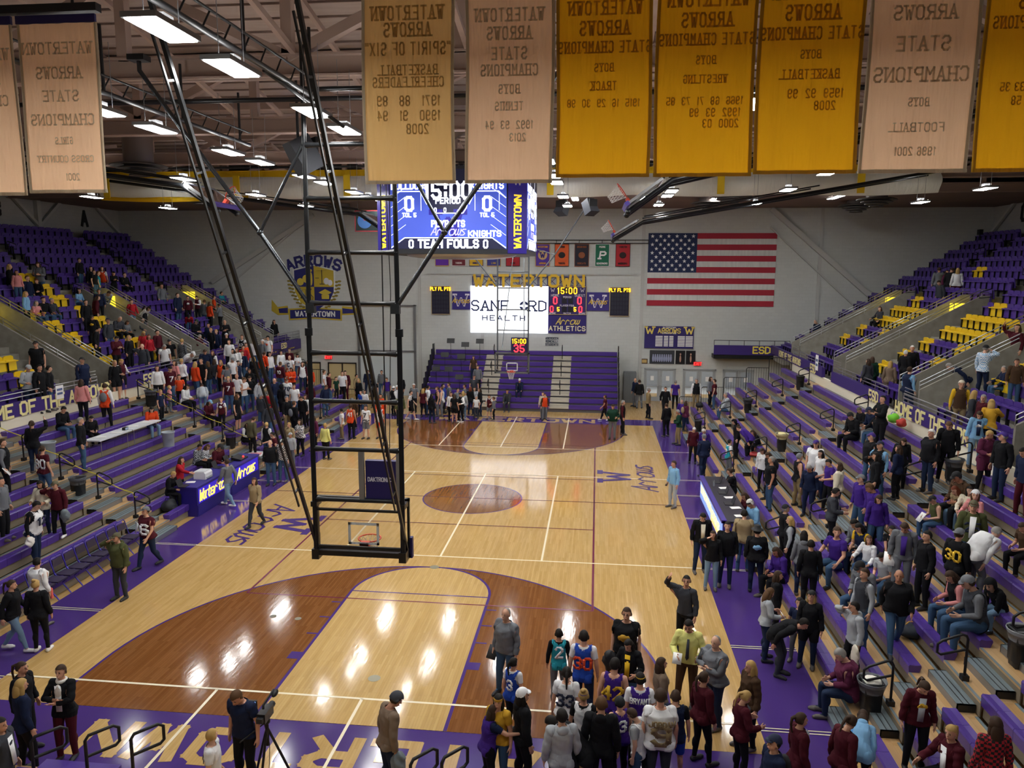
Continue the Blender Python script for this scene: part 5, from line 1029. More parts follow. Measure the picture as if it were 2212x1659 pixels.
BN_ = ['pelvis','spine','chest','head','uaL','faL','uaR','faR','thL','shL','ftL','thR','shR','ftR']
def segd(p, a, b):
    d = b-a; t = np.clip(((p-a)@d)/(d@d),-.15,1.2)[:,None]; return np.linalg.norm(p-(a+d*t),axis=1)
def coords(v):
    """arm and leg parameters of rest positions: (arm share, distance along the arm, side)"""
    s = np.where(v[:,0] >= 0, 1., -1.); p = v*np.stack([s,np.ones_like(s),np.ones_like(s)],1)
    d = (ELB-SHO)/np.linalg.norm(ELB-SHO); t = (p-SHO)@d
    da = np.minimum(segd(p,SHO,ELB), segd(p,ELB,WRI+(WRI-ELB)*.8)); lim = .072+.02*ss(.6,.35,p[:,2]*0+np.abs(t))
    a = ss(-.045,.05,t)*ss(lim+.016,lim-.006,da)*(p[:,2] < 1.52)
    a = np.where((t > .2) & (p[:,0] > .215) & (da < .13), 1., a)
    a = np.where((p[:,2] < .95) & (p[:,0] < .235), 0, a)
    return s, p, t, a
def weights(v):
    s, p, t, a = coords(v); W = np.zeros((len(v),14)); z = v[:,2]
    hd = ss(1.48,1.56,z); ch = ss(1.2,1.32,z)*(1-hd); sp = ss(.98,1.1,z)*(1-ss(1.2,1.32,z)); leg = ss(.99,.85,z)*(1-hd); pe = (1-ss(.98,1.1,z))*(1-leg)
    fd = (WRI-ELB)/np.linalg.norm(WRI-ELB); te = (p-ELB)@fd; fa = ss(-.04,.04,te); R_ = s > 0
    mid = ss(-.03,.03,v[:,0])
    W[:,0] = pe; W[:,1] = sp; W[:,2] = ch; W[:,3] = hd
    kn = ss(.56,.44,z); an = ss(.12,.07,z)
    for c0, mm in ((8,1-mid),(11,mid)): W[:,c0] += leg*mm*(1-kn); W[:,c0+1] += leg*mm*kn*(1-an); W[:,c0+2] += leg*mm*an
    W *= (1-a)[:,None]
    for c0, mm in ((4,~R_),(6,R_)): W[:,c0] += a*mm*(1-fa); W[:,c0+1] += a*mm*fa
    return W/W.sum(1,keepdims=True)
def rmat(a, b):
    a = a/np.linalg.norm(a); b = b/np.linalg.norm(b); v = np.cross(a,b); c = a@b
    if c < -.999: return np.diag([1,-1,-1.])
    K = np.array([[0,-v[2],v[1]],[v[2],0,-v[0]],[-v[1],v[0],0]]); return np.eye(3)+K+K@K/(1+c)
def rx(a): c, s = math.cos(a), math.sin(a); return np.array([[1,0,0],[0,c,-s],[0,s,c]])
def ry(a): c, s = math.cos(a), math.sin(a); return np.array([[c,0,s],[0,1,0],[-s,0,c]])
def rz_(a): c, s = math.cos(a), math.sin(a); return np.array([[c,-s,0],[s,c,0],[0,0,1]])
def ik(S0, T, l1, l2, pole):
    d = T-S0; L = np.linalg.norm(d); L2 = min(max(L,abs(l1-l2)+.02),(l1+l2)*.997); d = d/max(L,1e-6); T = S0+d*L2
    x = (l1*l1-l2*l2+L2*L2)/(2*L2); h = math.sqrt(max(l1*l1-x*x,0)); p = pole-d*(pole@d); p = p/max(np.linalg.norm(p),1e-6); return S0+d*x+p*h, T
def pose_mats(P):
    """P: pelvis offset/lean, spine bend, head turn, hand and foot goals -> 14 (rotation, rest pivot, new pivot)"""
    mats = [None]*14; pel = np.array([0,0,.95]); pp = pel+np.array(P.get('pel',(0,0,0))); Rp = rx(-P.get('lean0',0))@ry(P.get('tilt',0)); mats[0] = (Rp,pel,pp)
    sp0 = np.array([0,0,1.05]); sp1 = pp+Rp@(sp0-pel); Rs = Rp@rx(-P.get('lean',0)*.5)@rz_(P.get('twist',0)*.5); mats[1] = (Rs,sp0,sp1)
    c0 = np.array([0,0,1.25]); c1 = sp1+Rs@(c0-sp0); Rc = Rs@rx(-P.get('lean',0)*.5)@rz_(P.get('twist',0)*.5); mats[2] = (Rc,c0,c1)
    h0 = np.array([0,-.005,1.5]); h1 = c1+Rc@(h0-c0); hy, hp = P.get('head',(0,0)); Rh = Rc@rx(P.get('lean',0)*.6)@rz_(hy)@rx(-hp); mats[3] = (Rh,h0,h1)
    l1 = np.linalg.norm(ELB-SHO); l2 = np.linalg.norm(WRI-ELB)
    for i, s in ((4,-1),(6,1)):
        m = np.array([s,1,1]); S0 = SHO*m; S1 = c1+Rc@(S0-c0); g = P.get('hR' if s > 0 else 'hL'); rel = np.array(g if g is not None else (.255,.05,-.52)); pole = np.array(P.get('eR' if s > 0 else 'eL',(.45,-.8,-.3)))
        T = S1+Rc@((rel-np.array([.172,0,0]))*m); E, T = ik(S1,T,l1,l2,Rc@(pole*m)); mats[i] = (rmat((ELB-SHO)*m,E-S1),S0,S1); mats[i+1] = (rmat((WRI-ELB)*m,T-E),ELB*m,E)
    l1 = np.linalg.norm(KNE-HIP); l2 = np.linalg.norm(ANK-KNE)
    for i, s in ((8,-1),(11,1)):
        m = np.array([s,1,1]); H0 = HIP*m; H1 = pp+Rp@(H0-pel); g = P.get('fR' if s > 0 else 'fL'); T = np.array(g if g is not None else (.11,-.01,.085))*m; pole = np.array(P.get('kn',(.12,1,.1)))*m
        K, T = ik(H1,T,l1,l2,pole); mats[i] = (rmat((KNE-HIP)*m,K-H1),H0,H1); mats[i+1] = (rmat((ANK-KNE)*m,T-K),KNE*m,K); mats[i+2] = (rx(-P.get('toe',0)),ANK*m,T)
    return mats
def skin(v, W, mats):
    out = np.zeros_like(v)
    for j, (R_, a, b) in enumerate(mats):
        w_ = W[:,j]
        if w_.max() > 1e-4: i = w_ > 1e-4; out[i] += ((v[i]-a)@R_.T+b)*w_[i][:,None]
    return out
POSES = {
 'st': {}, 'sh': dict(hR=(.2,.26,-.3),hL=(.2,.26,-.3),head=(0,.35)),           # both hands held in front
 'ph': dict(hR=(.1,.33,-.2),hL=(.14,.3,-.24),head=(0,.45)),                    # looking at a phone
 'cr': dict(hR=(.02,.2,-.21),hL=(.0,.23,-.25),eR=(.8,.1,-.5),eL=(.8,.1,-.5)),  # arms crossed
 'ta': dict(hR=(.27,.25,-.2),head=(.4,0)), 'hp': dict(hR=(.2,.06,-.4),hL=(.2,.06,-.4),eR=(1,-.3,0),eL=(1,-.3,0)),
 'wk': dict(fR=(.1,.26,.085),fL=(.1,-.3,.13),hR=(.24,-.12,-.5),hL=(.24,.22,-.46),pel=(0,0,-.03)),
 'ea': dict(hR=(.14,.16,.14),eR=(.9,.1,-.5),head=(-.2,.1)),                    # hand at the face
 'up': dict(hR=(.28,.25,.3),eR=(.8,.3,0),head=(.3,-.1)), 're': dict(hR=(.25,.5,-.08),lean=.25),
 'bd': dict(lean0=.55,lean=.75,hR=(.2,.3,-.42),hL=(.2,.3,-.42),pel=(0,-.12,-.04),head=(0,-.1)),
 'lk': dict(head=(.7,0)), 'rk': dict(head=(-.7,.1)), 'dn': dict(head=(0,.5),lean=.15),
 'si': dict(pel=(0,0,-.41),fR=(.13,.42,.085),fL=(.13,.4,.085),hR=(.16,.4,-.36),hL=(.16,.4,-.36),lean=.25,head=(0,.15)),
 'sp': dict(pel=(0,0,-.41),fR=(.13,.42,.085),fL=(.13,.4,.085),hR=(.1,.34,-.24),hL=(.12,.32,-.26),lean=.3,head=(0,.45)),
 'ss': dict(pel=(0,0,-.41),fR=(.13,.45,.085),fL=(.13,.38,.085),hR=(.24,.38,-.3),hL=(.2,.3,-.4),lean=.1,head=(.4,0)),
 'sb': dict(pel=(0,0,-.41),fR=(.15,.4,.085),fL=(.15,.36,.085),hR=(.14,.44,-.34),hL=(.14,.42,-.34),lean=.75,head=(0,.2)),
}
COL = dict(bk='15161a',nv='1a2440',ch='3a3d44',gy='6d7177',lg='a7adb3',wh='e4e6e8',mr='4a1420',rd='a8202c',og='d9481f',pu='3f2480',yl='e0b62a',bl='2447a8',lb='7fb0d8',tl='2a97a8',gn='16382a',ol='4d5232',tn='9c8a6a',br='4a3626',pk='d78f8f',cr='d9d2bd',kh='8d7b58',dn='3c5878',dd='1f2c46',ld='7593b0',cm='5a5640',py='dedc86',tp='7d6c5c',dp='5a2440',sk='c48f72',gd='c79a2e')
CNAME = dict(bk='black',nv='navy',ch='charcoal',gy='grey',lg='light grey',wh='white',mr='maroon',rd='red',og='orange',pu='purple',yl='yellow',bl='blue',lb='light blue',tl='teal',gn='dark green',ol='olive',tn='tan',br='brown',pk='pink',cr='cream',kh='khaki',dn='blue denim',dd='dark denim',ld='pale denim',cm='camouflage',py='pale yellow',tp='taupe',dp='plum',sk='bare',gd='gold')
HCOL = dict(k='17120f',b='3b2a1e',m='5a4028',l='b3935a',g='8d8a86',w='d6d4d0',r='6a3420')
HNAME = dict(k='dark',b='brown',m='light brown',l='blond',g='grey',w='white',r='red')
SKIN = ['d2a084','c9947a','dcae94','b98468','caa088']
GNAME = dict(t='T-shirt',s='sweatshirt',h='hoodie',j='jacket',v='vest over long sleeves',k='jersey',c='long coat',p='plaid shirt',n='cardigan')
def fabric(c, plaid=None):
    if not plaid: return M(COL[c], .85, spec=.2)
    k = ('pl',c,plaid)
    if k in _M: return _M[k]
    m = bpy.data.materials.new('plaid_'+c); m.use_nodes = True; l = m.node_tree.links; b = m.node_tree.nodes['Principled BSDF']; b.inputs['Roughness'].default_value = .85
    tc = N(m,'ShaderNodeTexCoord'); ck = N(m,'ShaderNodeTexChecker'); ck.inputs['Scale'].default_value = 24; ck.inputs['Color1'].default_value = lin(COL[c])+(1,); ck.inputs['Color2'].default_value = lin(COL[plaid])+(1,)
    l.new(tc.outputs['Object'],ck.inputs[0]); l.new(ck.outputs[0],b.inputs['Base Color']); _M[k] = m; return m
def npmesh(name, v, t, mat, parent=None):
    me = bpy.data.meshes.new(name); n = len(v); k = len(t); me.vertices.add(n); me.vertices.foreach_set('co', np.ascontiguousarray(v,dtype=np.float32).ravel()); me.loops.add(k*3); me.loops.foreach_set('vertex_index', np.ascontiguousarray(t,dtype=np.int32).ravel())
    me.polygons.add(k); me.polygons.foreach_set('loop_start', np.arange(0,3*k,3,dtype=np.int32)); me.polygons.foreach_set('use_smooth', np.ones(k,dtype=bool)); me.materials.append(mat); me.update(calc_edges=True)
    o = bpy.data.objects.new(name, me); C.objects.link(o)
    if parent: o.parent = parent
    return o
_REG = {}
def region(lod, kind):
    """faces of the body covered by a garment, hems clamped clean, pushed out from the skin"""
    k = (lod,kind)
    if k in _REG: return _REG[k]
    v, nr, t = TPL[lod]; s, p, ta, a = coords(v); z = v[:,2]; fd = (WRI-ELB)/np.linalg.norm(WRI-ELB); te = (p-ELB)@fd; ud = (ELB-SHO)/np.linalg.norm(ELB-SHO); arm = a > .5
    v = v.copy(); head = z > 1.47; off = .012
    g, par = kind[0], kind[1:]
    if g == 'T':       # top: sleeve code + hem
        sl, hem, off, neck = par; nk = (z > neck) & (np.hypot(v[:,0],v[:,1]+.01) < .088) | (z > 1.5); body = (~arm) & (z > hem) & ~nk
        lim = {'l':9,'s':.17,'n':.0}[sl]
        if sl == 'l': sel = body | (arm & (te < .235))
        elif sl == 's': sel = body | (arm & (ta < lim))
        else: sel = body & (p[:,0] < .152) if neck > 0 else body
        f_ = sel[t].any(1); out = ~sel; 
        i = out & (~arm) & (z <= hem); v[i,2] = hem
        i = nk & ~arm; v[i,2] = np.minimum(neck,v[i,2])
        if sl == 's': i = out & arm; q = ta[i]-lim; v[i] -= (q[:,None]*ud)*np.stack([s[i],np.ones(i.sum()),np.ones(i.sum())],1)
        if sl == 'l': i = out & arm; q = te[i]-.235; v[i] -= (q[:,None]*fd)*np.stack([s[i],np.ones(i.sum()),np.ones(i.sum())],1)
        if sl == 'n': f_ = sel[t].sum(1) >= 2
    elif g == 'B':     # bottoms from the waist to lo
        lo, off = par; sel = (~arm) & (z > lo) & (z < 1.03); f_ = sel[t].any(1) & ~arm[t].any(1); i = (~sel) & (z <= lo); v[i,2] = lo; i = (~sel) & (z > 1.0); v[i,2] = np.minimum(z[i],1.04)
    elif g == 'S': off = .009; sel = (z < .105) & ~arm; f_ = sel[t].all(1)
    elif g == 'H':     # hair / cap / beanie shells on the skull
        low, front, off = par; y = v[:,1]; hl = front-(front-low)*ss(.055,-.02,y); sel = (z > hl) & (z > 1.5); f_ = sel[t].all(1)
    elif g == 'O':     # raised hood
        off = .03; sel = (z > 1.46) & ~((v[:,1] > .045) & (np.abs(v[:,0]) < .062) & (z < 1.7)); f_ = sel[t].all(1)
    tt = t[f_]; u, inv = np.unique(tt, return_inverse=True); tt = inv.reshape(-1,3); vv = v[u]+nr[u]*off
    if g == 'T' and par[2] > .016: vv = vv+nr[u]*(.004*np.sin(vv[:,2:3]*48+vv[:,0:1]*25))
    if g == 'S': vv[:,2] = np.maximum(vv[:,2],.0)
    _REG[k] = (vv, tt, weights(v[u]), np.abs(vv[:,0])); return _REG[k]
_W = [weights(t[0]) for t in TPL]
def mbnp(mb):
    v = np.array(mb.v); t = []
    for q in mb.f:
        for i in range(1,len(q)-1): t.append((q[0],q[i],q[i+1]))
    return v, np.array(t,dtype=np.int32)
def person(label, group, loc, yaw, h, pose, top, bot, hair, ext, lod, i):
    """yaw in degrees clockwise from facing the far wall"""
    E = ext.split(); rnd = random.Random(i*7+3); P = dict(POSES[pose]); sc = h/1.75; kid = h < 1.5; fat = 1.0+.25*('F' in E)+rnd.uniform(-.03,.07); fem = 'w' in E
    if pose in ('st','sh','ph','cr','ta','lk','rk','dn','hp','ea'):
        a, b = rnd.uniform(-.03,.09), rnd.uniform(-.06,.06); P['fR'] = (.11+abs(b),a,.085); P['fL'] = (.11,-a*.7,.085)
    hy, hp = P.get('head',(0,0)); P['head'] = (hy+rnd.uniform(-.2,.2), hp+rnd.uniform(-.05,.1)); P['twist'] = rnd.uniform(-.12,.12)
    mats = pose_mats(P); Rz = rz_(-math.radians(yaw))
    def shape(v):
        v = v.copy(); z = v[:,2]; ax = np.abs(v[:,0])
        tor = ss(.8,.95,z)*ss(1.47,1.38,z)*ss(.25,.19,ax); v[:,1] = v[:,1]*(1+(fat-1)*1.5*tor)+.03*(fat-1)*tor; v[:,0] = v[:,0]*(1+(fat-1)*tor)
        if fem: v[:,0] *= 1+.05*ss(.8,.93,z)*ss(1.05,.98,z)*(ax < .22)-.07*ss(1.0,1.15,z)*(z < 1.5); v[:,1] += .022*np.exp(-((z-1.31)/.05)**2)*np.exp(-((ax-.075)/.05)**2)*(v[:,1] > .02)
        if kid: hb = ss(1.47,1.56,z)[:,None]; c = np.array([0,0,1.52]); v = v+(v-c)*.22*hb
        return v
    def fin(v, W): q = skin(shape(v), W, mats)*sc; return q@Rz.T
    v, nr, t = TPL[lod]; base = 0.; sk = SKIN[0 if rnd.random() < .5 else rnd.randrange(5)]
    body = npmesh('person', fin(v,_W[lod]), t, M(sk,.55), None); body.location = loc; tag(body, label, 'person', group)
    hh = lambda name, vv, tt, mat, W=None: npmesh(name, fin(vv, weights(vv) if W is None else W), tt, mat, body)
    # face
    if lod < 2:
        mb = MB(); [mb.ell((s*.031,.087,1.648),(.011,.008,.006),n=8,k=5) for s in (-1,1)]; [mb.ell((s*.031,.094,1.668),(.018,.005,.0035),n=6,k=4) for s in (-1,1)]; vv, tt = mbnp(mb); hh('eyes', vv, tt, M('2a1c16',.4))
        mb = MB(); mb.ell((0,.1105,1.581),(.02,.005,.005),n=8,k=5); vv, tt = mbnp(mb); hh('lips', vv, tt, M('9a4f4a',.5))
    # clothes
    g = top[0]; c = top[1:3]; c2 = top[3:5] or None
    if g == 'p': mt = fabric(c, c2 or 'wh')
    elif 'P' in E: mt = fabric(c, c2 or 'bk')
    else: mt = fabric(c)
    spec = {'t':('s',.89,.021,1.465),'s':('l',.9,.023,1.475),'h':('l',.88,.027,1.48),'j':('l',.87,.026,1.485),'v':('n',.88,.03,1.485),'k':('n',.84,.028,1.445),'c':('l',.62,.03,1.485),'p':('l',.88,.018,1.475),'n':('l',.82,.022,1.47)}[g]
    nm = {'t':'t_shirt','s':'sweatshirt','h':'hoodie','j':'jacket','v':'vest','k':'jersey','c':'coat','p':'plaid_shirt','n':'cardigan'}[g]
    if c2 and g in 'vk': vv, tt, W, _ = region(lod, ('T','l' if 'L' in ext.split() or g == 'v' else 's',.92,.01,1.475)); npmesh('undershirt', fin(vv,W), tt, fabric(c2), body)
    elif g == 'k': pass
    vv, tt, W, _ = region(lod, ('T',)+spec); npmesh(nm, fin(vv,W), tt, mt, body)
    if c2 and g in 'jnhsc' and 'P' not in E and lod < 2:    # open front shows the shirt below
        mb = MB(); mb.prism([(-.045,.98),(.045,.98),(.06,1.44),(-.06,1.44)], (0,.162*(1+(fat-1)*1.2),0), (1,0,0), (0,0,1), .012); vv, tt = mbnp(mb); vv[:,1] = np.where(vv[:,2] > 1.4, .135, vv[:,1]); hh('shirt_front', vv, tt, fabric(c2))
    if g == 'h' or 'O' in E and lod < 2:
        mb = MB(); mb.ell((0,-.095,1.46),(.095,.055,.075),n=10,k=6); vv, tt = mbnp(mb); hh('hood', vv, tt, mt)
    bg = bot[0]; bc = bot[1:3]
    if bg == 'S': vv, tt, W, _ = region(lod, ('B',.54,.022)); npmesh('shorts', fin(vv,W), tt, fabric(bc), body)
    elif bg == 'D': vv, tt, W, _ = region(lod, ('B',.62,.03)); npmesh('skirt', fin(vv,W), tt, fabric(bc), body)
    else: vv, tt, W, _ = region(lod, ('B',.075 if 'l' != bg else .1,.014 if bg == 'T' else .006)); npmesh('trousers' if bg == 'T' else 'leggings', fin(vv,W), tt, fabric(bc), body)
    vv, tt, W, _ = region(lod, ('S',)); npmesh('shoes', fin(vv,W), tt, M('e2e2e0' if 'q' in E else ('26262a' if rnd.random() < .6 else '5a5450'),.6), body)
    # hair and hats
    hc, hs = hair[0], hair[1]; HM = M(HCOL[hc],.7,spec=.3)
    if hs in 'slpucB':
        if hs != 'b': vv, tt, W, _ = region(lod, ('H',1.6 if hs != 's' else 1.585,1.7,.011)); npmesh('hair', fin(vv,W), tt, HM, body)
    if hs == 'b' and hc in 'gbw': vv, tt, W, _ = region(lod, ('H',1.6,1.86,.004)); npmesh('hair', fin(vv,W), tt, HM, body)
    if hs in 'lpu' and 'X' not in E:
        mb = MB()
        if hs == 'l': mb.ell((0,-.06,1.53),(.092,.062,.17),n=12,k=8); mb.ell((.07,-.0,1.54),(.028,.045,.14)); mb.ell((-.07,-.0,1.54),(.028,.045,.14))
        elif hs == 'p': mb.tube([(0,-.085,1.69),(0,-.14,1.67),(0,-.155,1.56),(0,-.135,1.42)], .035, n=8, r1=.014)
        else: mb.ell((0,-.05,1.765),(.048,.048,.042))
        vv, tt = mbnp(mb); Wt = weights(vv); Wt[:] = 0; Wt[:,3] = 1; hh({'l':'long_hair','p':'ponytail','u':'hair_bun'}[hs], vv, tt, HM, Wt)
    for e in ext.split():
        if e[0] in 'CNYG' and len(e) >= 3:
            hm = M(COL[e[1:3]],.8)
            if e[0] == 'C':
                vv, tt, W, _ = region(lod, ('H',1.645,1.69,.02)); cp = npmesh('cap', fin(vv,W), tt, hm, body); bk = -1 if e.endswith('r') else 1
                mb = MB(); mb.prism([(.075*math.cos(PI*q/8),.075*math.sin(PI*q/8)) for q in range(9)], (0,bk*.075,1.69), (1,0,0), (0,bk*1,-.18*1), .008); vv, tt = mbnp(mb); Wt = np.zeros((len(vv),14)); Wt[:,3] = 1; hh('cap_brim', vv, tt, hm, Wt)
            elif e[0] == 'N': vv, tt, W, _ = region(lod, ('H',1.63,1.685,.024)); npmesh('beanie', fin(vv,W), tt, hm, body)
            elif e[0] == 'Y':
                mb = MB(); mb.lathe([(.092,0),(.094,.035)],(0,.005,1.665),16,sx=.86,sy=1.08); vv, tt = mbnp(mb); Wt = np.zeros((len(vv),14)); Wt[:,3] = 1; hh('headband', vv, tt, hm, Wt)
            elif e[0] == 'G':
                mb = MB(); mb.ell((0,-.19,1.24),(.14,.08,.19),n=10,k=7); vv, tt = mbnp(mb); hh('backpack', vv, tt, hm)
        elif e == 'Hd': vv, tt, W, _ = region(lod, ('O',)); npmesh('raised_hood', fin(vv,W), tt, mt, body)
        elif e == 'Ht':
            mb = MB(); mb.lathe([(.17,.0),(.165,.012),(.095,.02),(.088,.1),(.06,.12)],(0,.0,1.685),18,sx=.9,sy=1.1); vv, tt = mbnp(mb); Wt = np.zeros((len(vv),14)); Wt[:,3] = 1; hh('brimmed_hat', vv, tt, M('131316',.7), Wt)
        elif e == 'Ti':
            mb = MB(); mb.prism([(-.02,1.4),(.02,1.4),(.03,1.05),(0,1.0),(-.03,1.05)],(0,.155,0),(1,0,0),(0,0,1),.01); vv, tt = mbnp(mb); vv[:,1] = vv[:,1]+.018-.3*np.maximum(0,vv[:,2]-1.3); hh('tie', vv, tt, M('1f2430',.6))
        elif e == 'Sc':
            mb = MB(); mb.tube([(.07*math.cos(q*PI/6),-.0+.075*math.sin(q*PI/6),1.475) for q in range(12)],.032,n=7,closed=True); mb.ell((0,.12,1.3),(.07,.03,.16)); vv, tt = mbnp(mb); hh('scarf', vv, tt, M('e0ddd6',.9))
        elif e == 'Gl': mb = MB(); [mb.tube([(s*.031+.019*math.cos(q*PI/5),.104,1.648+.015*math.sin(q*PI/5)) for q in range(10)],.003,n=4,closed=True) for s in (-1,1)]; vv, tt = mbnp(mb); hh('glasses', vv, tt, BLACK)
        elif e[0] == '@' or e[0] == '*':     # print on back (@) or chest (*): text~colour~height~z
            s_, cc, hgt, zz = (e[1:].split('~')+['wh','.16','1.25'])[:4]; fr = e[0] == '*'; mb = MB(); sgn = 1 if not fr else -1
            text(mb, s_.replace('_',' '), (0,0,float(zz)), (sgn,0,0), (0,0,1), float(hgt), .24, .6 if len(s_) < 4 else .42, d=.004, gap=.35 if len(s_) < 4 else .2); vv, tt = mbnp(mb)
            yb = .138+.02*(fat-1)*6; vv[:,1] = (yb-.9*vv[:,0]**2 if fr else -yb+.9*vv[:,0]**2)+(vv[:,1]); hh('lettering', vv, tt, M(COL[cc],.7))
        elif e[0] == '%':
            mb = MB(); bk = e.endswith('r'); mb.prism([(.09*math.cos(q*PI/8), 1.28+.065*math.sin(q*PI/8)*(1+.25*math.sin(q*2.3))) for q in range(16)],(0,0,0),(1,0,0),(0,0,1),.004); vv, tt = mbnp(mb); yb = .158+.02*(fat-1)*6; vv[:,1] = (-1 if bk else 1)*(yb-.9*vv[:,0]**2)+vv[:,1]; hh('print', vv, tt, M(COL[e[1:3]],.7))
        elif e[0] == '#':                     # held object
            j_ = 5 if pose in ('ea','up') else 7; m_ = np.array([-1 if j_ == 5 else 1,1,1]); hR = mats[j_][2]+mats[j_][0]@((WRI+(WRI-ELB)*.3-ELB)*m_); mm = {'#ph':((.04,.008,.075),'14151a','phone'),'#bk':((.08,.015,.1),'e8e8e4','booklet'),'#tb':((.1,.01,.13),'2c2f33','tablet'),'#bt':((.035,.035,.12),'e0655a','bottle'),'#cp':((.045,.045,.07),'e6e6e6','cup'),'#pp':((.11,.004,.15),'f0f0ee','paper'),'#bg':((.14,.08,.13),'e6e2dc','bundle'),'#ct':((.13,.1,.2),'6f7a80','folded_coat'),'#kc':((.14,.1,.2),'17181c','folded_coat'),'#bl':((.13,.06,.24),'d8cfc0','blanket'),'#gb':((.3,.08,.22),'202428','carry_bag')}[e]
            mb = MB(); d_ = mm[0]
            if mm[2] in ('bottle','cup'): mb.lathe([(d_[0],-d_[2]),(d_[0],d_[2]),(d_[0]*.6,d_[2]*1.2)],n=10)
            elif d_[1] > .05:
                mb.ell((0,0,-d_[2]*.6),d_,n=16,k=11); mb.v = [(q[0]*(1+.28*math.sin(q[2]*37+q[1]*30)), q[1]*(1+.3*math.sin(q[0]*41+q[2]*23)), q[2]*(1+.15*math.sin(q[0]*33))) for q in mb.v]
            else: mb.prism([(-d_[0],-d_[2]),(d_[0],-d_[2]),(d_[0],d_[2]),(-d_[0],d_[2])],(0,0,0),(1,0,0),(0,-.6,.8),d_[1])
            vv, tt = mbnp(mb); vv = (vv+hR+np.array([0,.03,0]))*sc@Rz.T; o = npmesh(mm[2], vv, tt, M(mm[1],.6)); o.location = loc
            tag(o, '%s held by the %s' % (mm[2].replace('_',' '), ' '.join(label.split()[:11])), mm[2].split('_')[-1])
    return body
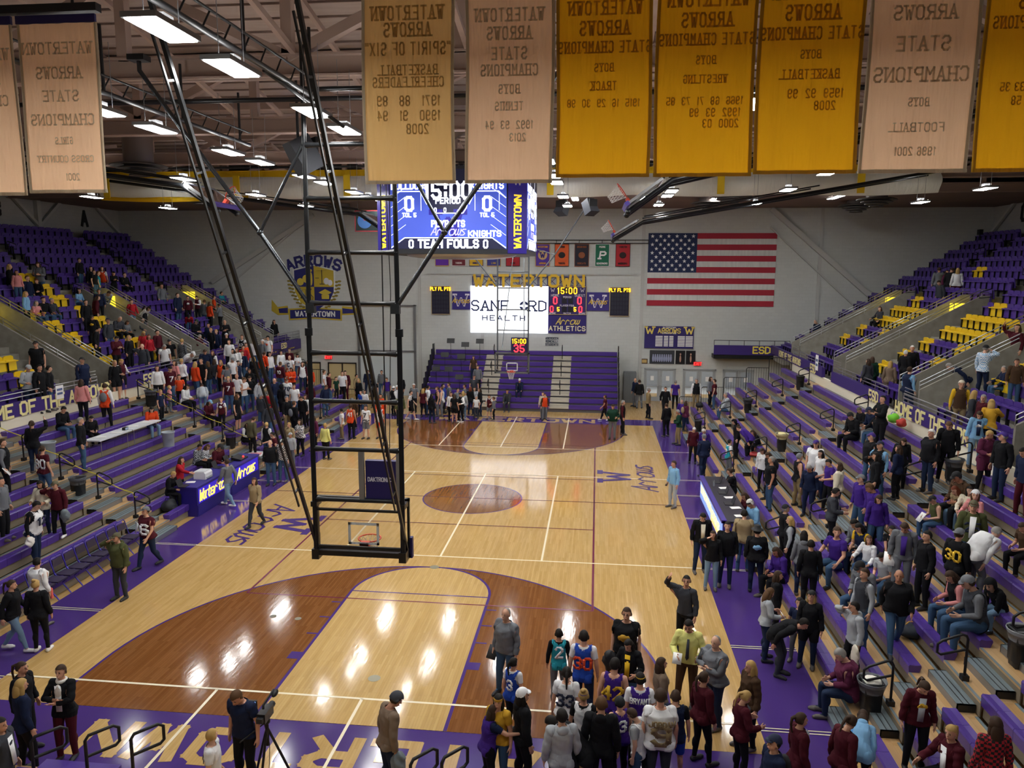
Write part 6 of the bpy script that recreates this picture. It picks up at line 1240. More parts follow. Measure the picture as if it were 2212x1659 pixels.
PEOPLE = [
('person in black hoodie, light brown hair, black trousers, in the near hoop huddle',4.65,-1.60,0.00,0,1.83,'st','hbk','Tbk','ms','',0),
('person in white T-shirt numbered 9, brown hair, charcoal trousers, in the near hoop huddle',5.58,-1.32,0.00,0,1.86,'st','twh','Tch','bs','F @JORDAN~kh~.08~1.33 @9~kh~.28~1.15',0),
('person in black hoodie, dark hair, khaki trousers, in the near hoop huddle',4.31,-1.70,0.00,290,1.80,'bd','hbk','Tkh','ks','',0),
('person in light grey hoodie, dark hair, charcoal trousers, in the near hoop huddle',4.05,-1.89,0.00,350,1.76,'st','hlg','Tch','ks','',0),
('person in navy jacket, navy cap, navy trousers, in the near hoop huddle',7.14,-2.18,0.00,250,1.76,'st','jnv','Tnv','ks','Cnv Gbk',0),
('person in taupe sweatshirt, charcoal beanie, dark jeans, in the near hoop huddle',1.29,-1.81,0.00,50,1.80,'dn','stp','Tdd','bs','Nch #ct',0),
('person in black hoodie, white cap, black trousers, in the near hoop huddle',3.39,-1.36,0.00,60,1.75,'st','hbk','Tbk','kl','Cwh',0),
('person in navy T-shirt, light brown hair, black trousers, on the near baseline',-1.09,-1.85,0.00,190,1.82,'dn','tnv','Tbk','ms','',0),
('person in purple jersey numbered 42, dark hair, blue jeans, in the near hoop huddle',4.88,-0.32,0.00,15,1.80,'st','kpu','Tdn','ks','@42~yl~.22~1.2',0),
('person in red / black plaid shirt, long brown hair, black trousers, on the right lower bleachers',10.08,-2.23,0.59,5,1.70,'st','prdbk','Tbk','bl','w',0),
('person in purple jersey, yellow headband, black trousers, in the near hoop huddle',5.30,-0.66,0.00,0,1.75,'st','kpuwh','Tbk','ks','Yyl @BRYANT~wh~.09~1.32',0),
('person in gold T-shirt, gold headband, blue jeans, in the near hoop huddle',3.01,-1.42,0.00,200,1.66,'st','tgd','Tdn','kl','w Ygd',0),
('person in maroon jacket, blond ponytail, black trousers, on the right lower bleachers',9.96,-1.37,0.30,250,1.73,'ss','jmrwh','Tbk','lp','w',0),
('person in white jersey, purple headband, black trousers, in the near hoop huddle',4.37,-1.09,0.00,10,1.65,'st','kwhbk','Tbk','lu','w Ypu',0),
('person in white T-shirt numbered 33, dark ponytail, black trousers, in the near hoop huddle',4.07,-0.53,0.00,10,1.70,'st','twh','Tbk','kp','w @33~nv~.2~1.2',0),
('person in maroon jacket, brown ponytail, black leggings, on the near right sideline',7.71,-1.39,0.00,75,1.66,'st','jmrgy','lbk','bp','w',0),
('person in charcoal vest, grey cap, blue jeans, on the right lower bleachers',11.79,1.95,1.17,265,2.05,'sp','vchgy','Tdn','bs','Cgy',0),
('person in blue jersey numbered 30, dark hair, dark jeans, in the near hoop huddle',4.34,0.63,0.00,10,1.80,'st','kblwh','Tdd','ks','@30~og~.2~1.2',0),
('person in grey sweatshirt, bald, dark jeans, in the near hoop huddle',6.75,0.71,0.00,240,1.82,'cr','sgy','Tdd','gb','F',0),
('person in maroon jacket, brown ponytail, black leggings, looking down, on the near right sideline',8.37,-1.38,0.00,60,1.66,'dn','jmrch','lbk','bp','w',0),
('person in maroon jacket, brown ponytail, black leggings, in the near hoop huddle',6.38,-0.37,0.00,60,1.68,'st','jmrbk','lbk','bp','w',0),
('person in navy jersey, brown hair, blue shorts, in the near hoop huddle',5.86,-0.91,0.00,0,1.62,'st','knvbk','Sbl','bs','',0),
('person in black T-shirt, brown hair, black trousers, in the near hoop huddle',5.16,1.61,0.00,195,1.85,'st','tbk','Tbk','bs','F Gl #kc %gd',0),
('person in grey sweatshirt, bald, blue jeans, in the near hoop huddle',2.81,1.35,0.00,205,1.83,'st','sgy','Tdn','gb','#tb F',0),
('person in pale yellow sweatshirt, dark hair, brown trousers, in the near hoop huddle',6.34,1.38,0.00,195,1.82,'sh','spy','Tbr','ks','Ti Gl #bk',0),
('person in plum sweatshirt, grey hair, dark jeans, on the right lower bleachers',9.35,1.34,0.00,275,1.88,'sp','sdp','Tdd','gs','w F',0),
('person in charcoal jacket, dark hair, black trousers, on the near baseline',-4.37,-3.01,0.00,80,1.70,'st','jchwh','Tbk','ks','',0),
('person in white T-shirt, blond hair, black trousers, on the near baseline',-1.18,-2.70,0.00,75,1.55,'lk','twh','Tbk','ls','@YOURSELF~nv~.05~1.3 @THEM~nv~.05~1.2',0),
('person in taupe sweatshirt, long brown hair, blue jeans, in the near hoop huddle',5.71,0.07,0.00,80,1.66,'st','stp','Tdn','bl','w',0),
('person in maroon jacket, brown ponytail, black trousers, on the right lower bleachers',9.78,-0.57,0.30,190,1.68,'dn','jmrlg','Tbk','bp','w %yl',0),
('person in maroon jacket, blond ponytail, black leggings, in the near hoop huddle',6.96,-0.74,0.00,70,1.60,'sh','jmrch','lbk','lp','w',0),
('person in purple jersey, long brown hair, black trousers, in the near hoop huddle',2.85,-1.51,0.00,60,1.50,'re','kpunv','Tbk','bl','w',0),
('person in brown jacket, long blond hair, black trousers, in the near hoop huddle',7.27,0.15,0.00,250,1.66,'st','jbr','Tbk','ll','w',0),
('person in light blue hoodie, long brown hair, black trousers, on the near right sideline',8.80,-0.91,0.00,20,1.60,'bd','hlb','Tbk','bl','w',0),
('person in white jersey, brown hair, blue jeans, in the near hoop huddle',5.26,-1.30,0.00,290,1.50,'dn','kwhlg','Tdn','bs','',0),
('person in purple jersey numbered 3, black beanie, black trousers, in the near hoop huddle',4.96,-1.02,0.00,340,1.50,'st','kpu','Tbk','ks','Nbk @3~wh~.2~1.25',0),
('person in black jacket, long dark hair, blue jeans, in the near hoop huddle',5.20,0.79,0.00,205,1.65,'sh','jbkyl','Tdn','kl','w',0),
('person in black cardigan, brown hair, maroon trousers, on the near baseline',-4.49,-1.51,0.00,170,1.72,'cr','nbkwh','Tmr','bs','w Sc',0),
('person in navy jacket, long blond hair, black trousers, on the near baseline',-4.90,-1.95,0.00,30,1.68,'st','jnv','Tbk','ll','w',1),
('person in grey sweatshirt, black cap, blue jeans, on the right lower bleachers',10.57,4.29,0.59,240,1.96,'sp','sgy','Tdn','ms','Cbk',1),
('person in black jacket, bald, blue jeans, on the right lower bleachers',10.47,2.33,0.88,190,1.75,'wk','jbk','Tdn','gb','F',1),
('person in blue jersey numbered 3, dark ponytail, black trousers, in the near hoop huddle',3.09,0.05,0.00,30,1.50,'st','kblwh','Tbk','kp','w @3~wh~.2~1.2',1),
('person in black vest, long brown hair, blue jeans, on the right lower bleachers',11.79,2.71,1.17,260,1.80,'sp','vbkpk','Tdn','bl','w',1),
('person in charcoal vest, brown hair, blue jeans, on the right lower bleachers',10.04,2.92,0.59,250,1.78,'st','vchlg','Tdn','bs','',1),
('person in black jacket, dark hair, charcoal trousers, on the near right sideline',8.41,2.76,0.00,120,1.75,'bd','jbk','Tch','ks','',1),
('person in white sweatshirt, grey hair, grey trousers, on the right lower bleachers',12.31,3.20,1.75,65,1.84,'bd','swh','Tgy','gs','F',1),
('person in black jacket, brown ponytail, black trousers, on the near baseline',-5.33,-1.40,0.00,85,1.66,'st','jbk','Tbk','bp','w Gl',1),
('person in charcoal sweatshirt, dark hair, black trousers, in the near hoop huddle',6.53,3.53,0.00,215,1.78,'up','sch','Tbk','ks','Gl',1),
('person in light grey hoodie, dark hair, black trousers, on the right lower bleachers',9.66,2.20,0.30,260,1.65,'ea','hlg','Tbk','ks','w #bl',1),
('person in black jacket numbered 30, grey cap, black trousers, on the right lower bleachers',11.92,3.21,1.46,60,1.74,'st','jbk','Tbk','bs','Cgyr @30~yl~.2~1.2',1),
('person in teal jersey numbered 2, dark hair, grey trousers, in the near hoop huddle',3.85,1.25,0.00,350,1.50,'st','ktlbk','Tgy','ks','L @2~wh~.24~1.25',1),
('person in black long coat, black beanie, dark jeans, on the right sideline',9.10,3.21,0.00,200,1.70,'st','cbk','Tdd','ll','w Nbk',1),
('person in olive jacket numbered 25, camouflage cap, blue jeans, on the right lower bleachers',12.58,4.09,1.75,205,1.80,'st','jolwh','Tdn','gs','Ccm *25~nv~.18~1.2',1),
('person in grey jacket, brown hair, grey trousers, on the right lower bleachers',11.37,4.45,1.17,205,1.80,'dn','jgypu','Tgy','bs','#pp',1),
('person in purple T-shirt, brown cap, blue jeans, on the right lower bleachers',10.57,6.40,0.59,235,1.94,'ss','tpu','Tdn','bs','Cbr',1),
('person in black jacket, dark hair, black trousers, on the right lower bleachers, right one',11.59,3.85,1.17,255,1.74,'st','jbk','Tbk','ks','',1),
('person in light grey sweatshirt, long light brown hair, dark jeans, on the right sideline',8.24,3.41,0.00,90,1.65,'sh','slg','Tdd','ml','w #pp',1),
('person in brown jacket, black cap, black trousers, on the right lower bleachers',13.62,6.80,2.04,250,1.97,'sp','jbr','Tbk','ks','Cbk',1),
('person in purple hoodie, long brown hair, black trousers, on the right lower bleachers',9.35,6.77,0.00,250,1.85,'sp','hpu','Tbk','bl','w Gl',1),
('person in black jacket, long brown hair, black trousers, on the right sideline',8.67,4.39,0.00,100,1.65,'st','jbk','Tbk','bl','w',1),
('person in grey sweatshirt, long dark hair, black trousers, on the right lower bleachers',11.18,6.66,0.88,245,1.85,'sp','sgy','Tbk','kl','w',1),
('person in navy jersey, long dark hair, dark jeans, on the right lower bleachers',11.18,6.40,0.88,230,1.82,'sp','knvyl','Tdd','kl','w',1),
('person in purple hoodie, light brown hair, black trousers, on the right lower bleachers',11.69,7.22,1.17,260,1.88,'dn','hpu','Tbk','ms','',1),
('person in black jacket, dark hair, black trousers, on the right lower bleachers, left one',9.68,5.49,0.30,15,1.72,'st','jbk','Tbk','ks','',1),
('person in black jacket, dark hair, dark jeans, on the right sideline',8.03,7.30,0.00,190,1.80,'st','jbk','Tdd','ks','F',1),
('person in black jacket, wide brimmed hat, navy trousers, on the right sideline',8.75,7.03,0.00,10,1.78,'st','jbk','Tnv','ks','Ht %lbr F',1),
('person in black jacket, blond hair bun, black leggings, on the near left sideline',-7.61,1.85,0.00,345,1.66,'st','jbk','lbk','lu','w q',1),
('person in black jacket, brown ponytail, pale jeans, on the near left sideline',-8.16,1.80,0.00,75,1.68,'wk','jbk','lld','bp','w q',1),
('child in black jacket, hood up, pale jeans, on the right lower bleachers',12.40,2.37,1.46,250,1.46,'sb','jbk','Tld','ks','Hd',1),
('person in navy jacket, dark hair, maroon trousers, on the right lower bleachers',14.59,6.00,2.62,255,1.75,'dn','jnv','Tmr','ks','',1),
('person in black jacket, dark hair, dark jeans, looking down, on the right sideline',7.49,8.21,0.00,175,1.80,'dn','jbkcr','Tdd','ks','',1),
('person in grey hoodie, long dark hair, navy trousers, on the right lower bleachers',9.72,6.27,0.30,10,1.68,'st','hgy','Tnv','kl','w',1),
('person in light grey T-shirt, dark hair, blue jeans, on the right lower bleachers',11.18,4.88,0.88,230,1.59,'sp','tlg','Tdn','ks','',1),
('person in light blue sweatshirt, black headband, blue jeans, at the right press table',9.45,10.63,0.00,250,1.98,'sp','slb','Tdn','ws','Ybk',1),
('person in tan jacket, dark hair, blue jeans, on the right sideline',8.67,8.39,0.00,15,1.80,'st','jtnbk','Tdn','ks','F',1),
('person in brown T-shirt, brown hair, black trousers, on the right lower bleachers',13.62,3.89,2.04,250,1.55,'sp','tbr','Tbk','bs','',1),
('person in olive hoodie, camouflage cap, charcoal trousers, on the near left sideline',-7.52,4.61,0.00,190,1.76,'ea','hol','Tch','bs','Ccm F',1),
('person in black jacket, purple cap, dark jeans, on the right lower bleachers',14.73,7.35,2.62,255,1.79,'rk','jbk','Tdd','gs','Cpu',1),
('person in charcoal jacket, dark hair, black trousers, on the right lower bleachers',10.90,8.02,0.88,100,1.76,'sh','jchwh','Tbk','ks','',1),
('person in white sweatshirt, dark hair, dark jeans, on the near left sideline',-8.47,2.99,0.00,10,1.68,'st','swh','Tdd','ks','w #bt F',1),
('person in purple sweatshirt, grey cap, blue jeans, on the right lower bleachers',11.69,8.27,1.17,255,1.78,'st','spu','Tdn','bs','Cgy',1),
('person in purple jacket, long brown hair, blue jeans, on the right lower bleachers',11.67,6.94,1.17,200,1.68,'dn','jpu','Tdn','bl','w #ph',1),
('child in navy T-shirt, dark hair, grey trousers, on the right sideline',8.93,3.44,0.00,210,1.40,'st','tnv','Tgy','ks','',1),
('person in black jacket, long brown hair, pale jeans, on the right sideline',7.63,7.06,0.00,185,1.62,'ea','jbk','Tld','bl','w',1),
('person in black jacket, black cap, black trousers, on the right lower bleachers',9.75,8.31,0.30,80,1.72,'st','jbk','Tbk','gs','Cbk',1),
('person in black vest, long blond hair, black trousers, on the right lower bleachers',9.69,7.47,0.30,280,1.66,'st','vbklg','Tbk','ll','w',1),
('person in white jersey numbered 12, dark hair, dark jeans, on the left lower bleachers',-10.15,5.02,0.59,80,1.80,'dn','kwhbk','Tdd','ks','L *12~nv~.2~1.25 #bg F',1),
('person in black jacket, white hair, dark jeans, on the right lower bleachers',13.67,8.92,2.33,250,1.80,'st','jbk','Tdd','ws','F',1),
('person in maroon T-shirt numbered 76, grey cap, dark jeans, on the near left sideline',-8.03,6.66,0.00,200,1.80,'wk','tmr','Tdd','bs','Cgy *76~wh~.26~1.2 F',1),
('person in black jacket, light brown hair, black trousers, on the right lower bleachers',14.13,8.98,2.62,205,1.79,'dn','jbk','Tbk','ms','Gbl',1),
('person in white sweatshirt, long light brown hair, blue jeans, on the right lower bleachers',11.18,5.96,0.88,230,1.53,'ss','swh','Tdn','ml','w',1),
('person in maroon sweatshirt, long brown hair, black trousers, at the right press table',9.45,11.61,0.00,250,1.87,'sp','smr','Tbk','bl','w',1),
('person in black vest, navy cap, blue jeans, on the right lower bleachers',12.71,9.93,1.75,240,1.78,'st','vbklb','Tdn','gs','Cnv F',1),
('person in tan sweatshirt, long red hair, pale jeans, on the right lower bleachers',13.62,6.74,2.04,250,1.59,'sb','stn','Tld','rl','w',1),
('person in black jacket, purple cap, blue jeans, on the right lower bleachers',12.80,10.88,1.75,255,1.82,'st','jbk','Tdn','gs','Cpu F',1),
('person in plum long coat, blond hair, black trousers, on the right lower bleachers',14.74,8.20,2.62,160,1.68,'sh','cdp','Tbk','ls','w',1),
('person in grey jacket, dark hair, black trousers, on the left lower bleachers',-11.19,5.26,1.17,80,1.74,'st','jgy','Tbk','ks','',1),
('person in cream sweatshirt, long dark hair, black trousers, on the right lower bleachers',13.62,6.50,2.04,210,1.53,'ss','scr','Tbk','kl','w',1),
('person in olive vest, black cap, blue jeans, on the right lower bleachers',13.01,6.70,1.75,260,1.53,'sp','vol','Tdn','gs','Cbk #pp',1),
('person in black long coat, long dark hair, black trousers, on the right lower bleachers',12.31,9.04,1.75,275,1.65,'ea','cbk','Tbk','kl','w',1),
('person in black T-shirt, grey hair, blue jeans, on the right lower bleachers',10.23,12.30,0.59,265,1.82,'st','tbk','Tdn','gs','F',1),
('child in pink sweatshirt, white beanie, black trousers, on the right lower bleachers',13.62,6.17,2.04,230,1.48,'ss','spk','Tbk','ml','w Nwh',1),
('person in white T-shirt, purple cap, navy trousers, on the right lower bleachers',11.60,12.33,1.17,200,1.82,'st','twh','Tnv','bs','Cpu F',1),
('person in cream hoodie, long brown hair, charcoal trousers, on the right lower bleachers',11.66,10.07,1.17,300,1.66,'st','hcr','Tch','bl','w',1),
('person in purple T-shirt, dark hair, black trousers, on the right lower bleachers',11.52,10.47,1.17,255,1.68,'sh','tpu','Tbk','ks','w',1),
('person in navy jacket, grey hair, navy trousers, on the right lower bleachers',11.08,10.91,0.88,215,1.70,'dn','jnv','Tnv','gs','w',1),
('person in black jacket, dark hair, black trousers, arms crossed, on the right lower bleachers',14.13,13.91,2.33,255,1.92,'cr','jbk','Tbk','ks','',1),
('person in gold sweatshirt, long blond hair, black trousers, in the right upper stand',15.47,9.63,3.20,30,1.68,'re','sgd','Tbk','ll','w',1),
('person in light blue jacket, long brown hair, pale jeans, on the right lower bleachers',15.20,9.69,2.91,195,1.68,'dn','jlbnv','Tld','bl','w %wh',1),
('person in black vest, grey beanie, khaki trousers, on the right lower bleachers',10.98,11.90,0.88,80,1.75,'st','vbk','Tkh','gs','Ngy',1),
('person in black jacket, long brown hair, black trousers,, on the right lower bleachers, right one',13.36,10.05,2.04,190,1.65,'dn','jbk','Tbk','bl','w',1),
('person in black jacket, black beanie, black trousers, on the right lower bleachers',13.62,14.95,2.04,250,1.94,'sp','jbk','Tbk','ks','Nbk',1),
('person in cream jacket, long dark hair, navy leggings, on the left lower bleachers',-10.90,6.35,0.88,175,1.66,'sh','jcr','lnv','kl','w',1),
('person in brown vest, cream cap, khaki trousers, in the right upper stand',15.91,12.42,3.20,195,1.82,'st','vbryl','Tkh','gs','Ccr #tb',1),
('person in navy jacket, long brown hair, black trousers, on the right lower bleachers',12.91,9.10,2.04,320,1.57,'st','jnv','Tbk','bl','w',1),
('person in maroon hoodie, camouflage cap, black trousers, on the left lower bleachers',-10.48,6.39,0.88,170,1.63,'ea','hmr','Tbk','bs','Ccm #ct q',1),
('person in black T-shirt, brown hair, black trousers, at the right press table',9.45,14.53,0.00,270,1.85,'si','tbk','Tbk','bs','#pp',1),
('person in black vest, brown hair, black trousers, on the left lower bleachers',-12.67,7.17,1.75,60,1.72,'st','vbkgy','Tbk','bs','#pp',1),
('child in black T-shirt, dark hair, black trousers, on the right lower bleachers',11.79,6.24,1.17,200,1.37,'si','tbk','Tbk','ks','',1),
('person in white T-shirt, long dark hair, navy trousers, on the right lower bleachers',11.57,11.62,1.17,240,1.66,'st','twh','Tnv','kl','w',1),
('person in maroon sweatshirt, black cap, black trousers, on the left lower bleachers',-9.96,14.36,0.30,110,1.98,'sp','smr','Tbk','bs','Cbk',1),
('person in tan hoodie, long brown hair, charcoal trousers, out on the court',-6.56,10.34,0.00,190,1.68,'wk','htn','Tch','bl','w',1),
('person in black jacket, long brown hair, black trousers,, on the right lower bleachers, left one',10.47,13.44,0.59,250,1.74,'dn','jbk','Tbk','bl','w Gbk',1),
('person in black hoodie, grey hair, blue jeans, on the left lower bleachers',-12.35,10.11,1.75,60,1.80,'st','hbk','Tdn','gs','',1),
('person in navy jacket, navy cap, light grey trousers, on the right lower bleachers',14.23,14.89,2.33,260,1.83,'sp','jnv','Tlg','gs','Cnv',1),
('person in charcoal cardigan, long blond hair, grey trousers, in the right upper stand',15.84,11.42,3.20,120,1.66,'lk','nchcr','Tgy','ll','w',1),
('person in maroon T-shirt numbered 80, brown ponytail, blue jeans, on the left lower bleachers',-11.99,7.87,1.46,10,1.66,'st','tmr','Tdn','bp','w @80~wh~.26~1.2',1),
('person in light blue sweatshirt, brown hair, light grey trousers, out on the court',7.30,14.10,0.00,230,1.72,'st','slb','Tlg','bs','#ph',1),
('person in maroon jacket, long grey hair, black trousers, in the right upper stand',15.87,10.90,3.20,250,1.62,'lk','jmr','Tbk','gl','w',1),
('person in grey sweatshirt, brown hair, pale jeans, on the left sideline',-8.47,12.28,0.00,285,1.76,'wk','sgy','Tld','bs','#ph q',1),
('person in navy sweatshirt, grey hair, navy trousers, in the right upper stand',17.41,15.60,3.71,280,1.88,'bd','snv','Tnv','gs','#gb',1),
('person in black jacket, brown ponytail, dark jeans, on the left lower bleachers',-12.91,8.68,2.04,350,1.67,'up','jbk','Tdd','bp','w',1),
('person in maroon sweatshirt, long brown hair, maroon trousers, in the right upper stand',19.07,15.65,4.73,250,1.87,'up','smr','Tmr','bl','w',1),
('person in black jacket, blond hair, black trousers, on the left lower bleachers',-9.96,11.08,0.30,90,1.69,'sp','jbk','Tbk','ls','',1),
('person in light blue / white plaid shirt, black cap, navy trousers, in the right upper stand',17.41,14.29,4.22,60,1.76,'ea','plbwh','Tnv','gs','Cbk',1),
('person in navy vest, brown hair, dark jeans, in the right upper stand',15.72,15.95,3.20,70,1.80,'st','vnvlb','Tdd','bs','F',1),
('person in white hoodie, long brown hair, black leggings, on the right lower bleachers',10.45,14.46,0.59,220,1.66,'dn','hwh','lbk','bl','w',1),
('person in black sweatshirt, bald, blue jeans, on the left sideline',-8.11,15.07,0.00,175,1.80,'st','sbk','Tdn','gb','F',1),
('person in red sweatshirt, long brown hair, black trousers, on the left lower bleachers',-9.86,11.55,0.30,90,1.66,'re','srd','Tbk','bl','w',1),
('person in black jacket, black cap, blue jeans, on the right lower bleachers',14.23,14.44,2.33,260,1.67,'ss','jbk','Tdn','bs','Cbk',1),
('person in white / black plaid shirt, dark green beanie, blue jeans, on the left sideline',-7.83,15.58,0.00,185,1.78,'dn','pwhbk','Tdn','gs','Ngn #pp',1),
('person in light grey sweatshirt, light grey cap, dark jeans, in the left upper stand',-15.73,12.19,3.20,110,1.78,'sh','slg','Tdd','bs','Clg',1),
('person in black jacket, dark hair, blue jeans, on the left lower bleachers',-14.23,11.68,2.33,100,1.71,'sp','jbk','Tdn','ks','',1),
('person in navy jacket, grey cap, dark jeans, on the right sideline',8.93,18.45,0.00,330,1.78,'st','jnv','Tdd','gs','Cgy F',1),
('person in black hoodie, dark hair, black trousers, in the left upper stand',-15.43,12.37,3.20,100,1.76,'st','hbk','Tbk','ks','',1),
('person in brown jacket, brown hair, blue jeans, in the right upper stand',17.41,12.29,4.22,200,1.53,'st','jbr','Tdn','bs','',1),
('person in light grey / black plaid shirt, dark hair, black trousers, on the left lower bleachers',-10.57,13.98,0.59,90,1.67,'sp','plgbk','Tbk','ks','',1),
('person in orange jersey, brown hair, black trousers, on the left lower bleachers',-14.13,14.04,2.33,350,1.73,'st','kogwh','Tbk','bs','L Ggy',1),
('person in black T-shirt, black cap, black trousers, in the left upper stand',-17.41,14.81,3.71,160,1.84,'st','tbk','Tbk','gs','Cbk F',1),
('person in black jacket, white hair, black trousers, in the right upper stand',16.96,19.02,3.71,200,1.78,'st','jbk','Tbk','ws','',2),
('person in navy sweatshirt, black cap, navy trousers, in the left upper stand',-15.40,14.62,3.20,100,1.76,'st','snv','Tnv','gs','Cbk F',2),
('person in orange jacket, long dark hair, pale jeans, on the left lower bleachers',-13.01,15.13,1.75,130,1.72,'sp','jog','Tld','kl','w',2),
('person in purple sweatshirt, brown hair bun, black trousers, on the right lower bleachers',10.62,18.12,0.88,300,1.66,'bd','spu','Tbk','bu','w',2),
('person in maroon T-shirt numbered 7, dark hair, blue jeans, on the left lower bleachers',-14.13,18.47,2.33,120,1.89,'dn','tmr','Tdn','ks','*7~wh~.2~1.2',2),
('person in pink sweatshirt, long brown hair, black trousers, on the left lower bleachers, left one',-14.60,13.39,2.62,350,1.68,'st','spk','Tbk','bl','w',2),
('person in black hoodie, hood up, black trousers, on the right lower bleachers',10.39,19.35,0.59,270,1.70,'dn','hbk','Tbk','ks','Hd',2),
('person in navy jacket, grey hair, blue jeans, in the right upper stand',17.74,13.57,4.22,280,1.50,'ss','jnv','Tdn','gs','',2),
('person in black jacket, dark hair, blue jeans, in the left upper stand',-15.44,12.84,3.20,60,1.66,'st','jbk','Tdn','ks','',2),
('person in black jacket, camouflage beanie, grey trousers, on the right lower bleachers',14.23,15.99,2.33,255,1.54,'sp','jbk','Tgy','bs','Ncm',2),
('person in camouflage jacket, brown hair, black trousers, on the left lower bleachers',-9.86,17.20,0.59,20,1.68,'dn','jcm','Tbk','bs','',2),
('person in maroon T-shirt, dark ponytail, black trousers, on the left sideline',-8.82,17.18,0.00,250,1.66,'re','tmr','Tbk','kp','w',2),
('person in taupe long coat, long blond hair, black trousers, in the right upper stand',16.17,19.00,3.20,30,1.66,'st','ctp','Tbk','ll','w',2),
('person in black vest, blond hair, blue jeans, on the left lower bleachers',-9.38,17.58,0.30,10,1.66,'st','vbkwh','Tdn','ls','w',2),
('person in black sweatshirt, light brown hair, black trousers, on the left lower bleachers',-9.86,21.75,0.30,30,1.85,'st','sbkwh','Tbk','ms','Ggy',2),
('person in white sweatshirt, long dark hair, black trousers, on the left lower bleachers, left one',-13.62,18.67,2.04,100,1.77,'sp','swh','Tbk','kl','w',2),
('person in black vest, long brown hair, black trousers, on the left lower bleachers',-10.57,18.06,0.59,110,1.69,'sp','vbkwh','Tbk','bl','w',2),
('person in black sweatshirt, dark hair, black trousers, on the left lower bleachers',-13.62,12.35,2.04,120,1.52,'sp','sbk','Tbk','ks','',2),
('person in purple jacket, white hair, navy trousers, on the right sideline',9.24,20.45,0.00,215,1.66,'dn','jpu','Tnv','ws','w',2),
('person in charcoal jacket, long brown hair, black trousers, in the right upper stand',15.54,19.64,3.20,340,1.66,'st','jch','Tbk','bl','w',2),
('person in black long coat, white hair, black trousers, in the right upper stand',16.58,18.65,3.71,60,1.63,'st','cbk','Tbk','ws','',2),
('person in maroon vest, blond ponytail, black skirt, on the left lower bleachers',-15.40,17.03,2.91,110,1.73,'sh','vmrwh','Dbk','lp','w',2),
('person in black T-shirt, dark hair, black trousers, on the left lower bleachers',-14.13,21.24,2.33,190,1.88,'st','tbk','Tbk','ks','',2),
('person in maroon cardigan, white hair, black trousers, on the right sideline',8.80,20.68,0.00,190,1.66,'dn','nmrbk','Tbk','ws','w',2),
('person in maroon sweatshirt, light blue cap, black trousers, on the left lower bleachers',-12.40,18.35,1.46,110,1.72,'sp','smr','Tbk','bl','w Clb',2),
('person in charcoal jacket, dark hair, blue jeans, on the left lower bleachers',-10.42,20.06,0.59,130,1.76,'dn','jch','Tdn','ks','',2),
('person in black jacket, blond ponytail, black skirt, on the left lower bleachers',-15.39,16.61,2.91,120,1.71,'st','jbkwh','Dbk','lp','w',2),
('person in dark green long coat, long brown hair, black trousers, in the right upper stand',15.95,20.38,3.20,20,1.68,'st','cgn','Tbk','bl','w O',2),
('person in pale yellow sweatshirt, blond hair, black trousers, on the left sideline',-7.40,19.17,0.00,20,1.66,'st','spy','Tbk','ls','w',2),
('person in teal jersey numbered 3, dark hair, grey trousers, on the right lower bleachers',9.78,17.50,0.30,80,1.50,'st','ktlwh','Tgy','ks','@3~wh~.2~1.2',2),
('person in white sweatshirt, white cap, black trousers, on the left lower bleachers',-15.40,22.15,2.91,110,1.92,'bd','swh','Tbk','gs','Cwh',2),
('person in charcoal jacket, grey cap, blue jeans, on the left lower bleachers',-11.06,20.90,0.88,190,1.78,'dn','jch','Tdn','gs','Cgy',2),
('person in white T-shirt, light brown hair, blue jeans, on the left lower bleachers, left one',-12.30,21.64,1.46,120,1.82,'ph','twh','Tdn','ms','',2),
('person in white / black plaid shirt, long brown hair, black trousers, on the left sideline',-8.77,19.73,0.00,200,1.68,'cr','pwhbk','Tbk','bl','w F',2),
('person in white sweatshirt, long brown hair, black trousers, on the left lower bleachers, left one',-14.14,17.60,2.62,150,1.68,'st','swhgy','Tbk','bl','w',2),
('person in black jacket, grey beanie, khaki trousers, on the left lower bleachers',-10.23,21.78,0.59,120,1.78,'st','jbk','Tkh','gs','Ngy',2),
('person in dark green sweatshirt, brown hair, grey trousers, out on the court',5.36,25.08,0.00,190,1.80,'sh','sgn','Tgy','bs','F',2),
('person in red jacket, grey hair, blue jeans, on the left lower bleachers',-11.04,21.56,0.88,20,1.78,'st','jrd','Tdn','gs','',2),
('person in navy jacket, brown hair, black trousers, on the left lower bleachers',-14.74,22.75,2.62,150,1.89,'dn','jnvwh','Tbk','bs','',2),
('person in dark green sweatshirt, grey hair, khaki trousers, on the right sideline',8.52,24.17,0.00,270,1.76,'sh','sgn','Tkh','gs','',2),
('person in maroon T-shirt numbered 7, blond hair, blue jeans, on the left lower bleachers',-12.35,20.29,1.75,160,1.74,'st','tmrwh','Tdn','ls','*7~wh~.2~1.2',2),
('person in maroon sweatshirt, dark hair, black trousers, looking at hands, in the left upper stand',-16.59,18.57,3.71,110,1.76,'ph','smr','Tbk','ks','',2),
('person in black jacket, brown hair, blue jeans, on the left lower bleachers',-12.30,22.33,1.46,150,1.82,'dn','jbk','Tdn','bs','',2),
('person in tan jacket, blond hair, black trousers, on the left sideline',-9.06,19.22,0.00,200,1.64,'st','jtn','Tbk','ls','w',2),
('person in charcoal jacket, navy cap, blue jeans, in the left upper stand',-18.23,20.53,4.22,100,1.86,'st','jch','Tdn','gs','Cnv',2),
('person in black T-shirt, long light brown hair, black shorts, on the left lower bleachers',-11.53,19.38,1.17,100,1.68,'lk','tbk','Sbk','ml','w',2),
('person in black hoodie, hood up, black trousers, on the left lower bleachers',-11.08,23.20,0.88,30,1.83,'st','hbk','Tbk','ms','Hd',2),
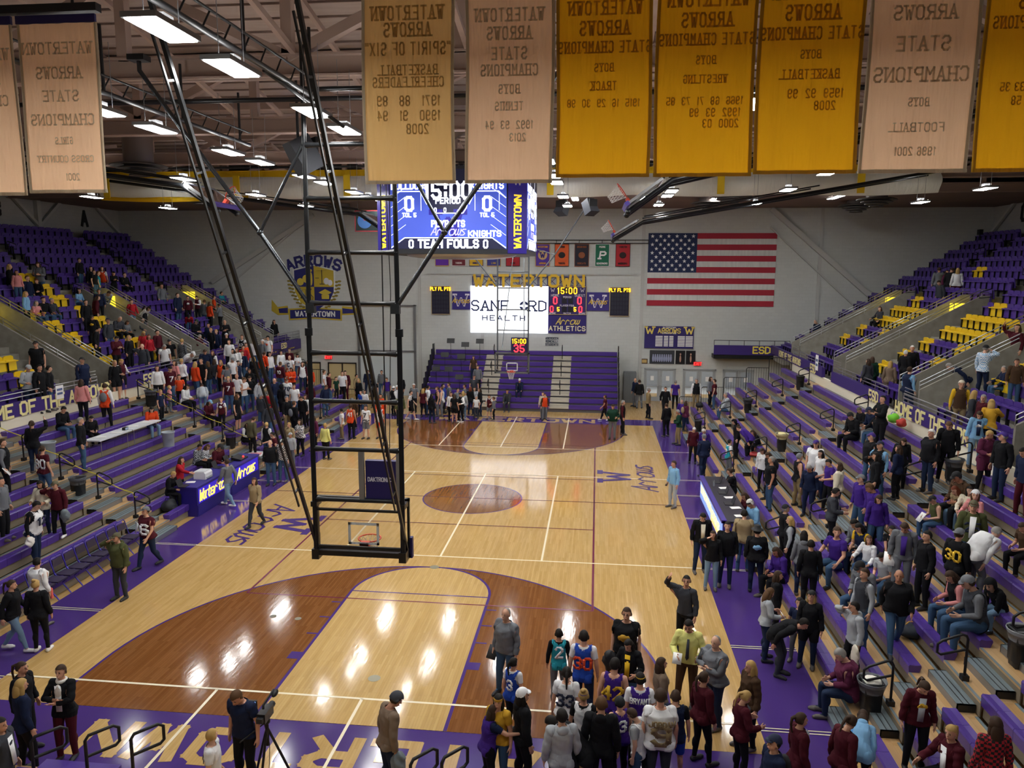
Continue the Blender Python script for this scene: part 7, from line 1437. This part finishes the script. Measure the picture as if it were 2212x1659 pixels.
('person in orange jacket, long blond hair, blue jeans, on the left lower bleachers',-14.13,20.67,2.33,30,1.77,'st','jogwh','Tdn','ll','w',2),
('person in charcoal jacket, bald, charcoal trousers, in the left upper stand',-16.23,19.94,3.20,160,1.78,'ea','jch','Tch','gb','',2),
('person in light grey sweatshirt, grey hair, blue jeans, on the right lower bleachers',11.18,26.42,0.88,270,1.84,'si','slg','Tdn','gs','w',2),
('person in black vest, grey hair, black trousers, out on the court',5.88,26.17,0.00,95,1.80,'st','vbkmr','Tbk','gs','',2),
('person in orange jersey numbered 41, brown hair, black trousers, on the left sideline',-7.62,23.41,0.00,5,1.76,'st','kog','Tbk','bs','@41~wh~.2~1.25',2),
('person in plum jacket, long brown hair, black trousers, on the left sideline',-8.53,20.77,0.00,200,1.66,'st','jdp','Tbk','bl','w',2),
('person in charcoal jacket, bald, black trousers, in the left upper stand',-18.57,21.74,4.73,110,1.87,'sp','jch','Tbk','gb','',2),
('person in white jersey numbered 12, brown hair, orange shorts, out on the court',-6.22,23.71,0.00,180,1.74,'st','kwhog','Sog','bs','*12~nv~.16~1.25',2),
('child in grey / white plaid shirt, long light brown hair, black trousers, on the left lower bleachers',-10.57,14.57,0.59,95,1.43,'sp','pgywh','Tbk','ml','w',2),
('person in white T-shirt, grey hair, black trousers, in the left upper stand',-15.60,20.66,3.20,150,1.74,'dn','twhgn','Tbk','gs','',2),
('person in grey jacket, long brown hair, blue jeans, in the left upper stand',-22.39,21.70,6.77,170,1.93,'ph','jgy','Tdn','bl','w',2),
('person in grey T-shirt, charcoal cap, black trousers, on the left lower bleachers',-13.50,22.37,2.04,120,1.76,'dn','tgy','Tbk','gs','Cch',2),
('person in maroon jacket, long brown hair, black trousers, in the left upper stand',-19.89,22.08,5.24,40,1.88,'dn','jmr','Tbk','bl','w',2),
('person in black jacket, dark hair, black trousers, in the left upper stand',-17.41,18.41,4.22,60,1.68,'dn','jbk','Tbk','ks','',2),
('person in white T-shirt, bald, black trousers, on the left lower bleachers',-12.49,21.42,1.75,180,1.70,'st','twh','Tbk','gb','',2),
('person in light grey sweatshirt, light grey cap, grey trousers, on the left sideline',-8.41,17.79,0.00,190,1.50,'st','slg','Tgy','bs','Clg',2),
('person in black sweatshirt, maroon cap, blue jeans, in the left upper stand',-20.23,18.99,5.75,110,1.77,'ss','sbk','Tdn','gs','Cmr',2),
('person in pink sweatshirt, long brown hair, black trousers, on the left lower bleachers, right one',-14.49,19.56,2.62,200,1.66,'st','spk','Tbk','bl','w',2),
('person in black jacket, brown hair, black trousers, on the right sideline',8.08,25.94,0.00,330,1.74,'st','jbk','Tbk','bs','',2),
('person in white T-shirt numbered 7, brown hair, grey shorts, out on the court',-6.88,23.53,0.00,190,1.70,'st','twh','Sgy','bs','*7~bk~.2~1.25',2),
('person in white T-shirt, brown hair, blue jeans, on the left lower bleachers',-10.69,23.87,0.88,180,1.76,'st','twh','Tdn','bs','',2),
('child in black jacket, long brown hair, black trousers, on the right lower bleachers',11.18,18.92,0.88,250,1.44,'sb','jbk','Tbk','bl','w',2),
('person in navy sweatshirt, bald, blue jeans, on the left lower bleachers',-11.69,23.77,1.17,120,1.76,'st','snv','Tdn','gb','',2),
('person in black / grey plaid shirt, blond hair, black trousers, in the left upper stand',-15.81,22.56,3.20,20,1.78,'st','pbkgy','Tbk','ls','',2),
('person in black jacket, long blond hair, black trousers, in the left upper stand',-16.64,19.59,3.71,100,1.68,'st','jbkwh','Tbk','ll','w',2),
('person in white sweatshirt, blond hair, black trousers, on the left lower bleachers',-14.53,20.20,2.62,20,1.66,'st','swh','Tbk','ls','w F',2),
('person in black T-shirt, black cap, khaki trousers, in the left upper stand',-16.38,22.47,3.20,160,1.78,'dn','tbk','Tkh','gs','Cbkr',2),
('person in maroon sweatshirt, dark hair, black trousers, in the left upper stand',-16.58,21.76,3.71,95,1.75,'st','smr','Tbk','ks','',2),
('person in navy vest, dark hair, black trousers, on the left lower bleachers',-13.52,23.66,2.04,100,1.77,'st','vnvlg','Tbk','ks','',2),
('person in white T-shirt, grey cap, black trousers, on the left lower bleachers',-13.52,23.03,2.33,130,1.74,'dn','twh','Tbk','gs','Cgy',2),
('person in light grey sweatshirt, brown hair, black trousers, in the left upper stand',-20.73,24.07,5.75,120,1.91,'bd','slg','Tbk','bs','',2),
('person in light grey hoodie, dark hair, blue jeans, on the left lower bleachers',-11.69,21.96,1.46,110,1.66,'dn','hlg','Tdn','ks','',2),
('person in white T-shirt numbered 78, light brown hair, blue jeans, on the left lower bleachers',-11.19,24.21,1.17,170,1.74,'dn','twhnv','Tdn','ms','*78~nv~.2~1.2',2),
('person in light grey sweatshirt, brown hair, pale jeans, on the left lower bleachers',-12.91,18.95,2.04,330,1.57,'bd','slg','Tld','bs','',2),
('person in navy jacket, light brown hair, blue jeans, in the left upper stand',-21.56,19.84,6.26,100,1.78,'st','jnvlg','Tdn','ms','',2),
('person in black long coat, long blond hair, black trousers, in the left upper stand',-22.39,19.81,6.77,60,1.79,'st','cbk','Tbk','ll','w',2),
('person in black jacket, brown hair, black trousers, on the left lower bleachers',-9.86,22.82,0.59,190,1.66,'dn','jbk','Tbk','bs','',2),
('person in light blue sweatshirt, long blond hair, black trousers, in the left upper stand',-19.90,17.57,5.75,70,1.65,'st','slb','Tbk','ll','w',2),
('person in navy sweatshirt, light brown hair, blue jeans, looking down, on the left lower bleachers',-9.86,25.91,0.59,120,1.76,'dn','snv','Tdn','ms','',2),
('person in black jacket, brown hair, black trousers, in the left upper stand',-19.07,20.25,5.24,110,1.70,'st','jbk','Tbk','bs','',2),
('person in black jacket, long light brown hair, blue jeans, on the left lower bleachers',-14.09,21.74,2.33,280,1.66,'st','jbk','Tdn','ml','w',2),
('person in charcoal jacket, long brown hair, blue jeans, on the left lower bleachers',-14.11,22.43,2.33,20,1.68,'st','jch','Tdn','bl','w',2),
('person in charcoal jacket, grey hair, blue jeans, in the left upper stand',-20.23,19.50,5.75,110,1.69,'ss','jch','Tdn','gs','',2),
('person in navy sweatshirt, light brown hair, blue jeans, on the left lower bleachers',-14.08,25.36,2.33,190,1.78,'st','snv','Tdn','ms','%wh',2),
('person in orange jersey, long blond hair, black trousers, on the left lower bleachers',-13.72,22.30,2.33,190,1.66,'st','kogbk','Tbk','ll','w',2),
('person in red T-shirt, long blond hair, black trousers, in the left upper stand',-17.41,21.89,3.71,120,1.71,'dn','trd','Tbk','ll','w',2),
('person in white sweatshirt, brown hair, black trousers, on the left lower bleachers',-14.82,25.42,2.91,180,1.78,'st','swhnv','Tbk','bs','',2),
('person in white sweatshirt, long brown hair, black trousers, on the left lower bleachers, right one',-9.86,23.20,0.59,200,1.63,'st','swh','Tbk','bl','w',2),
('person in black jacket, dark green cap, black trousers, in the left upper stand',-17.74,27.29,4.22,110,1.89,'sp','jbk','Tbk','bs','Cgn',2),
('person in black jacket, long blond hair, black trousers, on the left lower bleachers, left one',-13.52,25.46,2.04,190,1.76,'st','jbk','Tbk','ll','w',2),
('person in black vest, long light brown hair, black trousers, on the left lower bleachers',-14.74,23.49,2.62,180,1.70,'st','vbkwh','Tbk','ml','w',2),
('person in brown jacket, grey cap, black trousers, on the left sideline',-8.27,25.85,0.00,200,1.70,'dn','jbr','Tbk','ms','Cgy',2),
('person in olive jacket, brown hair, black trousers, by the beige doors',-6.07,27.03,0.00,160,1.72,'st','jol','Tbk','bs','',2),
('person in black jacket, long brown hair, black trousers, on the left lower bleachers',-12.91,23.64,1.75,170,1.67,'sh','jbk','Tbk','bl','w',2),
('person in black jacket, brown hair, charcoal trousers, in the right upper stand',22.39,28.90,6.77,60,1.86,'dn','jbk','Tch','bs','',2),
('person in white sweatshirt, long blond hair, maroon trousers, in the right upper stand',22.39,28.05,6.77,20,1.82,'st','swh','Tmr','ll','w',2),
('person in orange jacket, brown hair, black trousers, by the beige doors',-7.10,26.89,0.00,180,1.72,'st','jog','Tbk','bs','',2),
('person in white sweatshirt, black cap, blue jeans, on the left lower bleachers',-13.52,27.44,2.04,110,1.81,'st','swhnv','Tdn','bs','Cbk',2),
('person in maroon sweatshirt numbered 10, light brown hair, blue jeans, on the left lower bleachers',-12.30,25.98,1.75,10,1.74,'st','smr','Tdn','ms','@10~wh~.16~1.2',2),
('person in black vest, grey hair, khaki trousers, on the right lower bleachers',10.12,30.55,0.59,185,1.80,'st','vbkwh','Tkh','gs','',2),
('person in white sweatshirt, brown hair, blue jeans, on the left lower bleachers',-14.74,28.16,2.62,180,1.85,'st','swh','Tdn','bs','',2),
('person in navy jacket, blond hair, navy trousers, in the left upper stand',-16.58,27.48,3.20,185,1.85,'st','jnvlb','Tnv','ls','w',2),
('person in plum jacket, long brown hair, dark jeans, on the right sideline',9.20,27.27,0.00,65,1.66,'st','jdp','Tdd','bl','w Gtn',2),
('person in khaki sweatshirt, grey hair, black trousers, near the lobby doors',7.48,30.67,0.00,85,1.78,'st','skh','Tbk','gs','',2),
('person in maroon sweatshirt, grey hair, black trousers, in the left upper stand',-16.58,25.58,3.20,110,1.76,'ph','smr','Tbk','gs','',2),
('person in black jacket, black cap, black trousers, in the left upper stand',-18.24,19.49,4.73,170,1.59,'dn','jbk','Tbk','bs','Cbk %yl',2),
('person in grey jacket, brown hair, blue jeans, in the right upper stand',22.39,30.18,6.77,20,1.86,'st','jgy','Tdn','bs','',2),
('person in white T-shirt, dark hair, khaki trousers, on the left sideline',-8.05,23.28,0.00,250,1.55,'rk','twhlg','Tkh','ks','',2),
('person in maroon hoodie, brown hair, blue jeans, on the left lower bleachers',-10.49,28.32,0.88,60,1.76,'st','hmr','Tdn','bs','',2),
('person in red sweatshirt, long red hair, black trousers, in the left upper stand',-16.59,21.06,3.71,120,1.59,'st','srd','Tbk','rl','w',2),
('person in white T-shirt, black cap, black trousers, on the left lower bleachers',-14.74,30.08,2.62,200,1.88,'ea','twh','Tbk','bs','%og Cbk',2),
('person in pink sweatshirt, long grey hair, blue jeans, in the left upper stand',-20.23,18.52,5.75,100,1.58,'ss','spk','Tdn','gl','w',2),
('person in black vest, brown hair, black trousers, in the far baseline queue',-2.93,28.26,0.00,210,1.68,'sh','vbkwh','Tbk','bs','w q',2),
('person in maroon jacket, dark hair, maroon trousers, on the left lower bleachers',-10.35,30.73,0.59,185,1.84,'st','jmrwh','Tmr','ks','',2),
('person in white sweatshirt, dark hair, blue jeans, in the far baseline queue',-5.18,30.00,0.00,60,1.76,'st','swh','Tdn','ks','',2),
('person in black jacket, dark hair, black trousers, near the lobby doors',8.50,31.46,0.00,180,1.78,'wk','jbk','Tbk','ks','',2),
('person in white jersey, light brown hair, grey trousers, in the far baseline queue',-4.30,29.73,0.00,270,1.74,'st','kwh','Tgy','ms','',2),
('person in charcoal jacket, brown hair, black trousers, in the right upper stand',21.56,27.85,6.26,250,1.74,'dn','jch','Tbk','bs','',2),
('person in black jersey numbered 13, light brown hair, black trousers, on the left lower bleachers',-15.40,28.11,2.91,180,1.80,'st','kbkwh','Tbk','ms','*13~wh~.16~1.2',2),
('person in charcoal sweatshirt, dark hair, charcoal trousers, on the far bleachers',-0.79,32.12,-0.03,180,1.81,'si','sch','Tch','ks','',2),
('person in black jersey numbered 5, light brown hair, grey trousers, in the far baseline queue',-4.57,29.76,0.00,250,1.74,'st','kbk','Tgy','ms','@5~wh~.16~1.25',2),
('person in black hoodie, long dark hair, dark jeans, in the far baseline queue',-4.46,27.67,0.00,30,1.66,'st','hbk','Tdd','kl','w',2),
('person in white T-shirt, brown hair, black trousers, on the left lower bleachers',-10.47,30.55,0.59,170,1.83,'st','twh','Tbk','bs','',2),
('person in white T-shirt, bald, blue jeans, on the left lower bleachers',-12.84,28.57,1.75,190,1.78,'st','twhnv','Tdn','gb','*C~nv~.2~1.25',2),
('person in charcoal T-shirt, charcoal cap, black trousers, on the far bleachers',-2.88,32.48,0.26,180,1.83,'st','tch','Tbk','bs','Cch',2),
('person in white T-shirt, light brown hair, blue jeans, on the left lower bleachers, right one',-11.08,29.18,0.88,80,1.78,'st','twh','Tdn','ms','',2),
('person in purple sweatshirt, long grey hair, navy trousers, on the right sideline',9.06,27.92,0.00,190,1.64,'st','spu','Tnv','gl','w',2),
('person in white sweatshirt, long dark hair, black trousers, on the left lower bleachers, right one',-14.28,24.75,2.62,200,1.66,'st','swh','Tbk','kl','w',2),
('person in grey T-shirt, dark hair, black trousers, in the far baseline queue',-3.37,29.60,0.00,120,1.72,'st','tgy','Tbk','ks','',2),
('person in black jersey, dark hair, black shorts, in the far baseline queue',-5.84,28.54,0.00,80,1.70,'wk','kbkwh','Sbk','ks','q',2),
('person in grey T-shirt, brown hair, black trousers, in the far baseline queue, right one',-3.15,30.76,0.00,250,1.76,'st','tgy','Tbk','bs','',2),
('person in orange sweatshirt, brown hair, blue jeans, on the left lower bleachers',-14.74,27.20,2.62,150,1.75,'st','sog','Tdn','bs','',2),
('person in navy jacket, bald, dark jeans, in the right upper stand',17.41,33.84,3.71,250,1.90,'dn','jnv','Tdd','gb','',2),
('person in blue hoodie, dark hair, black trousers, in the far baseline queue',-4.44,30.74,0.00,100,1.76,'st','hbl','Tbk','ks','',2),
('person in black jacket, red hair, black trousers, in the left upper stand',-21.55,20.43,6.26,170,1.64,'sh','jbk','Tbk','rs','w',2),
('person in black T-shirt, long brown hair, black skirt, in the far baseline queue',-3.25,27.96,0.00,20,1.64,'st','tbk','Dbk','bl','w',2),
('person in white sweatshirt, long light brown hair, black trousers, on the left lower bleachers',-14.33,25.28,2.62,190,1.66,'st','swh','Tbk','ml','w',2),
('child in maroon jersey, brown hair, black trousers, on the left lower bleachers',-11.69,18.26,1.46,170,1.38,'st','kmrwh','Tbk','bs','%wh',2),
('person in black sweatshirt, bald, black trousers, in the left upper stand',-16.58,28.51,3.71,150,1.80,'cr','sbk','Tbk','gb','',2),
('person in grey T-shirt, brown hair, black trousers, in the far baseline queue, left one',-4.18,31.26,0.00,250,1.76,'st','tgy','Tbk','bs','',2),
('person in black vest, white cap, black trousers, by the beige doors',-7.14,29.65,0.00,30,1.72,'st','vbkwh','Tbk','bs','Cwh',2),
('person in orange jacket, long red hair, black trousers, on the left lower bleachers',-12.18,26.56,1.46,150,1.66,'ph','jog','Tbk','rl','w',2),
('person in red jacket, brown hair, blue jeans, on the left lower bleachers',-14.47,26.30,2.62,170,1.68,'st','jrd','Tdn','bs','',2),
('person in charcoal sweatshirt, long light brown hair, black trousers, in the right upper stand',19.40,29.64,5.24,250,1.73,'ss','sch','Tbk','ml','w',2),
('person in maroon T-shirt, brown hair, blue jeans, on the right lower bleachers',10.94,29.38,0.88,285,1.66,'st','tmr','Tdn','bs','w',2),
('person in white sweatshirt, long brown hair, black trousers, in the far baseline queue',-3.52,28.48,0.00,180,1.64,'st','swh','Tbk','bl','w',2),
('person in orange jacket, long brown hair, black trousers, on the left lower bleachers',-12.00,26.77,1.46,180,1.66,'ph','jog','Tbk','bl','w',2),
('child in navy T-shirt, blond hair, black trousers, on the left lower bleachers',-13.52,16.69,2.04,100,1.34,'st','tnv','Tbk','ls','',2),
('person in white jersey, long brown hair, dark jeans, on the left lower bleachers',-12.12,28.60,1.46,160,1.72,'st','kwhmr','Tdd','bl','w L',2),
('person in light grey sweatshirt, long blond hair, pale jeans, in the far baseline queue',-2.92,28.91,0.00,340,1.64,'st','slg','Tld','ll','w q',2),
('person in black sweatshirt, white cap, black trousers, in the left upper stand',-15.67,26.85,3.20,180,1.70,'st','sbkwh','Tbk','bs','Cwh',2),
('child in orange T-shirt, brown hair, black trousers, on the left lower bleachers',-13.85,18.76,2.33,150,1.40,'st','togwh','Tbk','bs','',2),
('person in maroon sweatshirt, dark hair, black trousers, on the left lower bleachers',-10.47,25.44,0.88,170,1.58,'dn','smr','Tbk','ks','',2),
('person in grey T-shirt, white cap, black trousers, by the beige doors',-6.20,30.76,0.00,190,1.72,'st','tgy','Tbk','ms','Cwhr',2),
('person in navy jacket, brown hair, black trousers, in the left upper stand',-19.90,22.44,5.75,150,1.62,'st','jnv','Tbk','bs','',2),
('person in maroon T-shirt, long blond hair, black leggings, in the far baseline queue',-5.34,29.41,0.00,20,1.66,'st','tmr','lbk','ll','w',2),
('person in black jacket, long brown hair, dark jeans, in the far baseline queue',-2.14,30.07,0.00,250,1.66,'st','jbk','Tdd','bl','w',2),
('person in white sweatshirt, dark hair, blue jeans, on the left lower bleachers',-13.52,28.96,2.04,120,1.72,'st','swh','Tdn','ks','',2),
('person in grey sweatshirt, long brown hair, black trousers, on the right lower bleachers',10.85,30.30,0.88,120,1.66,'st','sgy','Tbk','bl','w',2),
('person in white sweatshirt, white cap, black trousers, by the beige doors',-7.06,30.22,0.00,190,1.70,'st','swh','Tbk','bs','Cwh',2),
('person in black jacket, long dark hair, black trousers, in the left upper stand, left one',-19.07,24.79,4.73,60,1.67,'st','jbk','Tbk','kl','w',2),
('person in navy long coat, brown hair, blue jeans, in the left upper stand',-19.19,28.26,5.24,100,1.78,'st','cnv','Tdn','bs','',2),
('person in black jacket, brown hair, grey trousers, near the lobby doors',7.14,33.92,0.00,10,1.78,'st','jbk','Tgy','bs','',2),
('person in black jacket, brown hair, black trousers, sitting turned aside, in the left upper stand',-21.89,27.58,6.77,110,1.81,'ss','jbk','Tbk','bs','',2),
('person in navy sweatshirt, bald, grey trousers, near the lobby doors',6.93,34.52,0.00,240,1.80,'st','snv','Tgy','gb','',2),
('person in plum jacket, long brown hair, black trousers, in the right upper stand',22.39,29.26,6.77,150,1.71,'st','jdp','Tbk','bl','w',2),
('person in purple T-shirt, bald, black trousers, near the lobby doors',9.32,33.98,0.00,10,1.78,'st','tpu','Tbk','gb','',2),
('person in navy jacket, dark hair, black trousers, in the left upper stand',-16.93,27.33,3.71,180,1.70,'st','jnv','Tbk','ks','',2),
('person in black jacket, long red hair, dark jeans, in the far baseline queue',-2.77,30.47,0.00,20,1.66,'st','jbk','Tdd','rl','w',2),
('person in maroon sweatshirt, brown hair, blue jeans, on the left lower bleachers',-13.45,30.01,2.04,190,1.74,'st','smr','Tdn','bs','',2),
('person in black T-shirt, dark hair, black trousers, by the beige doors',-8.97,31.94,0.00,190,1.76,'st','tbk','Tbk','ks','',2),
('person in red hoodie, brown hair, pale jeans, in the left upper stand',-19.07,23.75,5.24,120,1.61,'wk','hrd','Tld','bs','w',2),
('person in grey sweatshirt, white cap, blue jeans, on the left lower bleachers',-14.74,29.28,2.62,200,1.72,'st','sgy','Tdn','bs','Cwh',2),
('person in black jacket, brown hair, black trousers, by the beige doors',-7.72,33.62,0.00,200,1.80,'st','jbk','Tbk','bs','',2),
('person in charcoal jacket, long dark hair, black trousers, on the left lower bleachers',-12.16,29.59,1.46,190,1.70,'st','jch','Tbk','kl','w',2),
('person in grey hoodie, brown hair, black trousers, on the far bleachers',-2.73,32.94,0.88,180,1.73,'st','hgy','Tbk','bs','',2),
('person in orange jacket, long light brown hair, grey trousers, on the left lower bleachers',-11.69,28.78,1.17,200,1.66,'st','jog','Tgy','ml','w',2),
('person in light grey sweatshirt, long brown hair, dark jeans, in the far baseline queue',-2.52,30.52,0.00,190,1.64,'st','slg','Tdd','bl','w',2),
('person in pink sweatshirt, long brown hair, blue jeans, in the left upper stand',-21.56,19.21,6.77,120,1.51,'st','spk','Tdn','bl','w',2),
('person in black jacket, long brown hair, black trousers, in the left upper stand',-22.39,25.51,6.77,120,1.71,'st','jbk','Tbk','bl','w',2),
('person in orange hoodie, brown hair, black trousers, on the left lower bleachers',-13.52,26.76,2.33,20,1.60,'st','hog','Tbk','bs','',2),
('person in grey jacket, brown hair, blue jeans, in the left upper stand',-20.37,28.71,5.75,110,1.76,'st','jgy','Tdn','bs','',2),
('person in grey sweatshirt, light brown hair, blue jeans, in the left upper stand',-19.07,30.97,4.73,20,1.81,'st','sgy','Tdn','ms','',2),
('person in grey sweatshirt, long brown hair, black trousers, in the left upper stand',-18.57,22.35,4.73,110,1.53,'sp','sgy','Tbk','bl','w',2),
('person in orange jersey, long light brown hair, black trousers, in the left upper stand',-22.39,26.45,6.77,160,1.71,'st','kogwh','Tbk','ml','w',2),
('person in black jacket, long blond hair, black trousers, on the left lower bleachers, right one',-9.55,30.76,0.30,200,1.66,'st','jbk','Tbk','ll','w',2),
('person in navy jacket, white cap, navy trousers, on the far bleachers',-0.14,33.04,0.59,185,1.67,'si','jnv','Tnv','ks','Cwh',2),
('person in black jacket, long dark hair, black trousers, in the left upper stand, right one',-16.58,35.16,3.20,110,1.88,'st','jbk','Tbk','kl','w',2),
('person in cream sweatshirt, light brown hair, grey trousers, in the far baseline queue',1.52,29.81,0.00,200,1.55,'st','scr','Tgy','ms','',2),
('person in purple T-shirt, brown hair, grey trousers, by the beige doors',-8.49,33.09,0.00,190,1.72,'st','tpu','Tgy','bs','',2),
('person in orange jacket, long brown hair, blue jeans, on the left lower bleachers',-13.52,26.39,2.33,30,1.54,'st','jog','Tdn','bl','w',2),
('person in black jacket, black cap, blue jeans, in the left upper stand',-22.39,24.63,7.28,90,1.63,'st','jbk','Tdn','bs','Cbk',2),
('person in charcoal sweatshirt, bald, blue jeans, in the left upper stand',-18.57,23.76,4.73,110,1.51,'ss','sch','Tdn','gb','F',2),
('person in orange vest, light brown hair, grey trousers, in the far baseline queue',1.64,29.51,0.00,160,1.50,'st','vogbr','Tgy','ms','',2),
('person in maroon T-shirt, brown hair, black trousers, near the lobby doors',5.02,29.73,0.00,275,1.50,'wk','tmr','Tbk','bs','q',2),
('person in grey sweatshirt, dark hair, blue jeans, by the beige doors',-9.65,35.98,0.00,190,1.78,'st','sgy','Tdn','ks','',2),
('person in orange jacket, long brown hair, black trousers, in the left upper stand',-18.54,30.58,4.73,30,1.70,'st','jog','Tbk','bl','w',2),
('person in navy sweatshirt, dark hair, navy trousers, by the beige doors',-10.61,36.03,0.00,170,1.78,'st','snv','Tnv','ks','',2),
('person in tan sweatshirt, dark hair, black trousers, by the beige doors',-10.87,34.42,0.00,100,1.70,'st','stn','Tbk','ks','',2),
('person in black T-shirt, brown hair, blue jeans, in the left upper stand',-21.56,24.57,6.77,100,1.53,'st','tbk','Tdn','bs','',2),
('person in white sweatshirt, light brown hair, blue jeans, by the beige doors',-8.76,29.34,0.00,190,1.50,'st','swh','Tdn','ms','',2),
('person in brown T-shirt, long brown hair, dark jeans, on the far bleachers',-3.13,33.86,1.50,190,1.59,'st','tbr','Tdd','bl','w',2),
('child in white sweatshirt, long dark hair, maroon trousers, in the left upper stand',-19.07,24.78,5.24,110,1.48,'bd','swh','Tmr','kl','w',2),
('child in light blue sweatshirt, long dark hair, blue jeans, in the left upper stand',-21.06,22.54,6.26,100,1.43,'ss','slb','Tdn','kl','w',2),
('person in maroon hoodie, brown hair, black trousers, in the left upper stand',-19.07,29.11,5.24,150,1.57,'st','hmr','Tbk','bs','%wh',2),
('child in maroon jersey, brown hair, grey shorts, in the far baseline queue',-1.49,29.38,0.00,200,1.40,'sh','kmrwh','Sgy','bs','',2),
('person in maroon vest, brown hair, black trousers, in the left upper stand',-19.07,30.19,5.24,180,1.58,'ph','vmrwh','Tbk','bs','',2),
('child in blue T-shirt, dark hair, black trousers, by the beige doors',-9.00,29.41,0.00,200,1.45,'st','tbl','Tbk','ks','',2),
('person in grey sweatshirt, dark hair, black trousers, in the left upper stand',-18.24,31.25,4.73,270,1.58,'ph','sgy','Tbk','ks','w',2),
('child in pink jacket, blond hair, grey trousers, on the left lower bleachers',-13.52,17.37,2.33,60,1.13,'hp','jpk','Tgy','ls','w',2),
('child in teal T-shirt, light brown hair, blue jeans, in the left upper stand',-21.56,24.86,6.77,60,1.44,'st','ttl','Tdn','ms','',2),
('child in black hoodie, blond hair, black trousers, in the left upper stand',-16.58,26.89,3.71,180,1.42,'st','hbkwh','Tbk','ls','w',2),
('child in white sweatshirt, long dark hair, blue jeans, on the left lower bleachers',-12.91,29.89,2.04,170,1.45,'ph','swh','Tdn','kl','w',2),
('child in black jacket, long dark hair, black trousers, in the left upper stand',-21.56,26.16,6.77,120,1.43,'ph','jbk','Tbk','kl','w',2),
('child in red jacket, black cap, blue jeans, in the left upper stand',-18.24,27.66,4.73,150,1.41,'bd','jrdwh','Tdn','ks','Cbk',2),
('child in grey sweatshirt, light brown hair, black trousers, in the far baseline queue',-1.20,29.10,0.00,260,1.30,'st','sgy','Tbk','ms','',2),
('child in white T-shirt, light grey cap, charcoal trousers, in the far baseline queue',-2.25,29.40,0.00,190,1.30,'st','twh','Tch','ms','Clg',2),
('child in dark green T-shirt, brown hair, black trousers, on the left lower bleachers',-10.47,29.45,0.88,120,1.32,'st','tgn','Tbk','bs','',2),
('child in orange jacket, brown hair, black trousers, in the left upper stand',-19.07,32.15,5.24,60,1.48,'st','jog','Tbk','bs','',2),
('child in teal jacket, brown hair, black trousers, in the left upper stand',-20.23,35.37,5.75,110,1.44,'ss','jtl','Tbk','bs','',2),
]
crowd = []
for i, (lab, x, y, z, yw, h, po, top, bot, hair, ext, lod) in enumerate(PEOPLE):
    g = lab.rsplit(', ',1)[-1]
    if i < 300: person(lab, 'people', (x,y,z), yw, h, po, top, bot, hair, ext, lod, i)
    else:
        ext = ' '.join(e for e in ext.split() if e[0] != '#'); o = person(lab, None, (x,y,z), yw, h, po, top, bot, hair, ext, lod, i); crowd.append(o)
if crowd:      # the smallest figures in view, past the first three hundred
    V, T, I, mats, off = [], [], [], [], 0
    for o in crowd:
        for q in [o]+list(o.children):
            me = q.data; n = len(me.vertices); v = np.empty(n*3); me.vertices.foreach_get('co',v); V.append(v.reshape(-1,3)+np.array(o.location)); k = len(me.polygons); t = np.empty(k*3,dtype=np.int32); me.polygons.foreach_get('vertices',t) if False else me.loops.foreach_get('vertex_index',t); T.append(t.reshape(-1,3)+off); off += n
            mt = me.materials[0]
            if mt not in mats: mats.append(mt)
            I.append(np.full(k,mats.index(mt),dtype=np.int32))
    for o in crowd:
        for q in list(o.children)+[o]: me = q.data; bpy.data.objects.remove(q); bpy.data.meshes.remove(me)
    o = npmesh('crowd', np.concatenate(V), np.concatenate(T), mats[0]); 
    for mt in mats[1:]: o.data.materials.append(mt)
    o.data.polygons.foreach_set('material_index', np.concatenate(I)); o.data.update(); tag(o, 'small spectators far back in the stands and behind the queue', 'crowd', None, 'stuff')
